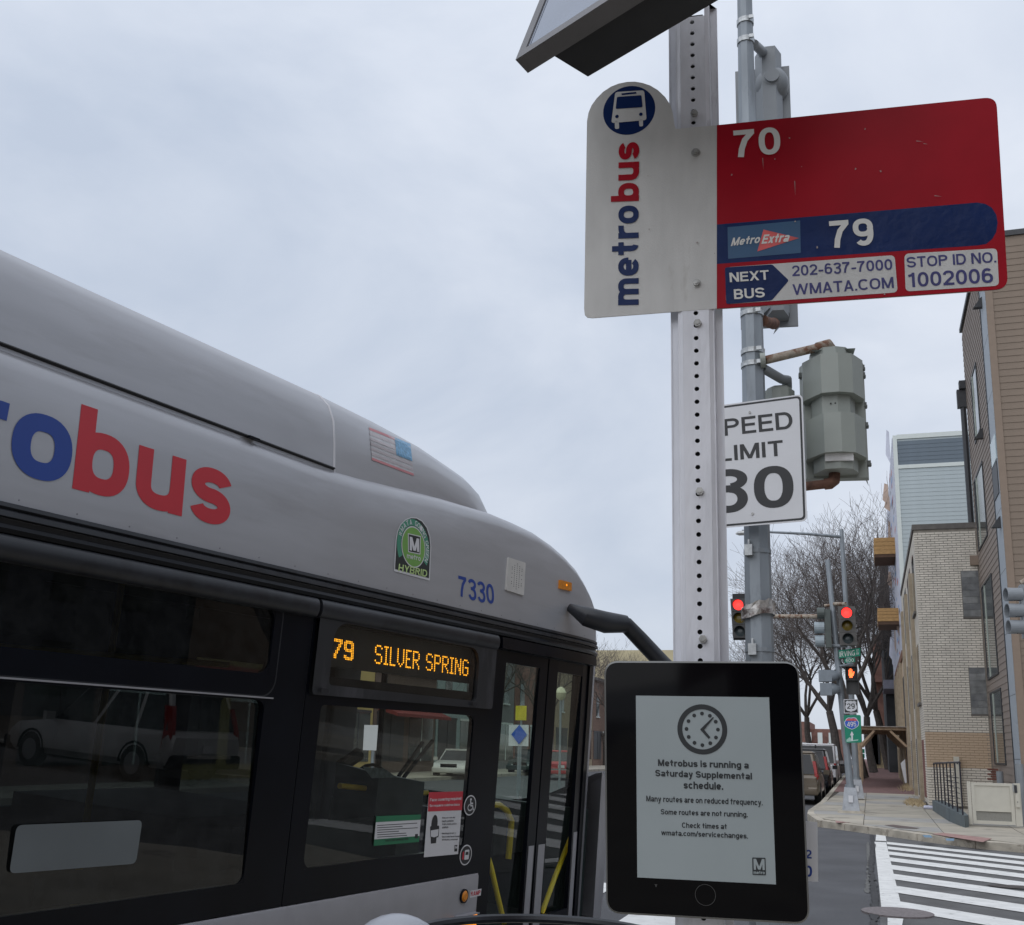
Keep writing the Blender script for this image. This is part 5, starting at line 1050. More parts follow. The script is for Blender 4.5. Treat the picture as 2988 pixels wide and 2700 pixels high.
gbx(gx0 + .06, gx0 + .13, gzb + .09, gzt - .07, 0, .05, M_gate, 'door_stile'); gbx(gx1 - .21, gx1 - .14, gzb + .09, gzt - .07, 0, .05, M_gate, 'door_stile')
gbx(gx0 + .13, gx1 - .21, gzb + .3, gzt - .07, .02, .04, M_gate, 'door_panel'); gbx(gx0 + .13, gx1 - .21, gzb + .285, gzb + .3, .0, .04, M_gate, 'door_edge'); gbx(gx0 + .13, gx1 - .21, gzb + .09, gzb + .285, .025, .04, M_gate2, 'mesh_panel')
gbx(gx1 - .12, gx1 - .07, gzt - .2, gzt - .04, -.03, 0, M_dark, 'latch'); gbx(gx1 - .11, gx1 - .03, gzt - .5, gzt - .21, -.05, 0, M_gate, 'lock_box'); gbx(gx1 - .085, gx1 - .07, gzt - .4, gzt - .38, -.056, -.05, M_hole, 'keyhole')
gbx(gx1 - .15, gx1 - .13, gzt - .18, gzt + .0, -.02, 0, M_band, 'hinge')
for k in range(4): pass
bp = thing('brick_pile', (XB - .3, 30.5, .3), 'rust red stepped brick stub behind the beige gate', 'bricks')
for k in range(5):
    a, b = atY(2884 + (k % 2) * 10, 2243 + k * 7, 31), atY(2906, 2249 + k * 7, 31); g = G(); g.box((a.x, 31, b.z), (b.x + .06, 31.3, a.z)); part('brick', g, mat('red stub brick', (.17, .07, .055), .9, var=.2), bp)
# dry grass and litter on the pavement
def tuft(label, pts, n, h):
    g = G(); random.seed(len(label))
    for _ in range(n):
        px, py = random.choice(pts); c = gnd(px + random.gauss(0, 9), py + random.gauss(0, 3), .2); c.z = gz(c.y); a = random.uniform(0, 6.3); l = random.uniform(.4, 1) * h
        d = V((math.cos(a), math.sin(a), 0)); g.add([c - d.orthogonal() * .012, c + d.orthogonal() * .012, c + d * l * .6 + V((0, 0, l))], [(0, 1, 2)])
    o = part('dry_grass', g, M_grass, kind='stuff'); tag(o, label, 'dry grass')
tuft('tuft of dry straw grass on the paving at the foot of the brick wall', [(2690, 2352), (2672, 2350), (2660, 2348), (2700, 2345)], 1400, .12)
tuft('dead weeds along the base of the receding brick wall', [(2705, 2325), (2700, 2312), (2680, 2305), (2665, 2312), (2650, 2315), (2712, 2335)], 1600, .22)
g = G(); c = gnd(2712, 2363, gz(31)); g.loft([[(c.x + dx, c.y + .06 * math.cos(t), gz(c.y) + .05 + .05 * math.sin(t) + .01 * math.sin(dx * 60)) for t in [k * PI / 4 for k in range(8)]] for dx in (-.14, -.1, 0, .1, .13)]); o = part('litter_bag', g, mat('white plastic litter', (.6, .62, .75), .3, var=.2, vs=30)); tag(o, 'crumpled white plastic bag lying beside the straw tuft', 'litter')

# ================================================================== TREES
def bare_tree(x, y, h, seed, label, spread=1.0, lean=0.0, trunk_r=.24, depth=7, twm=None, group=None, z0=None):
    rnd = random.Random(seed); z0 = gz(y) if z0 is None else z0
    t = thing('bare_tree', (x, y, z0), label, 'tree', group); gt_, gl, gw_ = G(), G(), G()
    def seg(g, p, q, r0, r1, n):
        d = (q - p); 
        if d.length < 1e-4: return
        d.normalize(); u = d.orthogonal().normalized(); v = d.cross(u)
        g.loft([[p + (u * math.cos(2 * PI * k / n) + v * math.sin(2 * PI * k / n)) * r0 for k in range(n)], [q + (u * math.cos(2 * PI * k / n) + v * math.sin(2 * PI * k / n)) * r1 for k in range(n)]], cap0=False, cap1=False)
    def grow(p, d, ln, r, lv):
        r = max(r, .0075)
        steps = 3 if lv < 5 else 2; g = gt_ if lv == 0 else gl if lv < 4 else gw_; n = 8 if lv == 0 else 5 if lv < 3 else 3; q = p
        for k in range(steps):
            d = (d + V((rnd.uniform(-1, 1), rnd.uniform(-1, 1), rnd.uniform(-.35, .6))) * (.13 if lv < 2 else .2)).normalized()
            q2 = q + d * ln / steps; r2 = r * (1 - .28 * (k + 1) / steps); seg(g, q, q2, r * (1 - .28 * k / steps), r2, n); q = q2
            if lv >= 2 and k < steps - 1 and lv < depth and rnd.random() < .62: 
                a = rnd.uniform(0, 2 * PI); s_ = d.orthogonal().normalized(); s_ = (s_ * math.cos(a) + d.cross(s_) * math.sin(a)); grow(q, (d * .55 + s_ * .75 + V((0, 0, .25))).normalized(), ln * rnd.uniform(.55, .8), r2 * .5, lv + 1)
        if lv >= depth: return
        m_ = 4 if lv == 0 else 3 if lv in (1, 3) else 2
        a0 = rnd.uniform(0, 2 * PI)
        for k in range(m_):
            a = a0 + 2 * PI * k / m_ + rnd.uniform(-.4, .4); s_ = d.orthogonal().normalized(); s_ = (s_ * math.cos(a) + d.cross(s_) * math.sin(a)); w = rnd.uniform(.35, .7) * spread
            grow(q, (d + s_ * w + V((0, 0, .12))).normalized(), ln * rnd.uniform(.68, .86), r2 * rnd.uniform(.6, .75), lv + 1)
    grow(V((x, y, z0)), V((lean, 0, 1)).normalized(), h * .24, trunk_r, 0)
    part('trunk', gt_, M_bark, t, smooth=True); part('limbs', gl, M_bark, t); part('twigs', gw_, M_twig, t, kind='stuff')
    return t
def tx(px, y): return atY(px, 2150, y).x
bare_tree(tx(2512, 58), 58, 15.5, 21, 'large bare tree on the pavement directly behind the far signal poles', 1.0, -.12, .32, group=None)
bare_tree(tx(2452, 66), 66, 15, 5, 'bare tree leaning left behind the lit red signal, second from the canopy', 1.1, -.25, .28)
bare_tree(tx(2370, 84), 84, 15, 8, 'more distant bare tree above the parked cars', 1.15, -.1, .26)
bare_tree(tx(2265, 100), 100, 15, 12, 'far bare tree between the near pole and the tablet corner', 1.1, .0, .25, depth=6)
bare_tree(tx(2590, 80), 80, 17, 31, 'bare tree rising in front of the charcoal building', .9, -.05, .3)
bare_tree(tx(2545, 70), 70, 14, 51, 'bare tree whose crown fills the gap between the signals and the charcoal building', 1.1, -.1, .26)
for i, (px, y, h, lb_) in enumerate(((1765, 95, 11, 'bare tree just right of the bus, behind the mirror arm'), (1850, 110, 10, 'bare tree between the mirror arm and the perforated post'), (1935, 120, 9.5, 'small bare tree close to the left edge of the perforated post'), (2155, 120, 13, 'bare tree seen between the perforated post and the near signal pole'))):
    bare_tree(tx(px, y), y, h, 40 + i, lb_, 1.1, 0, .2, depth=6, z0=0)
for i, (x, y, h) in enumerate(((-19, 52, 11), (-19.5, 66, 12), (-19, 84, 12))):
    bare_tree(x, y, h, 60 + i, 'bare street tree across the road seen through the bus, %s' % ('nearest', 'middle', 'farthest')[i], 1.0, 0, .2, depth=6, z0=0)

# ================================================================== CARS
def make_car(name, label, cat, paint, L_=4.6, W_=1.82, H_=1.7, kind='suv', spare=False, rear_lamp='tall', hood=None):
    """built about its own centre on the ground, nose towards +y"""
    t = thing(name, (0, 0, 0), label, cat); hl, hw = L_ / 2, W_ / 2; van = kind == 'van'; sed = kind == 'sedan'
    zb, zs = .28, H_ * (.56 if not sed else .62)            # sill, shoulder
    if hood is None: hood = zs * .93
    def ring(y, wb, z0, zt, inset=.0, k=1.0):
        a = wb; return [(-a * .9, y, z0), (-a, y, z0 + .12), (-a * k, y, zt - .14), (-a * (k - .05) + inset, y, zt), (a * (k - .05) - inset, y, zt), (a * k, y, zt - .14), (a, y, z0 + .12), (a * .9, y, z0)]
    g = G(); g.loft([ring(-hl, hw * .9, zb + .16, zs - .1), ring(-hl + .12, hw * .98, zb + .02, zs), ring(-hl * .5, hw, zb, zs), ring(hl * .4, hw, zb, zs), ring(hl * .48, hw, zb, zs - .03), ring(hl - .35, hw * .97, zb, hood - .06), ring(hl - .06, hw * .9, zb + .06, hood - .22), ring(hl, hw * .8, zb + .16, hood - .34)])
    body = local('body', g, paint, t, smooth=True)
    # greenhouse
    yr, yr2 = (-hl + .1, -hl + .34) if not sed else (-hl + .95, -hl + 1.5); yf, yf2 = hl * .42, hl * .08
    if van: yr, yr2, yf, yf2 = -hl + .05, -hl + .16, hl * .55, hl * .3
    wt = hw * (.8 if not van else .9); wl_ = hw * .95
    def gr(y, w, z): return [(-w, y, z), (w, y, z)]
    P = lambda y, w, z: ((-w, y, z), (w, y, z))
    b = [(-wl_, yr, zs - .02), (wl_, yr, zs - .02), (wl_, yf, zs - .05), (-wl_, yf, zs - .05), (-wt, yr2, H_ - .04), (wt, yr2, H_ - .04), (wt, yf2, H_ - .05), (-wt, yf2, H_ - .05)]
    g = G(); g.hexa(b); rf = local('cabin', g, paint, t, bevel=.06)
    g = G(); g.loft([[(-wt, yr2 - .02, H_ - .04), (-wt * .92, yr2, H_ + .01), (wt * .92, yr2, H_ + .01), (wt, yr2 - .02, H_ - .04)], [(-wt, yf2, H_ - .05), (-wt * .92, yf2, H_), (wt * .92, yf2, H_), (wt, yf2, H_ - .05)]]); local('roof', g, paint, t, smooth=True)
    def quad_on(c, name_, m, o, in_=.08, par=t):             # glass set 4 mm proud of a cabin side
        c = [V(p) for p in c]; ctr = sum(c, V()) / 4; nn = (c[1] - c[0]).cross(c[3] - c[0]).normalized()
        if nn.dot(ctr - V((0, 0, zs))) < 0: nn = -nn
        q = [p + (ctr - p) * in_ / max(.3, (ctr - p).length) * 1.2 + nn * .004 for p in c]; g = G(); g.add(q + [p + nn * .004 for p in q], [(0, 1, 2, 3), (7, 6, 5, 4), (0, 4, 5, 1), (1, 5, 6, 2), (2, 6, 7, 3), (3, 7, 4, 0)]); return local(name_, g, m, par)
    quad_on([b[0], b[1], b[5], b[4]], 'rear_window', M_carglass, 0, .1); quad_on([b[3], b[2], b[6], b[7]], 'windscreen', M_carglass, 0, .08)
    for s_ in (0, 1):
        B0, B1, B2, B3 = (b[0], b[3], b[7], b[4]) if s_ == 0 else (b[1], b[2], b[6], b[5]); B0, B1, B2, B3 = map(V, (B0, B1, B2, B3))
        cuts = (0, .27, .62, 1) if not sed else (0, .5, 1)
        for i in range(len(cuts) - 1):
            a_, c_ = cuts[i], cuts[i + 1]; quad_on([B0.lerp(B1, a_), B0.lerp(B1, c_), B3.lerp(B2, c_), B3.lerp(B2, a_)], 'side_window', M_carglass, 0, .055)
    for x in (-1, 1):
        for y in (-hl * .62, hl * .62):
            r = .34 if not sed else .31; g = G(); rings = []
            for xx, rr in ((-.11, r * .93), (-.08, r), (.08, r), (.11, r * .93)): rings.append([(x * (hw - .1) + xx, y + rr * math.cos(a), r + rr * math.sin(a)) for a in [2 * PI * k / 18 for k in range(18)]])
            g.loft(rings); wh = local('wheel', g, M_tyre, t, smooth=True); g = G(); xo = x * (hw + .012)
            g.loft([[(xo - x * .03, y + r * .66 * math.cos(a), r + r * .66 * math.sin(a)) for a in [2 * PI * k / 18 for k in range(18)]], [(xo, y + r * .6 * math.cos(a), r + r * .6 * math.sin(a)) for a in [2 * PI * k / 18 for k in range(18)]]]); local('rim', g, M_rimm, wh)
        # arches
        for y in (-hl * .62, hl * .62): g = G(); g.loft([[(x * (hw + .004), y + .4 * math.cos(a), .34 + .4 * math.sin(a)), (x * (hw + .004), y + .36 * math.cos(a), .34 + .36 * math.sin(a)), (x * (hw - .12), y + .36 * math.cos(a), .34 + .36 * math.sin(a)), (x * (hw - .12), y + .4 * math.cos(a), .34 + .4 * math.sin(a))] for a in [PI * k / 12 for k in range(13)]]); local('wheel_arch', g, M_rubber, t)
        # lamps
        if rear_lamp == 'tall': z0, z1 = zs - .3, H_ - .3; yy = lambda z: -hl + .07 + (max(0, z - zs) / (H_ - zs)) * .24
        else: z0, z1 = zs - .28, zs - .02; yy = lambda z: -hl + .02
        g = G(); n = 6; g.loft([[(x * (hw * (.84 if z < zs else .84 - .14 * (z - zs) / (H_ - zs))) , yy(z) - .02, z), (x * hw * (.93 if z < zs else .93 - .12 * (z - zs) / (H_ - zs)), yy(z) - .01, z), (x * hw * (.985 if z < zs else .96 - .13 * (z - zs) / (H_ - zs)), yy(z) + .16, z), (x * hw * .78, yy(z) + .16, z)] for z in [z0 + (z1 - z0) * k / n for k in range(n + 1)]]); tl = local('tail_lamp', g, M_tail, t, smooth=False)
        g = G(); zc = z0 + .1; g.box((min(x * hw * .78, x * hw * .93), yy(zc) - .03, z0 + .03), (max(x * hw * .78, x * hw * .93), yy(zc), z0 + .13)); local('reverse_lamp', g, M_clear, tl)
        g = G(); g.loft([[(x * hw * .5, hl - .02, hood - .36), (x * hw * .8, hl - .1, hood - .34), (x * hw * .8, hl - .1, hood - .2), (x * hw * .5, hl - .02, hood - .24)], [(x * hw * .5, hl - .2, hood - .36), (x * hw * .88, hl - .25, hood - .34), (x * hw * .88, hl - .25, hood - .18), (x * hw * .5, hl - .2, hood - .2)]]); local('headlight', g, M_clear, t)
        g = G(); g.box((min(x * hw, x * (hw + .2)), hl * .36, zs - .02), (max(x * hw, x * (hw + .2)), hl * .36 + .1, zs + .14)); local('door_mirror', g, paint, t)
    for y0, y1 in ((-hl - .07, -hl + .2), (hl - .2, hl + .05)): g = G(); g.box((-hw * .93, y0, .3), (hw * .93, y1, .56)); local('bumper', g, paint if kind == 'sedan' or spare else M_rubber, t, bevel=.05)
    g = G(); g.box((-hw * .6, -hl - .085, .5), (hw * .6, -hl - .06, .57)); local('bumper_strip', g, M_chrome if kind != 'suv' or not spare else paint, t)
    g = G(); g.box((-.16, -hl - .09, .6), (.16, -hl - .06, .74)); local('number_plate', g, M_clear, t)
    g = G(); g.box((-hw * .45, hl - .0, .55), (hw * .45, hl + .03, .72)); local('grille', g, M_rubber, t)
    if spare: g = G(); g.loft([[(.0 + r * math.cos(a), yy_, .95 + r * math.sin(a)) for a in [2 * PI * k / 24 for k in range(24)]] for r, yy_ in ((.34, -hl - .05), (.35, -hl - .2), (.3, -hl - .26), (.1, -hl - .27))]); local('spare_wheel_cover', g, paint, t, smooth=True)
    if van:
        for x in (-.6, .6): g = G(); g.box((x * hw - .02, -hl + .2, H_ + .0), (x * hw + .02, hl * .2, H_ + .06)); local('roof_rail', g, M_clear, t)
        g = G(); g.box((-.02, -hl + .02, .6), (.02, -hl + .1, H_ - .05)); local('door_gap', g, M_rubber, t)
    return t
def paint(nm, c, r=.3): return mat(nm, c, r, .25, var=.04, vs=2, coat=.5, spec=.6)
c1 = make_car('parked_car', 'tan sport utility car with tall red tail lamps, first in the parked row', 'car', paint('tan car paint', (.16, .13, .095)), 4.55, 1.8, 1.68, spare=True)
c1.location = (-1.62 - .9, 36.7 + 2.2, 0); c1['group'] = 'cars parked along the far kerb'
c2 = make_car('parked_car', 'black sport utility car with chrome bumper, second in the parked row', 'car', paint('black car paint', (.02, .022, .026), .2), 4.7, 1.86, 1.82)
c2.location = (-1.6 - .93, 45.2 + 2.3, 0); c2['group'] = 'cars parked along the far kerb'
c3 = make_car('parked_van', 'white van with roof rails, third in the parked row', 'van', paint('white van paint', (.62, .62, .64)), 5.2, 1.95, 2.1, kind='van')
c3.location = (-1.55 - .98, 54 + 2.6, 0); c3['group'] = 'cars parked along the far kerb'
c4 = copy_tree(c2, (-2.6, 64, 0), 0, 'dark sport utility car parked beyond the white van, mostly hidden')
wcar = make_car('oncoming_car', 'white sedan facing the bus, seen through its front side window', 'car', paint('white sedan paint', (.6, .6, .58)), 4.5, 1.75, 1.4, kind='sedan', rear_lamp='low')
rcar = make_car('passing_car', 'red sedan seen through the bus door glass', 'car', paint('red sedan paint', (.4, .02, .03)), 4.4, 1.75, 1.45, kind='sedan', rear_lamp='low')
bcar = make_car('passing_car', 'dark green sedan beside the red one seen through the rear door leaf', 'car', paint('dark green sedan paint', (.02, .04, .04)), 4.5, 1.78, 1.45, kind='sedan', rear_lamp='low')
p = gnd(*K4(850, 1005), 0); wcar.location = (p.x, p.y + 2, 0); wcar.rotation_euler.z = PI + .15
p = gnd(*K4(1455, 1010), 0); rcar.location = (p.x, p.y + 2, 0); rcar.rotation_euler.z = .25
p = gnd(*K4(1255, 985), 0); bcar.location = (p.x, p.y + 3, 0); bcar.rotation_euler.z = PI
# silver wagon that the dark bus windows mirror
mcar = make_car('parked_car', 'silver sport utility car on the side street, mirrored in the dark bus window', 'car', paint('silver wagon paint', (.55, .55, .55)), 4.7, 1.85, 1.72)
mcar.location = (12.6, 12.9, 0); mcar.rotation_euler.z = -1.75

# ================================================================== ACROSS THE MAIN STREET
XW = -23
g = G(); g.prism([(XW + 4.2, -60), (XW + 4.2, 34), (XW + 4.2, 200), (XW - 1, 200), (XW - 1, -60)], -.02, .15); struct('west_pavement', g, M_walk)
def shop(nm, label, y0, y1, z1, m, dark=True, awn=None, sgn=None, wins=True):
    t = thing(nm, (XW, (y0 + y1) / 2, .15), label, 'building'); g = G(); g.box((XW - 14, y0 + .02, 0), (XW, y1 - .02, z1)); part('wall', g, m, t)
    g = G(); g.box((XW - .05, y0 + .02, z1), (XW + .25, y1 - .02, z1 + .25)); part('cornice', g, M_cop, t)
    n = max(1, int((y1 - y0) / 3.2)); w = (y1 - y0) / n
    for k in range(n):
        ya = y0 + k * w; g = G(); g.box((XW, ya + .35, .7), (XW + .03, ya + w - .35, 3.0)); f = part('shop_window', g, M_glassb if k % 3 else M_dark, t)
        g = G(); g.box((XW, ya + .3, 3.0), (XW + .06, ya + w - .3, 3.12)); g.box((XW, ya + w / 2 - .04, .7), (XW + .06, ya + w / 2 + .04, 3.0)); part('frame', g, M_trim if k % 2 else M_dark, f)
        if wins and z1 > 6:
            for z in [4.4 + 2.9 * q for q in range(int((z1 - 4.4) / 2.9))]:
                g = G(); g.box((XW, ya + w / 2 - .5, z), (XW + .03, ya + w / 2 + .5, z + 1.7)); f = part('window', g, M_glassb, t); g = G(); g.box((XW, ya + w / 2 - .6, z - .12), (XW + .1, ya + w / 2 + .6, z - .02)); part('sill', g, M_trim, f)
    if awn: g = G(); g.prism([(XW + .02, 3.5), (XW + 1.1, 3.05), (XW + 1.1, 2.9), (XW + .02, 3.2)], y0 + .4, y1 - .4); part('awning', g, awn, t, Matrix(((1, 0, 0, 0), (0, 0, 1, 0), (0, 1, 0, 0), (0, 0, 0, 1))))
    if sgn: g = G(); g.box((XW + .02, y0 + 1, 3.5), (XW + .12, y1 - 1, 4.3)); part('shop_board', g, sgn, t)
    return t
M_ywall = mat('yellow painted wall', (.42, .33, .12), .8, var=.12, vs=.6)
shop('yellow_shop', 'yellow painted corner shop across the road seen through the bus', 32, 48, 6.2, M_ywall, sgn=M_red)
shop('corner_shop', 'brown fronted shop with dark windows next to the yellow one', 48.1, 56, 5.2, mat('brown shopfront', (.14, .1, .08), .8), awn=mat('dark red awning', (.22, .03, .03), .8), sgn=M_trim)
shop('row_house', 'pale blue row house across the road, seen through the bus doors', 56.1, 63, 8.4, mat('pale teal paint', (.3, .4, .4), .8))
shop('row_house', 'grey stone row house beyond the pale blue one', 63.1, 70, 9.5, mat('grey stone', (.2, .2, .2), .9))
shop('row_house', 'dark red brick row house beyond the grey stone one', 70.1, 80, 9, M_redb)
shop('row_house', 'tan brick row house near the far end of the opposite row', 80.1, 92, 8, mat('tan brick', (.34, .28, .2), .9, var=.2))
shop('row_house', 'brown brick house at the far end of the opposite row', 92.1, 120, 7.5, mat('brown brick', (.2, .13, .1), .9, var=.2))
shop('row_house', 'brick row south of the yellow shop, glimpsed through the rear bus windows', 10, 31.9, 7.4, mat('muted brick', (.19, .12, .1), .9, var=.2))
shop('row_house', 'pale rendered row opposite the back of the bus', -20, 9.9, 7.8, mat('pale render', (.36, .34, .3), .9, var=.15))
# distant tan block at the end of the street
a, b = atY(1700, 1898, 190), atY(2010, 1898, 190); t = thing('distant_block', ((a.x + b.x) / 2, 190, 0), 'low tan block on the rise at the end of the street', 'building'); g = G(); g.box((a.x - 6, 190, 0), (b.x + 4, 210, a.z)); part('wall', g, mat('tan far wall', (.48, .42, .27), .9, var=.15, vs=.3), t)
for k in range(7): g = G(); x = a.x + k * 3.1; g.box((x, 189.9, a.z * .45), (x + 1.6, 190, a.z * .62)); part('window', g, mat('tan far glass', (.35, .34, .27), .5), t)
a = atY(2385, 2120, 150); t = thing('distant_row', (a.x, 150, 0), 'far brick rows closing the street above the parked cars', 'building'); g = G(); g.box((a.x - 6, 150, 0), (a.x - 1, 165, a.z + .6)); g.box((a.x - 1, 151, 0), (a.x + 3.4, 166, a.z - .3)); part('wall', g, M_redb, t)
for k in range(6): g = G(); x = a.x - 5.6 + k * 1.4; g.box((x, 149.9, a.z - 2.2), (x + .6, 149.98, a.z - .8)); part('window', g, M_trim, t)
# street furniture seen through the bus
def sgnpost(px, py, y, z1, label, board, m, txt=None, nm='sign_post'):
    c = atY(px, py, y); t = thing(nm, (c.x, y, .1), label, 'sign'); g = G(); g.tube([V((c.x, y, .1)), V((c.x, y, z1))], .04, 8); part('post', g, M_pole, t)
    g = G(); g.box((c.x - board[0] / 2, y - .05, z1 - board[1]), (c.x + board[0] / 2, y - .03, z1)); part('plate', g, m, t); return t
q = K4(1275, 755); sgnpost(*q, 30, atY(q[0], q[1] - 28, 30).z, 'white plate with a blue diamond across the road, seen through the bus door', (.6, .6), M_swhite)
c = atY(*q, 29.9); g = G(); g.add([(c.x, 29.9, c.z + .28), (c.x + .24, 29.9, c.z), (c.x, 29.9, c.z - .28), (c.x - .24, 29.9, c.z)], [(0, 1, 2, 3)]); o = part('blue_diamond', g, M_sblue, bpy.data.objects['sign_post'])
q = K4(1288, 625); sgnpost(*q, 36, atY(q[0], q[1] - 16, 36).z, 'yellow warning plate seen through the rear leaf of the bus door', (.4, .5), mat('yellow plate', (.6, .5, .03), .5))
q = K4(1508, 560); t = sgnpost(*q, 34, atY(q[0], q[1], 34).z, 'street lamp with a round pale globe across the road', (.05, .05), M_pole, nm='street_lamp'); g = G(); c = atY(*q, 34); g.loft([[(c.x + r * math.cos(a), 34 + r * math.sin(a), c.z + z) for a in [2 * PI * k / 12 for k in range(12)]] for r, z in ((.06, -.02), (.16, .08), (.19, .22), (.12, .36), (.02, .42))]); part('globe', g, mat('cream globe', (.6, .57, .4), .4), t, smooth=True)
q = K4(225, 620); t = sgnpost(*q, 24, atY(*q, 24).z, 'grey post with a white one way plate seen through the bus', (.75, .25), M_swhite)
q = K4(462, 760); t = sgnpost(*q, 22, atY(q[0], q[1] - 30, 22).z, 'white notice on a post across the road seen through the bus', (.45, .55), M_swhite)
q = K4(690, 720)
# ================================================================== BEHIND THE CAMERA (mirrored by glass and tablet)
def mirror_block(nm, label, x0, x1, y0, y1, z1, m):
    t = thing(nm, ((x0 + x1) / 2, (y0 + y1) / 2, .15), label, 'building'); g = G(); g.box((x0, y0, 0), (x1, y1, z1)); part('wall', g, m, t)
    for k in range(int((y1 - y0) / 3)):
        for z in (1, 4.4, 7.6):
            if z + 2 < z1: g = G(); y = y0 + .8 + k * 3; g.box((x0 - .03, y, z), (x0, y + 1.3, z + 1.9)); part('window', g, M_glassb, t)
    for k in range(int((x1 - x0) / 3)):
        for z in (1, 4.4, 7.6):
            if z + 2 < z1: g = G(); x = x0 + .8 + k * 3; g.box((x, y1, z), (x + 1.3, y1 + .03, z + 1.9)); part('window', g, M_glassb, t)
    return t
mirror_block('brick_corner_house', 'dark brick corner house behind the bus stop, out of direct view', 4.6, 18, -26, 1.0, 10, mat('mirrored brick', (.17, .1, .09), .9, var=.2))
mirror_block('brick_row', 'brick row further south along the pavement, out of direct view', 2.2, 18, -70, -26.2, 11, mat('mirrored brick', (.17, .1, .09)))
mirror_block('side_street_row', 'tan row on the side street, mirrored in the bus windows', 32.5, 50, 2, 33, 10.5, mat('muted slate wall', (.1, .11, .125), .9))
bare_tree(10.5, 15.5, 9, 77, 'bare tree on the side street, mirrored in the bus roofline glass', 1.1, 0, .18, depth=6, z0=.1)

# ================================================================== BUS
bu = ray(3257, 2223); bu.z = 0; bu.normalize(); bn = V((bu.y, -bu.x, 0)); tl_ = math.radians(3.5)
bw3 = V((0, 0, 1)) * math.cos(tl_) + bn * math.sin(tl_)
bP = dist(1452, 1826, 7.0); bP = bP - bw3 * (bP.z / bw3.z)
BF = Fr(bu, bw3, bP)                                          # u forward along the bus, w up its side, n out to the kerb
b4 = lambda x, y, o=0.0: BF.at(*K4(x, y), o); b1_ = lambda x, y, o=0.0: BF.at(*K1(x, y), o); b2_ = lambda x, y, o=0.0: BF.at(*K2(x, y), o); b3_ = lambda x, y, o=0.0: BF.at(*K3(x, y), o); bf_ = lambda x, y, o=0.0: BF.at(*KF(x, y), o)
bus = thing('city_bus', BF.pt(-3, 0, -1.3), 'silver low floor metrobus at the stop with amber 79 SILVER SPRING side display', 'bus')
def bpart(nm, g, m, par=None, **kw): return part(nm, g, m, par or bus, BF.M, **kw)
REAR, WB = -9.5, -2.55
def interp(x, tab):
    for (a, p), (b, q) in zip(tab, tab[1:]):
        if x <= b: t = (x - a) / (b - a); t = max(0, t); return p + (q - p) * t if not isinstance(p, tuple) else tuple(pp + (qq - pp) * t for pp, qq in zip(p, q))
    return tab[-1][1]
# front plan inset of the side and height of the roof shoulder along the length
INS = [(-10, 0), (1.15, 0), (1.4, -.012), (1.6, -.04), (1.75, -.09), (1.86, -.17), (1.95, -.3)]
ROOF = [(-10, 3.035), (-1.75, 3.035), (-1.2, 3.07), (-.6, 3.115), (.1, 3.15), (.6, 3.13), (.95, 3.08), (1.25, 2.99), (1.5, 2.87), (1.7, 2.74), (1.86, 2.58), (1.95, 2.42)]
def cove_n(t): return -(t - 2.43) * .085
def shell_ring(s):
    i = interp(s, INS); T = max(2.36, interp(s, ROOF)); k = min(1.0, (T - 2.3) / .6); r = .105 * k; n_ = cove_n(T)
    crown = .10 * k; mid = (WB) / 2
    half = [(i, 2.35), (i, 2.43)] + ([(i + cove_n(2.43 + (T - r - 2.43) * q), 2.43 + (T - r - 2.43) * q) for q in (.33, .66, 1.0)] if T - r > 2.43 else [(i, 2.43 + .001 * q) for q in (1, 2, 3)])
    tb = half[-1][1]
    for q in range(1, 7):
        a = PI / 2 * q / 6; half.append((i + n_ - r * 1.3 * (1 - math.cos(a)), tb + r * math.sin(a)))
    e = half[-1]; half += [(e[0] + (mid - e[0]) * q, e[1] + crown * math.sin(PI / 2 * q)) for q in (.3, .65, 1.0)]
    full = half + [(2 * mid - p[0], p[1]) for p in half[-2::-1]]
    return [(s, p[1], p[0]) for p in full]
ss_ = [REAR, -6, -4, -2.5, -1.9, -1.5, -1.2, -.9, -.6, -.3, 0, .3, .6, .85, 1.05, 1.25, 1.4, 1.55, 1.65, 1.75, 1.82, 1.88, 1.93]
g = G(); g.loft([shell_ring(s) for s in ss_], closed=False)
roof = bpart('roof_shell', g, M_silver, smooth=True)
g = G(); r0 = shell_ring(1.93); r1 = [(1.99, 2.35 + (p[1] - 2.35) * .8, p[2] * .96 - .05) for p in r0]; g.loft([r0, r1], closed=False); bpart('front_cap', g, M_rubber, smooth=True)
# rooftop fairing over the batteries
def fair_ring(s):
    topT = interp(s, [(-10, 3.50), (-.9, 3.515), (-.55, 3.515), (-.2, 3.49), (.1, 3.48), (.35, 3.44), (.6, 3.37), (.85, 3.26), (1.05, 3.14), (1.25, 2.98)])
    si = interp(s, [(-10, -.085), (-1.7, -.085), (-1.2, -.11), (-.8, -.15), (-.4, -.20), (0, -.25), (.35, -.33), (.65, -.45), (.85, -.57), (1.05, -.72), (1.25, -.9)])
    base = 2.95; h = topT - base; k = min(1, h / .55)
    half = [(si, base), (si - .01, base + h * .12), (si - .03, base + h * .4), (si - .055, base + h * .62), (si - .10, base + h * .78), (si - .17, base + h * .89), (si - .27, base + h * .96), (si - .40, base + h * .99), (-1.275, topT + .03 * k)]
    full = half + [(WB - p[0], p[1]) for p in half[-2::-1]]
    return [(s, p[1], p[0]) for p in full]
fs_ = [REAR, -5, -3, -1.9, -1.712]
g = G(); g.loft([fair_ring(s) for s in fs_], closed=False); bpart('roof_fairing', g, M_silver, smooth=True)
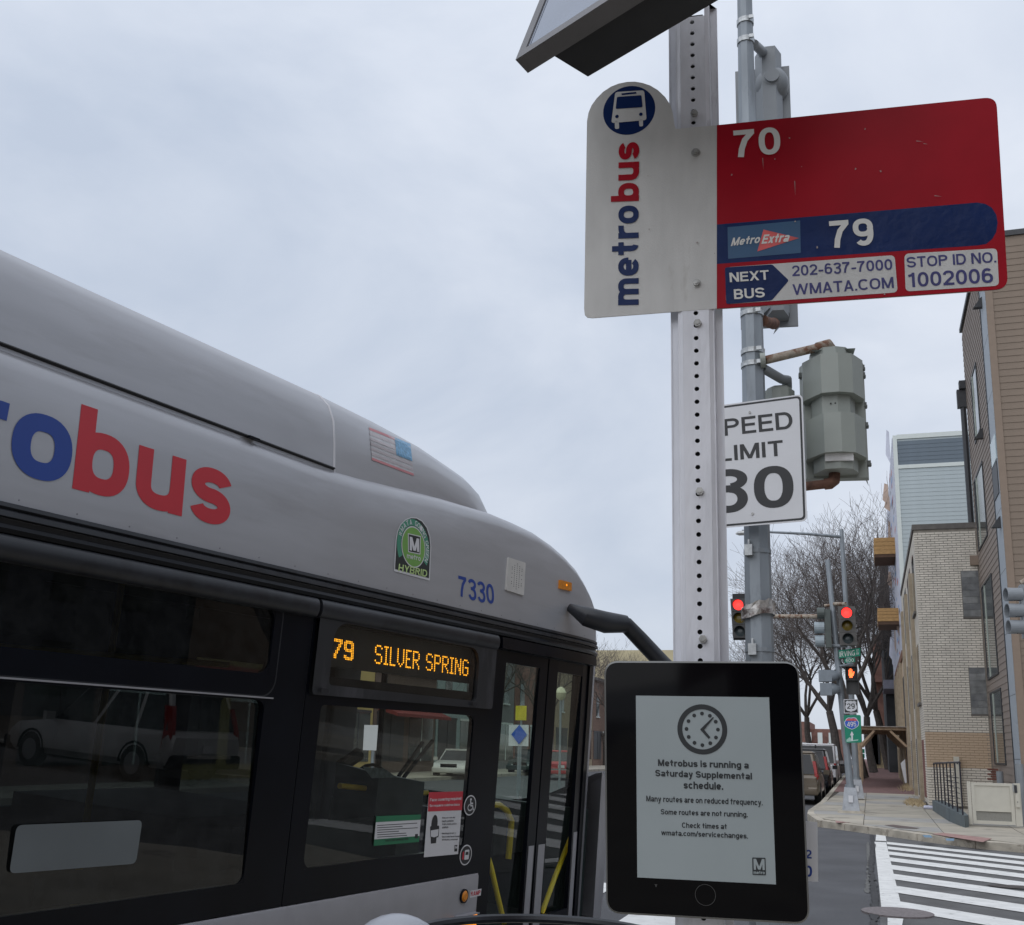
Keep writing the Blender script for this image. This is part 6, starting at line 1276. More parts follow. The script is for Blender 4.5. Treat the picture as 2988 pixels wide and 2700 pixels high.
g = G(); g.loft([fair_ring(s) for s in (-1.712, -1.5, -1.2, -.9, -.6, -.35, -.1, .1, .3, .45, .6, .75, .9, 1.05, 1.25)], closed=False); nose = bpart('fairing_nose', g, M_silver, smooth=True)
g = G(); g.loft([[(s, t + dn_ * .5, n + dn_) for _, t, n in fair_ring(-1.71)[:9]] for s, dn_ in ((-1.719, 0), (-1.717, .004), (-1.707, .004), (-1.705, 0))], closed=False); bpart('fairing_seam', g, mat('pale seam', (.55, .55, .58), .4, .1), smooth=True)
g = G(); g.loft([[(s, 3.028, -.11), (s, 3.036, -.085), (s, 3.03, -.08), (s, 3.02, -.1)] for s in (REAR, -3, -1.72)]); bpart('roof_gutter', g, M_hole)
for s0 in (-2.4, ): g = G(); g.box((s0, 3.02, -.08), (s0 + .07, 3.03, -.062)); bpart('gutter_clip', g, M_rubber)
# black rails along the belt
def rail(nm, prof, s0, s1, m, ins=True):
    rs = [s for s in [s0, -4, -2, -1, 0, .6, 1.0, 1.2, 1.4, 1.55, 1.7, 1.8] if s0 <= s <= s1]; rs = rs if rs[-1] >= s1 else rs + [s1]
    g = G(); g.loft([[(s, t, n + (interp(s, INS) if ins else 0)) for t, n in prof] for s in rs]); return bpart(nm, g, m, smooth=True)
rail('belt_rail', [(2.432, .0), (2.43, .012), (2.414, .016), (2.406, .006), (2.398, .02), (2.378, .024), (2.372, -.01)], REAR, 1.78, M_dkplastic)
rail('belt_groove', [(2.372, .004), (2.372, .004), (2.35, .002), (2.35, -.03), (2.372, -.03)], REAR, 1.78, M_hole)
rail('lower_rail', [(2.352, .0), (2.35, .018), (2.335, .026), (2.318, .02), (2.312, -.01)], REAR, 1.8, M_rubber)
cyl = [(2.265 + .05 * math.cos(a), .012 + .03 * math.sin(a)) for a in [PI * k / 8 for k in range(9)]] + [(2.215, -.02), (2.315, -.02)]
rail('drip_rail', cyl, REAR, -1.865, M_dkplastic); rail('drip_rail', cyl, -1.84, -.02, M_dkplastic)
rail('door_header', [(2.31, .0), (2.308, .03), (2.235, .036), (2.228, .0), (2.228, -.03), (2.31, -.03)], .03, 1.6, M_rubber)
# side skin: frames around openings
def holed(outer, holes):
    """panel with rectangular openings, cut into strips; outer/holes = (s0,t0,s1,t1)"""
    ss2 = sorted({outer[0], outer[2], *[h[0] for h in holes], *[h[2] for h in holes]}); ts = sorted({outer[1], outer[3], *[h[1] for h in holes], *[h[3] for h in holes]})
    g = G()
    for a, b in zip(ss2, ss2[1:]):
        run = None
        for c, d in list(zip(ts, ts[1:])) + [(None, None)]:
            solid = c is not None and not any(h[0] <= a and h[2] >= b and h[1] <= c and h[3] >= d for h in holes)
            if solid: run = (run[0], d) if run else (c, d)
            elif run: g.box((a, run[0], -.035), (b, run[1], 0)); run = None
    return g
sD0, sD1 = .05, 1.60
ws_bot = .83
tr_r = b3_(1490, 150)[0]; tr_t0 = b3_(1450, 490)[1]; tr_t1 = b3_(1480, 140)[1]
lw_r = b3_(1440, 640)[0]; lw_t1 = b3_(1430, 628)[1]
side_holes = []
wins = [(-4.35, -2.14), (-6.35, -4.45), (-8.6, -6.5)]
for s0, s1 in wins: side_holes += [(s0, tr_t0, s1, tr_t1), (s0, .95, s1 if s0 > -4.4 else s1, lw_t1)]
sg0, sg1 = b4(215, 480), b4(1025, 565); lg0 = b4(115, 1500); lg_t = b4(500, 612)[1]; lg_s = b4(1003, 900)[0]
fw = [(-1.68, 1.93, b4(1035, 300)[0], 2.2), (-1.72, .98, lg_s, lg_t)]
g = holed((REAR, .82, -1.856, 2.30), side_holes); bpart('window_band', g, M_rubber)
g = holed((-1.848, .82, .0, 2.30), fw); bpart('front_window_frame', g, M_rubber)
for s0, s1 in wins:
    for t0, t1, rr, nm in ((tr_t0, tr_t1, .07, 'transom_window'), (.95, lw_t1, .05, 'side_window')):
        g = G(); h_ = (t1 - t0) * .03; g.add([(s0 - .02, t0 - .02, -.005), (s1 + .02, t0 - .02, -.005), (s1 + .02, t1 + .02, -.005 - h_), (s0 - .02, t1 + .02, -.005 - h_)], [(0, 1, 2, 3)]); o = bpart(nm, g, G_side)   # panes lean inwards a little
        # rounded black inner corners
        a, bq_ = V((s0, t0)), V((s1, t1))
        for cx_, cy_, sx_, sy_ in ((s0, t0, 1, 1), (s1, t0, -1, 1), (s1, t1, -1, -1), (s0, t1, 1, -1)):
            pts = [(cx_, cy_)] + [(cx_ + sx_ * rr * (1 - math.cos(q)), cy_ + sy_ * rr * (1 - math.sin(q))) for q in [PI / 2 * k / 5 for k in range(6)]]
            g = G(); g.prism(pts, -.03, -.001); bpart('corner_gasket', g, M_rubber, o)
    g = G(); g.box((s0 - .1, tr_t0 - .115, .0), (s1 + .05, tr_t0 - .108, .006)); bpart('sash_bead', g, M_silver2)
    g = G(); ro = rounded(s0 - .06, tr_t0 - .11, s1 + .06, tr_t1 + .05, .09); ri = rounded(s0 - .052, tr_t0 - .102, s1 + .052, tr_t1 + .042, .085); n = len(ro)
    g.add([(p[0], p[1], .001) for p in ro] + [(p[0], p[1], .001) for p in ri], [(i, (i + 1) % n, n + (i + 1) % n, n + i) for i in range(n)]); bpart('sash_outline', g, M_dkplastic)
g = G(); g.box((-1.8555, .82, -.03), (-1.8485, 2.30, -.004)); bpart('panel_gap', g, M_hole)
# skirt below the windows
rail('skirt', [(.815, .004), (.80, .01), (.72, .012), (.35, .012), (.28, 0), (.28, -.05), (.815, -.05)], REAR, -.0, M_silver2)
g = G(); g.box((-2.42, .66, .012), (-2.2, .775, .0135)); bpart('blue_decal', g, M_busblue)
# front side window: sign box and glass
F4 = [b4(135, 20), b4(1172, 180), b4(1102, 615), b4(86, 525)]
G4 = [b4(262, 78), b4(1040, 228), b4(1028, 568), b4(212, 478)]
fo = [(p.x, p.y) for p in (V((-1.83, 2.262)), V((-.02, 2.25)), V((b4(1102, 615)[0] + .015, b4(1102, 612)[1])), V((-1.83, b4(86, 528)[1])))]
go = [(V((-1.705, 2.215))), V((b4(1040, 300)[0], 2.205)), V((b4(1040, 300)[0], b4(1028, 568)[1])), V((-1.705, b4(212, 478)[1]))]
ro_ = roundquad([V(p) for p in fo], .03, 6); ri_ = roundquad(go, [.12, .12, .03, .03], 6); n = len(ro_)
g = G(); g.add([(p[0], p[1], .022) for p in ro_] + [(p[0], p[1], .022) for p in ri_] + [(p[0], p[1], .0) for p in ri_] + [(p[0], p[1], 0) for p in ro_],
      [(k * n + i, k * n + (i + 1) % n, (k + 1) * n + (i + 1) % n, (k + 1) * n + i) for k in range(3) for i in range(n)])
sgf = bpart('display_frame', g, mat('worn black frame', (.014, .015, .018), .5, var=.3, vs=4, dirt=(.05, .05, .058), ds=3, dthr=.56, stretch=(1, 1, .25)), smooth=False)
g = G(); g.sheet(ri_, .006); bpart('display_glass', g, G_front, sgf)
for s0 in (-1.78, -.3): g = G(); g.box((s0, b4(86, 528)[1] + .015, .034), (s0 + .06, b4(86, 528)[1] + .035, .04)); bpart('frame_clip', g, M_hole, sgf)
g = G(); lb_ = b4(215, 430, -.05)[1]; g.box((-1.75, 1.985, -.12), (-.14, 2.28, -.05)); bpart('matrix_board', g, M_ledbg, sgf)
# dot matrix lettering
DOT = {'7': ['#######', '#######', '.....##', '....##.', '....##.', '...##..', '...##..', '..##...', '..##...', '.##....', '.##....', '.##....'],
       '9': ['.#####.', '#######', '##...##', '##...##', '##...##', '#######', '.######', '.....##', '.....##', '##...##', '#######', '.#####.']}
SM = {'S': '.###.|#...#|#....|#....|.###.|....#|....#|#...#|.###.', 'I': '###|.#.|.#.|.#.|.#.|.#.|.#.|.#.|###', 'L': '#...|#...|#...|#...|#...|#...|#...|#...|####', 'V': '#...#|#...#|#...#|#...#|#...#|#...#|#...#|.#.#.|..#..', 'E': '####|#...|#...|#...|###.|#...|#...|#...|####', 'R': '####.|#...#|#...#|#...#|####.|#.#..|#..#.|#...#|#...#', 'P': '####.|#...#|#...#|#...#|####.|#....|#....|#....|#....', 'N': '#...#|##..#|##..#|#.#.#|#.#.#|#..##|#..##|#...#|#...#', 'G': '.###.|#...#|#....|#....|#.###|#...#|#...#|#...#|.###.'}
def led_word(rows_of, tl, bl, br):
    cols = sum(len(r[0]) for r in rows_of) + (len(rows_of) - 1) * 1; nr = len(rows_of[0]); tl, bl, br = V(tl), V(bl), V(br); U = (br - bl) / cols; W_ = (tl - bl) / nr; g = G(); c0 = 0
    for R_ in rows_of:
        for j, row in enumerate(R_):
            for i, ch in enumerate(row):
                if ch == '#': p_ = bl + U * (c0 + i + .5) + W_ * (nr - 1 - j + .5); g.disc((p_.x, p_.y), min(U.length, W_.length) * .44, -.047, 8)
        c0 += len(R_[0]) + 1
    return bpart('led_dots', g, M_led, sgf)
f4 = lambda x, y: b4(x, y, -.047)
led_word([DOT['7'], DOT['9']], f4(232, 214), f4(228, 326), f4(348, 344))
led_word([SM[c].split('|') for c in 'SILVER'], f4(470, 250), f4(465, 358), f4(716, 393))
led_word([SM[c].split('|') for c in 'SPRING'], f4(756, 298), f4(752, 396), f4(990, 430))
g = G(); g.sheet([(-1.74, .96), (lg_s + .02, .96), (lg_s + .02, lg_t + .02), (-1.74, lg_t + .02)], -.006); fwin = bpart('front_side_window', g, G_front)
for cx_, cy_, sx_, sy_, rr in ((-1.72, .98, 1, 1, .06), (lg_s, .98, -1, 1, .05), (lg_s, lg_t, -1, -1, .06), (-1.72, lg_t, 1, -1, .03)):
    pts = [(cx_, cy_)] + [(cx_ + sx_ * rr * (1 - math.cos(q)), cy_ + sy_ * rr * (1 - math.sin(q))) for q in [PI / 2 * k / 5 for k in range(6)]]; g = G(); g.prism(pts, -.03, -.001); bpart('corner_gasket', g, M_rubber, fwin)
# notices on that window
def bq(pts, m, z, nm, par=fwin, f=b4, r=0):
    q = [f(*p) for p in pts]; g = G(); g.sheet(roundquad(q, r, 4) if r else q, z); return bpart(nm, g, m, par)
def bw_(s, tl, bl, br, m, z=.004, b=.016, f=b4, par=fwin, dz=.0001): return bpart('lettering', textq(s, f(*tl), f(*bl), f(*br), z=z, bold=b, dz=dz), m, par)
M_nw = mat('white notice paper', (.62, .62, .64), .5, var=.04); M_nr = mat('red notice paper', (.5, .03, .05), .5, var=.05); M_ng = mat('green notice paper', (.02, .17, .08), .5, var=.08)
pst = bq([(768, 1078), (959, 1073), (932, 1424), (740, 1442)], M_nw, .002, 'poster'); bq([(768, 1078), (959, 1073), (953, 1178), (762, 1186)], M_nr, .003, 'poster_header', pst)
bw_('Face covering required', (774, 1112), (773, 1134), (948, 1124), M_nw, .0035, par=pst); bw_('Se requiere cubrirse boca', (772, 1146), (771, 1164), (938, 1156), M_nw, .0035, par=pst)
g = G(); c = b4(799, 1255); g.disc(c, .034, .003, 20, .052); bpart('face_shape', g, M_black, pst)
bq([(774, 1268), (826, 1264), (822, 1330), (776, 1334)], M_black, .0032, 'face_shape', pst, r=.012); bq([(778, 1318), (812, 1316), (808, 1362), (779, 1366)], M_black, .0029, 'neck_shape', pst)
bq([(778, 1292), (822, 1284), (818, 1322), (797, 1330), (778, 1326)], M_nw, .0036, 'mask_shape', pst)
for k, w_ in enumerate(('Keep your nose and', 'mouth covered on', 'trains, buses and in', 'stations.', '', 'Mantenga la nariz y', 'boca cubiertas en trenes,', 'autobuses y estaciones')):
    if w_: y = 1214 + k * 17.5; bw_(w_, (842, y + 2), (841, y + 14), (841 + 96 * len(w_) / 24 + 0, y + 11), M_black, .0035, .014, par=pst, dz=.00003)
bq([(911, 1374), (928, 1372), (926, 1408), (910, 1410)], M_black, .003, 'poster_logo', pst); bw_('M', (914, 1378), (913, 1394), (926, 1392), M_nw, .0035, .02, par=pst)
gn = bq([(474, 1212), (724, 1202), (713, 1356), (459, 1378)], M_ng, .002, 'notice'); bq([(471, 1246), (722, 1232), (715, 1322), (462, 1342)], M_nw, .003, 'notice_field', gn)
for k, (x1, dx) in enumerate(((702, 0), (620, 0), (705, 0), (600, 0), (640, 0), (645, 0))): y = 1262 + k * 13; bq([(478, y), (x1, y - (x1 - 478) * .06), (x1, y - (x1 - 478) * .06 + 4), (478, y + 4)], M_black, .0034, 'printed_line', gn)
bq([(690, 1312), (706, 1311), (705, 1334), (689, 1335)], M_black, .0034, 'notice_logo', gn)
bw_('MAS INFORMACION', (525, 1344), (525, 1354), (652, 1343), M_black, .0034, .014, par=gn)
# round pictograms
def rnd(cx_, cy_, nm):
    c = b4(cx_, cy_); rx = (b4(cx_ + 33, cy_) - c).x; ry = (b4(cx_, cy_ - 57) - c).y; g = G(); g.disc(c, rx, .002, 28, ry); d = bpart(nm, g, M_nw); g = G(); g.disc(c, rx * .88, .003, 28, ry * .88); bpart('black_field', g, M_black, d); return d, c, rx, ry
d, c, rx, ry = rnd(999, 1151, 'wheelchair_symbol')
g = G(); g.disc((c.x + rx * .02, c.y + ry * .58), rx * .14, .004, 12, ry * .12)
def stroke(g, pts, w, z=.004):
    for a, b in zip(pts, pts[1:]):
        a, b = V(a), V(b); dd = (b - a).normalized() * w; n_ = V((-dd.y, dd.x)); g.sheet([a - n_ - dd * .5, b - n_ + dd * .5, b + n_ + dd * .5, a + n_ - dd * .5], z)
stroke(g, [(c.x, c.y + ry * .42), (c.x + rx * .06, c.y - ry * .02), (c.x + rx * .38, c.y - ry * .05), (c.x + rx * .56, c.y - ry * .48)], rx * .07); stroke(g, [(c.x, c.y + ry * .2), (c.x + rx * .38, c.y + ry * .18)], rx * .06, .0045)
tk = [(c.x - rx * .02 + rx * .38 * math.cos(a), c.y - ry * .2 + ry * .3 * math.sin(a)) for a in [math.radians(q) for q in range(110, 345, 20)]]; stroke(g, tk, rx * .055, .005); bpart('symbol', g, M_nw, d)
d, c, rx, ry = rnd(975, 1429, 'bus_symbol')
g = G(); g.sheet(rounded(c.x - rx * .25, c.y - ry * .45, c.x + rx * .5, c.y + ry * .5, rx * .12), .004); bpart('symbol', g, M_nw, d); g = G(); g.sheet([(c.x - rx * .15, c.y), (c.x + rx * .4, c.y), (c.x + rx * .35, c.y + ry * .3), (c.x - rx * .1, c.y + ry * .3)], .0045); bpart('symbol_window', g, M_black, d); g = G(); g.sheet([(c.x - rx * .6, c.y - ry * .35), (c.x - rx * .35, c.y - ry * .45), (c.x - rx * .35, c.y + ry * .4), (c.x - rx * .6, c.y + ry * .3)], .0042); bpart('red_side', g, M_nr, d)
# lamps and RAMP plate low by the door
c = b4(953, 1657); g = G(); g.cyl(c, .042, .012, .024, 24); lp = bpart('side_lamp', g, M_rubber); g = G(); g.cyl(c, .033, .024, .032, 24, .022); bpart('lens', g, M_ambl, lp, smooth=True)
g = G(); q = [b4(992, 1628), b4(1054, 1616), b4(1050, 1654), b4(989, 1668)]; g.sheet(q, .0135); rp = bpart('ramp_plate', g, M_nw); bpart('lettering', textq('RAMP', b4(995, 1633), b4(994, 1658), b4(1047, 1648), z=.0142, bold=.02, dz=.0001), M_nr, rp)
a, b = b4(905, 1800), b4(1010, 1750); g = G(); g.box((a.x, a.y - .05, .012), (b.x, b.y, .04)); lp = bpart('turn_lamp', g, M_amblit); g = G(); g.box((a.x - .01, b.y, .012), (b.x + .01, b.y + .006, .052)); bpart('lamp_hood', g, M_silver2, lp)
g = G(); q = [(a.x, b.y + .001), (a.x, b.y + .001)]
# doors
zt_d = 2.23
def dn(s): return interp(s, [(-10, 0), (1.3, 0), (1.6, -.035), (1.9, -.1)]) - .02
def dbox(nm, s0, t0, s1, t1, m, z0=-.03, z1=0.0, par=None):
    g = G(); a, b = dn(s0), dn(s1); g.hexa([(s0, t0, a + z0), (s1, t0, b + z0), (s1, t1, b + z0), (s0, t1, a + z0), (s0, t0, a + z1), (s1, t0, b + z1), (s1, t1, b + z1), (s0, t1, a + z1)]); return bpart(nm, g, m, par)
leaf = {}
L1 = (b4(1180, 700)[0], b4(1350, 700)[0]); L2 = (b4(1490, 700)[0], b4(1690, 700)[0] - .1)
t1a, t2a = b4(1270, 362)[1], b4(1560, 415)[1]
for nm_, s0, gs0, gs1, s1, tt in (('a', .06, .19, .68, .80, t1a), ('b', .82, .965, 1.42, 1.54, t2a)):
    fr0 = dbox('door_leaf', s0, .36, gs0, zt_d, M_rubber); dbox('stile', gs1, .36, s1, zt_d, M_rubber, par=fr0); dbox('top_rail', gs0, tt, gs1, zt_d, M_rubber, par=fr0); dbox('bottom_rail', gs0, .36, gs1, .44, M_rubber, par=fr0)
    g = G(); na, nb2 = dn(gs0), dn(gs1); g.add([(gs0 - .005, .43, na - .06), (gs1 + .005, .43, nb2 - .06), (gs1 + .005, tt + .005, nb2 - .006), (gs0 - .005, tt + .005, na - .006)], [(0, 1, 2, 3)]); bpart('door_glass', g, G_door, fr0)
    dbox('kick_strip', gs1 + .025, .36, s1 - .02, .93 if nm_ == 'a' else .98, M_silver2, 0, .004, par=fr0)
    if nm_ == 'b': dbox('kick_strip', s0 + .03, .36, gs0 - .02, .93, M_silver2, 0, .004, par=fr0)
dbox('door_gap', .802, .36, .818, zt_d, M_hole, -.03, -.012)
dbox('door_post', .0, .3, .055, 2.30, M_rubber, -.06, .02)
dbox('door_post', 1.55, .3, 1.63, 2.30, M_rubber, -.06, .012)
g = G(); g.loft([[(s, t, interp(s, INS) + o) for s, o in ((1.66, .002), (1.75, .004), (1.83, .0), (1.83, -.04), (1.66, -.04))] for t in (.3, 1.2, 2.33)]); bpart('front_pillar', g, M_silver2, smooth=True)
g = G(); g.loft([[(s, t, interp(s, INS) + o) for s, o in ((1.845, .004), (1.9, .0), (1.95, -.03), (1.95, -.08), (1.85, -.08))] for t in (.3, 1.2, 2.0, 2.45, 2.6)]); bpart('windscreen_seal', g, M_rubber, smooth=True)
def yrail(pts, r=.019, nm='handrail'): g = G(); g.tube([V((p[0], p[1], p[2])) for p in pts], r, 10); return bpart(nm, g, M_yel, smooth=True)
def i4(x, y, o): p = b4(x, y, o); return (p.x, p.y, o)
yrail([i4(1100, 1440, -.1), i4(1118, 1500, -.1), i4(1150, 1640, -.1), i4(1200, 1850, -.1)]); yrail([i4(1602, 1215, -.14), i4(1560, 1340, -.14), i4(1480, 1540, -.12), i4(1400, 1760, -.1)])
yrail([i4(1120, 1150, -.5), i4(1160, 1148, -.5), i4(1205, 1180, -.5), i4(1232, 1240, -.5), i4(1228, 1300, -.5), i4(1215, 1450, -.5)], .024)
yrail([i4(270, 1042, -.7), i4(500, 1064, -.7), i4(700, 1084, -.7), i4(760, 1080, -.7)], .018); yrail([i4(725, 1092, -.7), i4(690, 1105, -.7), i4(668, 1140, -.7), i4(660, 1200, -.7)], .018)
yrail([(-4.2, 1.9, -.5), (-1.9, 1.95, -.5)], .015)
# interior
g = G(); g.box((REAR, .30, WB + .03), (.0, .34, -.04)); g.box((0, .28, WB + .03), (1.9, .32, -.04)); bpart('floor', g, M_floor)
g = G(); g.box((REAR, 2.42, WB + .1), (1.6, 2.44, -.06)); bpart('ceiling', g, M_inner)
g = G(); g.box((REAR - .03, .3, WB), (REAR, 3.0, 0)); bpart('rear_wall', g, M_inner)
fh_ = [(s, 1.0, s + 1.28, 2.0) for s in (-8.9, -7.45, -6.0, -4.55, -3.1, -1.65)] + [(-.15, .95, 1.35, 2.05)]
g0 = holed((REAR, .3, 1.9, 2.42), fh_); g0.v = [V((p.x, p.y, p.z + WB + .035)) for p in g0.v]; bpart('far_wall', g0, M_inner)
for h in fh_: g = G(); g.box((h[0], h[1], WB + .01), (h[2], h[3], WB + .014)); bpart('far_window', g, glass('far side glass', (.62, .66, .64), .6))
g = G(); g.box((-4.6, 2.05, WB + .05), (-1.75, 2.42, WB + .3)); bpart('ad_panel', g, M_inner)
# front end: dash, windscreen, driver area
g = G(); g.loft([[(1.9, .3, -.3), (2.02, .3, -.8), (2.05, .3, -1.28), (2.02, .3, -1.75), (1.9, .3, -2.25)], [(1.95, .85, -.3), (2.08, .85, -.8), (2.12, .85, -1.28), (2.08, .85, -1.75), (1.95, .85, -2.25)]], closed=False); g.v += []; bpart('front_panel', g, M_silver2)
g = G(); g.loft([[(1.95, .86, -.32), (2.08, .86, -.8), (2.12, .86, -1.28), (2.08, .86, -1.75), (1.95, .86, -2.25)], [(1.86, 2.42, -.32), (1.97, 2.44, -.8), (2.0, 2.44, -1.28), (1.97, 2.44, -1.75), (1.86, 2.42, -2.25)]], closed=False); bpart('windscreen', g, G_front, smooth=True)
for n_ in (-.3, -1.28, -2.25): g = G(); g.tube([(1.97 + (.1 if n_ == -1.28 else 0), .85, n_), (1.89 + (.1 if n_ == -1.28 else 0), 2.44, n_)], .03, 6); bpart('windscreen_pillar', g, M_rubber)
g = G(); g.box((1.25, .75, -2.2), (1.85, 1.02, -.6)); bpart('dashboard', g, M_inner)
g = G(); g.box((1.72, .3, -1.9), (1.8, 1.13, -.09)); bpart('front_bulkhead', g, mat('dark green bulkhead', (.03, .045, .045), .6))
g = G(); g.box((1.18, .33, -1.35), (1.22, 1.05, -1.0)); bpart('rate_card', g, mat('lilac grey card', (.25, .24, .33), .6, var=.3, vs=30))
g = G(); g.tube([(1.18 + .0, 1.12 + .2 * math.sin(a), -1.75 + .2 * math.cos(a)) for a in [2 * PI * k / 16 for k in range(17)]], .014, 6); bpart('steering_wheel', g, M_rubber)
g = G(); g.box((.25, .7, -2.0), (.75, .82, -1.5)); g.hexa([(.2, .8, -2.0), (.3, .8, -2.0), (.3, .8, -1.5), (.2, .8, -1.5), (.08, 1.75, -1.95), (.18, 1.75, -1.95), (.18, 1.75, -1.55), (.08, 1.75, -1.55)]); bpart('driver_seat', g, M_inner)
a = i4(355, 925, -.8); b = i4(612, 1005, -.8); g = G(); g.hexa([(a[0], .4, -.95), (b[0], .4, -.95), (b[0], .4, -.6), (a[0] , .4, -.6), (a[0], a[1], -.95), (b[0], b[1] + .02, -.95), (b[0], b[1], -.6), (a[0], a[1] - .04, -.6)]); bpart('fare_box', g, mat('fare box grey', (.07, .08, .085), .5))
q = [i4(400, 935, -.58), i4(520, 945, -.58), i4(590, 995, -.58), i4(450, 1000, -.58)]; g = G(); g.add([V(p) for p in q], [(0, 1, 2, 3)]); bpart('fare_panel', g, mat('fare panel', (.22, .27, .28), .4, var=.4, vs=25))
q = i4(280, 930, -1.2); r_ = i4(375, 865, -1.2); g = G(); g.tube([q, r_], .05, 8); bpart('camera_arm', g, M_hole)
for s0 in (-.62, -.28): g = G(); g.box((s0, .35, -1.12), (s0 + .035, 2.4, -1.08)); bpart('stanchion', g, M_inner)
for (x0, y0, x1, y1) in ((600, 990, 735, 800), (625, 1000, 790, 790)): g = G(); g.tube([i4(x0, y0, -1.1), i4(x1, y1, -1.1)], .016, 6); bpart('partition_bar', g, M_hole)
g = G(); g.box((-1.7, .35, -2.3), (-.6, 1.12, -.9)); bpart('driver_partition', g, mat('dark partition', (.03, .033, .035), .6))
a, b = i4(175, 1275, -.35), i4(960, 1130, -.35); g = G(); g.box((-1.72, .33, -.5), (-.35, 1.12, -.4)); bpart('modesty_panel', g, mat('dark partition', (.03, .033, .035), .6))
# pale screen seen inside is painted onto the outer glass; seats behind it
i3 = lambda x, y, o: (lambda p: (p.x, p.y, o))(b3_(x, y, o))
g = G(); g.sheet(roundquad([b3_(48, 1548), b3_(722, 1495), b3_(757, 1263), b3_(88, 1290)], .025, 4), .0008); bpart('painted_screen', g, mat('painted screen grey', (.14, .16, .17), .3, var=.12, vs=2, spec=.4))
q = [i3(190, 1548, -.45), i3(612, 1512, -.45), i3(585, 1690, -.45), i3(165, 1735, -.45)]; g = G(); g.add([V(p) for p in q], [(0, 1, 2, 3)]); bpart('heater_panel', g, M_innerl)
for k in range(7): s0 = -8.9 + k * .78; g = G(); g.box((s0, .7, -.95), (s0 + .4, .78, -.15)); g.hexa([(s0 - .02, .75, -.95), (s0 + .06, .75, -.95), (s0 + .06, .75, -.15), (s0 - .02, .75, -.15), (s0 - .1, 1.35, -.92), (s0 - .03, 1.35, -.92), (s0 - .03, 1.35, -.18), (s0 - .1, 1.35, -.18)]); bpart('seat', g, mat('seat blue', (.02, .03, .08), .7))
for s0 in (-6.2, -4.3, -2.4): g = G(); g.tube([(s0, .34, -.8), (s0, 2.42, -.8)], .017, 8); bpart('pole', g, M_yel)
# cove graphics
CF = Fr(bu, bw3 - bn * .085, BF.pt(0, 2.43))
def c1(x, y): p = CF.at(*K1(x, y)); return V((p.x, p.y))
def c2_(x, y): p = CF.at(*K2(x, y)); return V((p.x, p.y))
def cpart(nm, g, m, par=None): return part(nm, g, m, par or bus, CF.M)
tl, bl_, br_ = c1(432, 873), c1(382, 1322), c1(1216, 1536); gg = glyphs('bus', .024); U = (br_ - bl_) / (gg[2] - gg[1]); W2 = (tl - bl_) / (gg[4] - gg[3])
cpart('lettering', textq('bus', tl, bl_, br_, z=.0015, bold=.024, dz=.00012), M_busred)
gm = glyphs('metro', .024); wm = U * (gm[2] - gm[1]); e = c1(362, 1316); e = V((e.x, bl_.y)); cpart('lettering', textq('metro', e - wm + W2 * (gm[4] - gm[3]), e - wm, e, z=.0015, bold=.024, dz=.00012), M_busblue)
cpart('lettering', textq('7330', c2_(978, 1056), c2_(983, 1172), c2_(1170, 1216), z=.0015, bold=.012, dz=.00012), M_busblue)
# hybrid badge
hb = [c2_(634, 1033), c2_(825, 1084), c2_(833, 905)] + [c2_(*p) for p in ((828, 850), (812, 800), (785, 764), (755, 748), (725, 746), (695, 758), (668, 785), (650, 825), (643, 870))]
g = G(); g.sheet(hb, .003); bd = cpart('hybrid_badge', g, M_nw)
cc = sum(hb, V((0, 0))) / len(hb); g = G(); g.sheet([cc + (p - cc) * .945 for p in hb], .0035); cpart('badge_field', g, mat('badge black', (.02, .025, .025), .5), bd)
cen2 = c2_(738, 905); g = G(); R1 = (c2_(800, 905) - c2_(678, 905)).x / 2
yk = (c2_(738, 800) - c2_(738, 1010)).y / 2 / R1
M_bg = mat('badge teal green', (.06, .26, .17), .5); M_bl = mat('badge leaf green', (.17, .36, .08), .5)
g.add([(cen2.x + R1 * r * math.cos(a), cen2.y + yk * R1 * r * math.sin(a), .004) for r in (1.08, 1.42) for a in [math.radians(-32 + k * 8.7) for k in range(29)]], [(k, k + 1, 29 + k + 1, 29 + k) for k in range(28)]); cpart('badge_ribbon', g, M_bg, bd)
g = G(); g.disc(cen2, R1 * 1.05, .0045, 36, R1 * 1.05 * yk); cpart('badge_disc', g, M_nw, bd); g = G(); g.disc(cen2, R1 * .99, .005, 36, R1 * .99 * yk); cpart('badge_disc', g, M_bl, bd)
def cw2(s, tl, bl, br, m, z, b=.016, par=bd): return cpart('lettering', textq(s, c2_(*tl), c2_(*bl), c2_(*br), z=z, bold=b, dz=.0001), m, par)
g = G(); g.sheet([c2_(707, 832), c2_(776, 848), c2_(773, 946), c2_(708, 932)], .0055); cpart('badge_plate', g, M_nw, bd); g = G(); g.sheet([c2_(711, 837), c2_(772, 852), c2_(769, 940), c2_(712, 928)], .006); cpart('badge_plate', g, M_black, bd)
cw2('M', (716, 850), (716, 922), (766, 933), M_nw, .0065, .03); cw2('metro', (702, 938), (701, 964), (773, 980), M_nw, .006, .01); cw2('HYBRID', (660, 993), (656, 1032), (808, 1066), mat('badge pale green', (.45, .6, .25), .5), .005, .016)
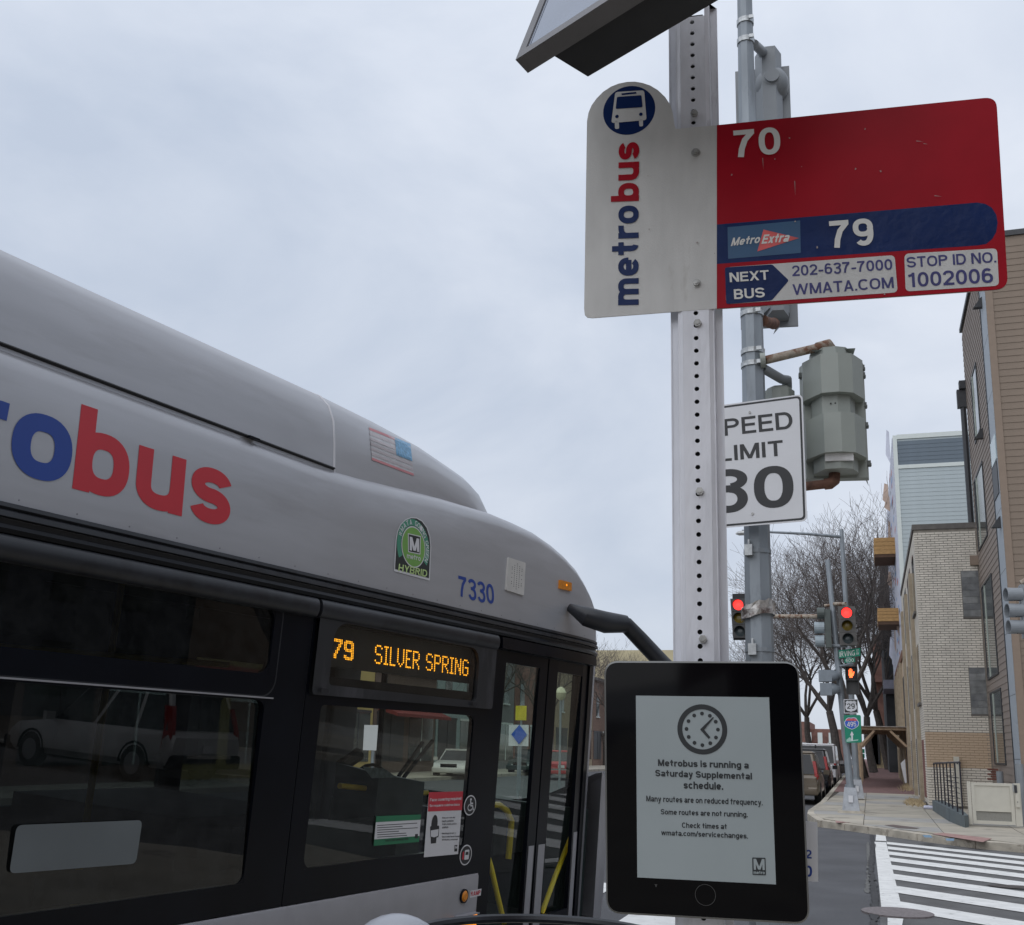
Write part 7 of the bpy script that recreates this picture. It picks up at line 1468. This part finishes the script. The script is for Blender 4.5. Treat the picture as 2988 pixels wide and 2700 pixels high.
for word_, a0, a1 in (('WMATA', 158, 104), ('GOING', 82, 38), ('GREEN', 20, -22)):
    for k, ch in enumerate(word_):
        a = math.radians(a0 + (a1 - a0) * k / (len(word_) - 1)); r = R1 * 1.25; px_, py_ = cen2.x + r * math.cos(a), cen2.y + yk * r * math.sin(a); hh = R1 * .13; dr = V((math.cos(a), math.sin(a))) * hh; dt = V((math.sin(a), -math.cos(a))) * hh * .8; o_ = V((px_, py_)); cpart('lettering', textq(ch, o_ - dt + dr, o_ - dt - dr, o_ + dt - dr, z=.0045, bold=.01, dz=.0001), M_nw, bd)
g = G()
for k in range(40): g.cyl((-8.8 + k * .26, .02), .0035, .0, .0015, 8)
part('rivets', g, mat('rivet grey', (.22, .22, .24), .4, .4), bus, CF.M, kind='stuff')
# speaker plate, marker lamp
spq = [c2_(1238, 960), c2_(1330, 990), c2_(1320, 1164), c2_(1226, 1134)]; g = G(); g.prism(roundquad(spq, .01, 3), .0, .012); spk = cpart('speaker_plate', g, mat('bare aluminium', (.6, .59, .57), .45, .2, var=.1))
g = G()
for r in range(13):
    y_ = 996 + r * 11; w_ = [0, 1, 2, 2, 1, 2, 1, 2, 1, 2, 2, 1, 0][r]
    for k in range(-w_, w_ + 1): p = c2_(1285 + k * 13 - r * .6, y_ + k * 3); g.disc((p.x, p.y), .0042, .0126, 8)
cpart('speaker_hole', g, M_hole, spk)
q = [c2_(1512, 1080), c2_(1573, 1096), c2_(1572, 1140), c2_(1510, 1126)]; g = G(); g.prism(roundquad(q, .004, 3), -.02, .016); mk = cpart('marker_lamp', g, M_ambl); p = c2_(1545, 1108); g = G(); g.cyl((p.x, p.y), .008, .016, .018, 10); cpart('bulb', g, M_amblit, mk)
# faded flag decal on the nose of the fairing
from mathutils.bvhtree import BVHTree
_bv = BVHTree.FromPolygons([BF.M @ V(p) for p in [q for s_ in (-1.712, -1.5, -1.2, -.9, -.6, -.35, -.1, .1) for q in fair_ring(s_)]], [(i * 17 + j, i * 17 + j + 1, (i + 1) * 17 + j + 1, (i + 1) * 17 + j) for i in range(7) for j in range(16)])
fq = [V(K2(*p)) for p in ((505, 268), (725, 356), (743, 527), (521, 442))]
def fl_pt(u, v, o=.002):
    p = fq[0] * (1 - u) * (1 - v) + fq[1] * u * (1 - v) + fq[2] * u * v + fq[3] * (1 - u) * v; d = ray(p.x, p.y).normalized(); h_ = _bv.ray_cast(EYE, d)[0]
    return (h_ or EYE + d * 8) - d * o
def fl_patch(u0, v0, u1, v1, o, m, nm, par=None):
    nu, nv = 10, max(1, int((v1 - v0) * 14)); g = G(); g.add([fl_pt(u0 + (u1 - u0) * i / nu, v0 + (v1 - v0) * j / nv, o) for j in range(nv + 1) for i in range(nu + 1)], [(j * (nu + 1) + i, j * (nu + 1) + i + 1, (j + 1) * (nu + 1) + i + 1, (j + 1) * (nu + 1) + i) for j in range(nv) for i in range(nu)]); return part(nm, g, m, par or bus)
fl = fl_patch(0, 0, 1, 1, .003, mat('faded flag white', (.5, .5, .52), .5, var=.1, vs=20), 'flag_decal')
for k in range(7):
    fl_patch(0, k * 2 / 13, .62 if k < 4 else 1, (k * 2 + 1) / 13, .006, mat('faded flag red', (.55, .22, .24), .5, var=.1) if k in (0, 6) else mat('faded flag pink', (.47, .43, .45), .5), 'stripe', fl)
fl_patch(.62, 0, 1, 7 / 13, .009, mat('faded flag blue', (.14, .32, .5), .5, var=.35, vs=60), 'canton', fl)
# mirror arm
mrr = [BF.pt(*b2_(1575, 1212, .02), .02), BF.pt(*b2_(1640, 1250, .08), .08), BF.pt(*b2_(1740, 1290, .16), .16)]
g = G(); A0 = BF.pt(*b2_(1568, 1225, .0), 0); A1 = BF.pt(*b2_(1660, 1275, .14), .14); A2 = BF.pt(*b2_(1760, 1305, .25), .25); A3 = dist(*crop(1650, 1700, .1984)(880, 610), 8.0); A4 = dist(*crop(1650, 1700, .1984)(1090, 830), 8.1); A5 = dist(*crop(1650, 1700, .1984)(1420, 1180), 8.2); A6 = dist(2010, 2010, 8.2)
g.tube([A0, A1, A2, A3], [.03, .075, .082, .066], 14); ma_ = part('mirror_arm', g, M_dkplastic, bus, smooth=True); g = G(); g.tube([A3, A4, A5, A6], [.058, .062, .062, .06], 14); part('arm_leg', g, M_dkplastic, ma_, smooth=True)
g = G(); q = A6; g.box((q.x - .12, q.y - .05, q.z - .5), (q.x + .12, q.y + .05, q.z)); part('mirror_head', g, M_rubber, ma_)
for s0 in (-6.8, ):
    pass
# wheels below the frame
for s0 in (-.0 - 1.9, -8.0):
    g = G(); g.loft([[(s0 + r * math.cos(a), .48 + r * math.sin(a), n_) for a in [2 * PI * k / 24 for k in range(24)]] for r, n_ in ((.3, -.02), (.46, -.03), (.48, -.08), (.48, -.3))]); bpart('wheel', g, M_tyre, smooth=True)

g = G(); rg = []
for t, b in ((.28, .24), (.5, .30), (.9, .30), (1.2, .22), (1.38, .10), (1.42, .0)):
    k_ = .74
    rg.append([(1.80, t, .008), (1.84 + b * .5, t, -.004), (1.85 + b * .85, t * .99, -.07), (1.88 + b, t * .93, -.25), (1.95 + b, t * .82, -.6), (1.98 + b, t * k_, -1.27), (1.95 + b, t * k_, -1.85), (1.88 + b, t * k_, -2.3), (1.83 + b * .5, t * k_, -2.53)])
g.loft(rg, closed=False); bpart('front_bumper_cap', g, M_silver2, smooth=True)
# ================================================================== FOREGROUND: meter and litter bin
mc = dist(1163, 2700, 1.62); zt_m = dist(1163, 2666, 1.62).z
pm = thing('parking_meter', (mc.x, mc.y, .15), 'rounded pale grey parking meter top at the bottom edge, in front of the bus', 'parking meter')
R_ = .084; g = G(); g.loft([[(mc.x + R_ * math.cos(e) * math.cos(a), mc.y + .06 * math.cos(e) * math.sin(a), zt_m - R_ + R_ * math.sin(e)) for a in [2 * PI * k / 28 for k in range(28)]] for e in [math.radians(q) for q in (0, 12, 24, 36, 48, 60, 70, 80, 88)]]); part('dome', g, mat('pale meter plastic', (.36, .38, .42), .3, var=.05), pm, smooth=True)
g = G(); g.cyl((mc.x, mc.y), .075, zt_m - R_ - .22, zt_m - R_ - .002, 24, .083); part('head', g, M_sig2, pm, smooth=True); g = G(); g.cyl((mc.x, mc.y), .03, .15, zt_m - R_ - .22, 12); part('post', g, M_pole, pm)
DB = 3.1; bc = dist(1575, 2690, DB - .33); zr = dist(1575, 2681, DB).z; ra = .33
lbn = thing('litter_bin', (bc.x, bc.y, .15), 'dark rimmed round litter bin of grey vertical slats at the bottom edge', 'litter bin')
g = G(); g.tube([V((bc.x + ra * math.cos(a), bc.y + ra * math.sin(a), zr)) for a in [2 * PI * k / 48 for k in range(49)]], .012, 8); part('rim', g, M_dkplastic, lbn, smooth=True)
me = None; g = G(); g.hexa([(-.013, -.004, -.95), (.013, -.004, -.95), (.013, .004, -.95), (-.013, .004, -.95), (-.019, -.004, 0), (.019, -.004, 0), (.019, .004, 0), (-.019, .004, 0)]); me = g.mesh('slat', M_sig2)
repeat('slat', me, lbn, [Matrix.Translation((bc.x + (ra - .015) * math.cos(a), bc.y + (ra - .015) * math.sin(a), zr - .02)) @ Matrix.Rotation(a + PI / 2, 4, 'Z') for a in [2 * PI * k / 36 for k in range(36)]])
g = G(); g.cyl((bc.x, bc.y), ra - .05, .15, zr - .12, 24); part('liner', g, M_hole, lbn)
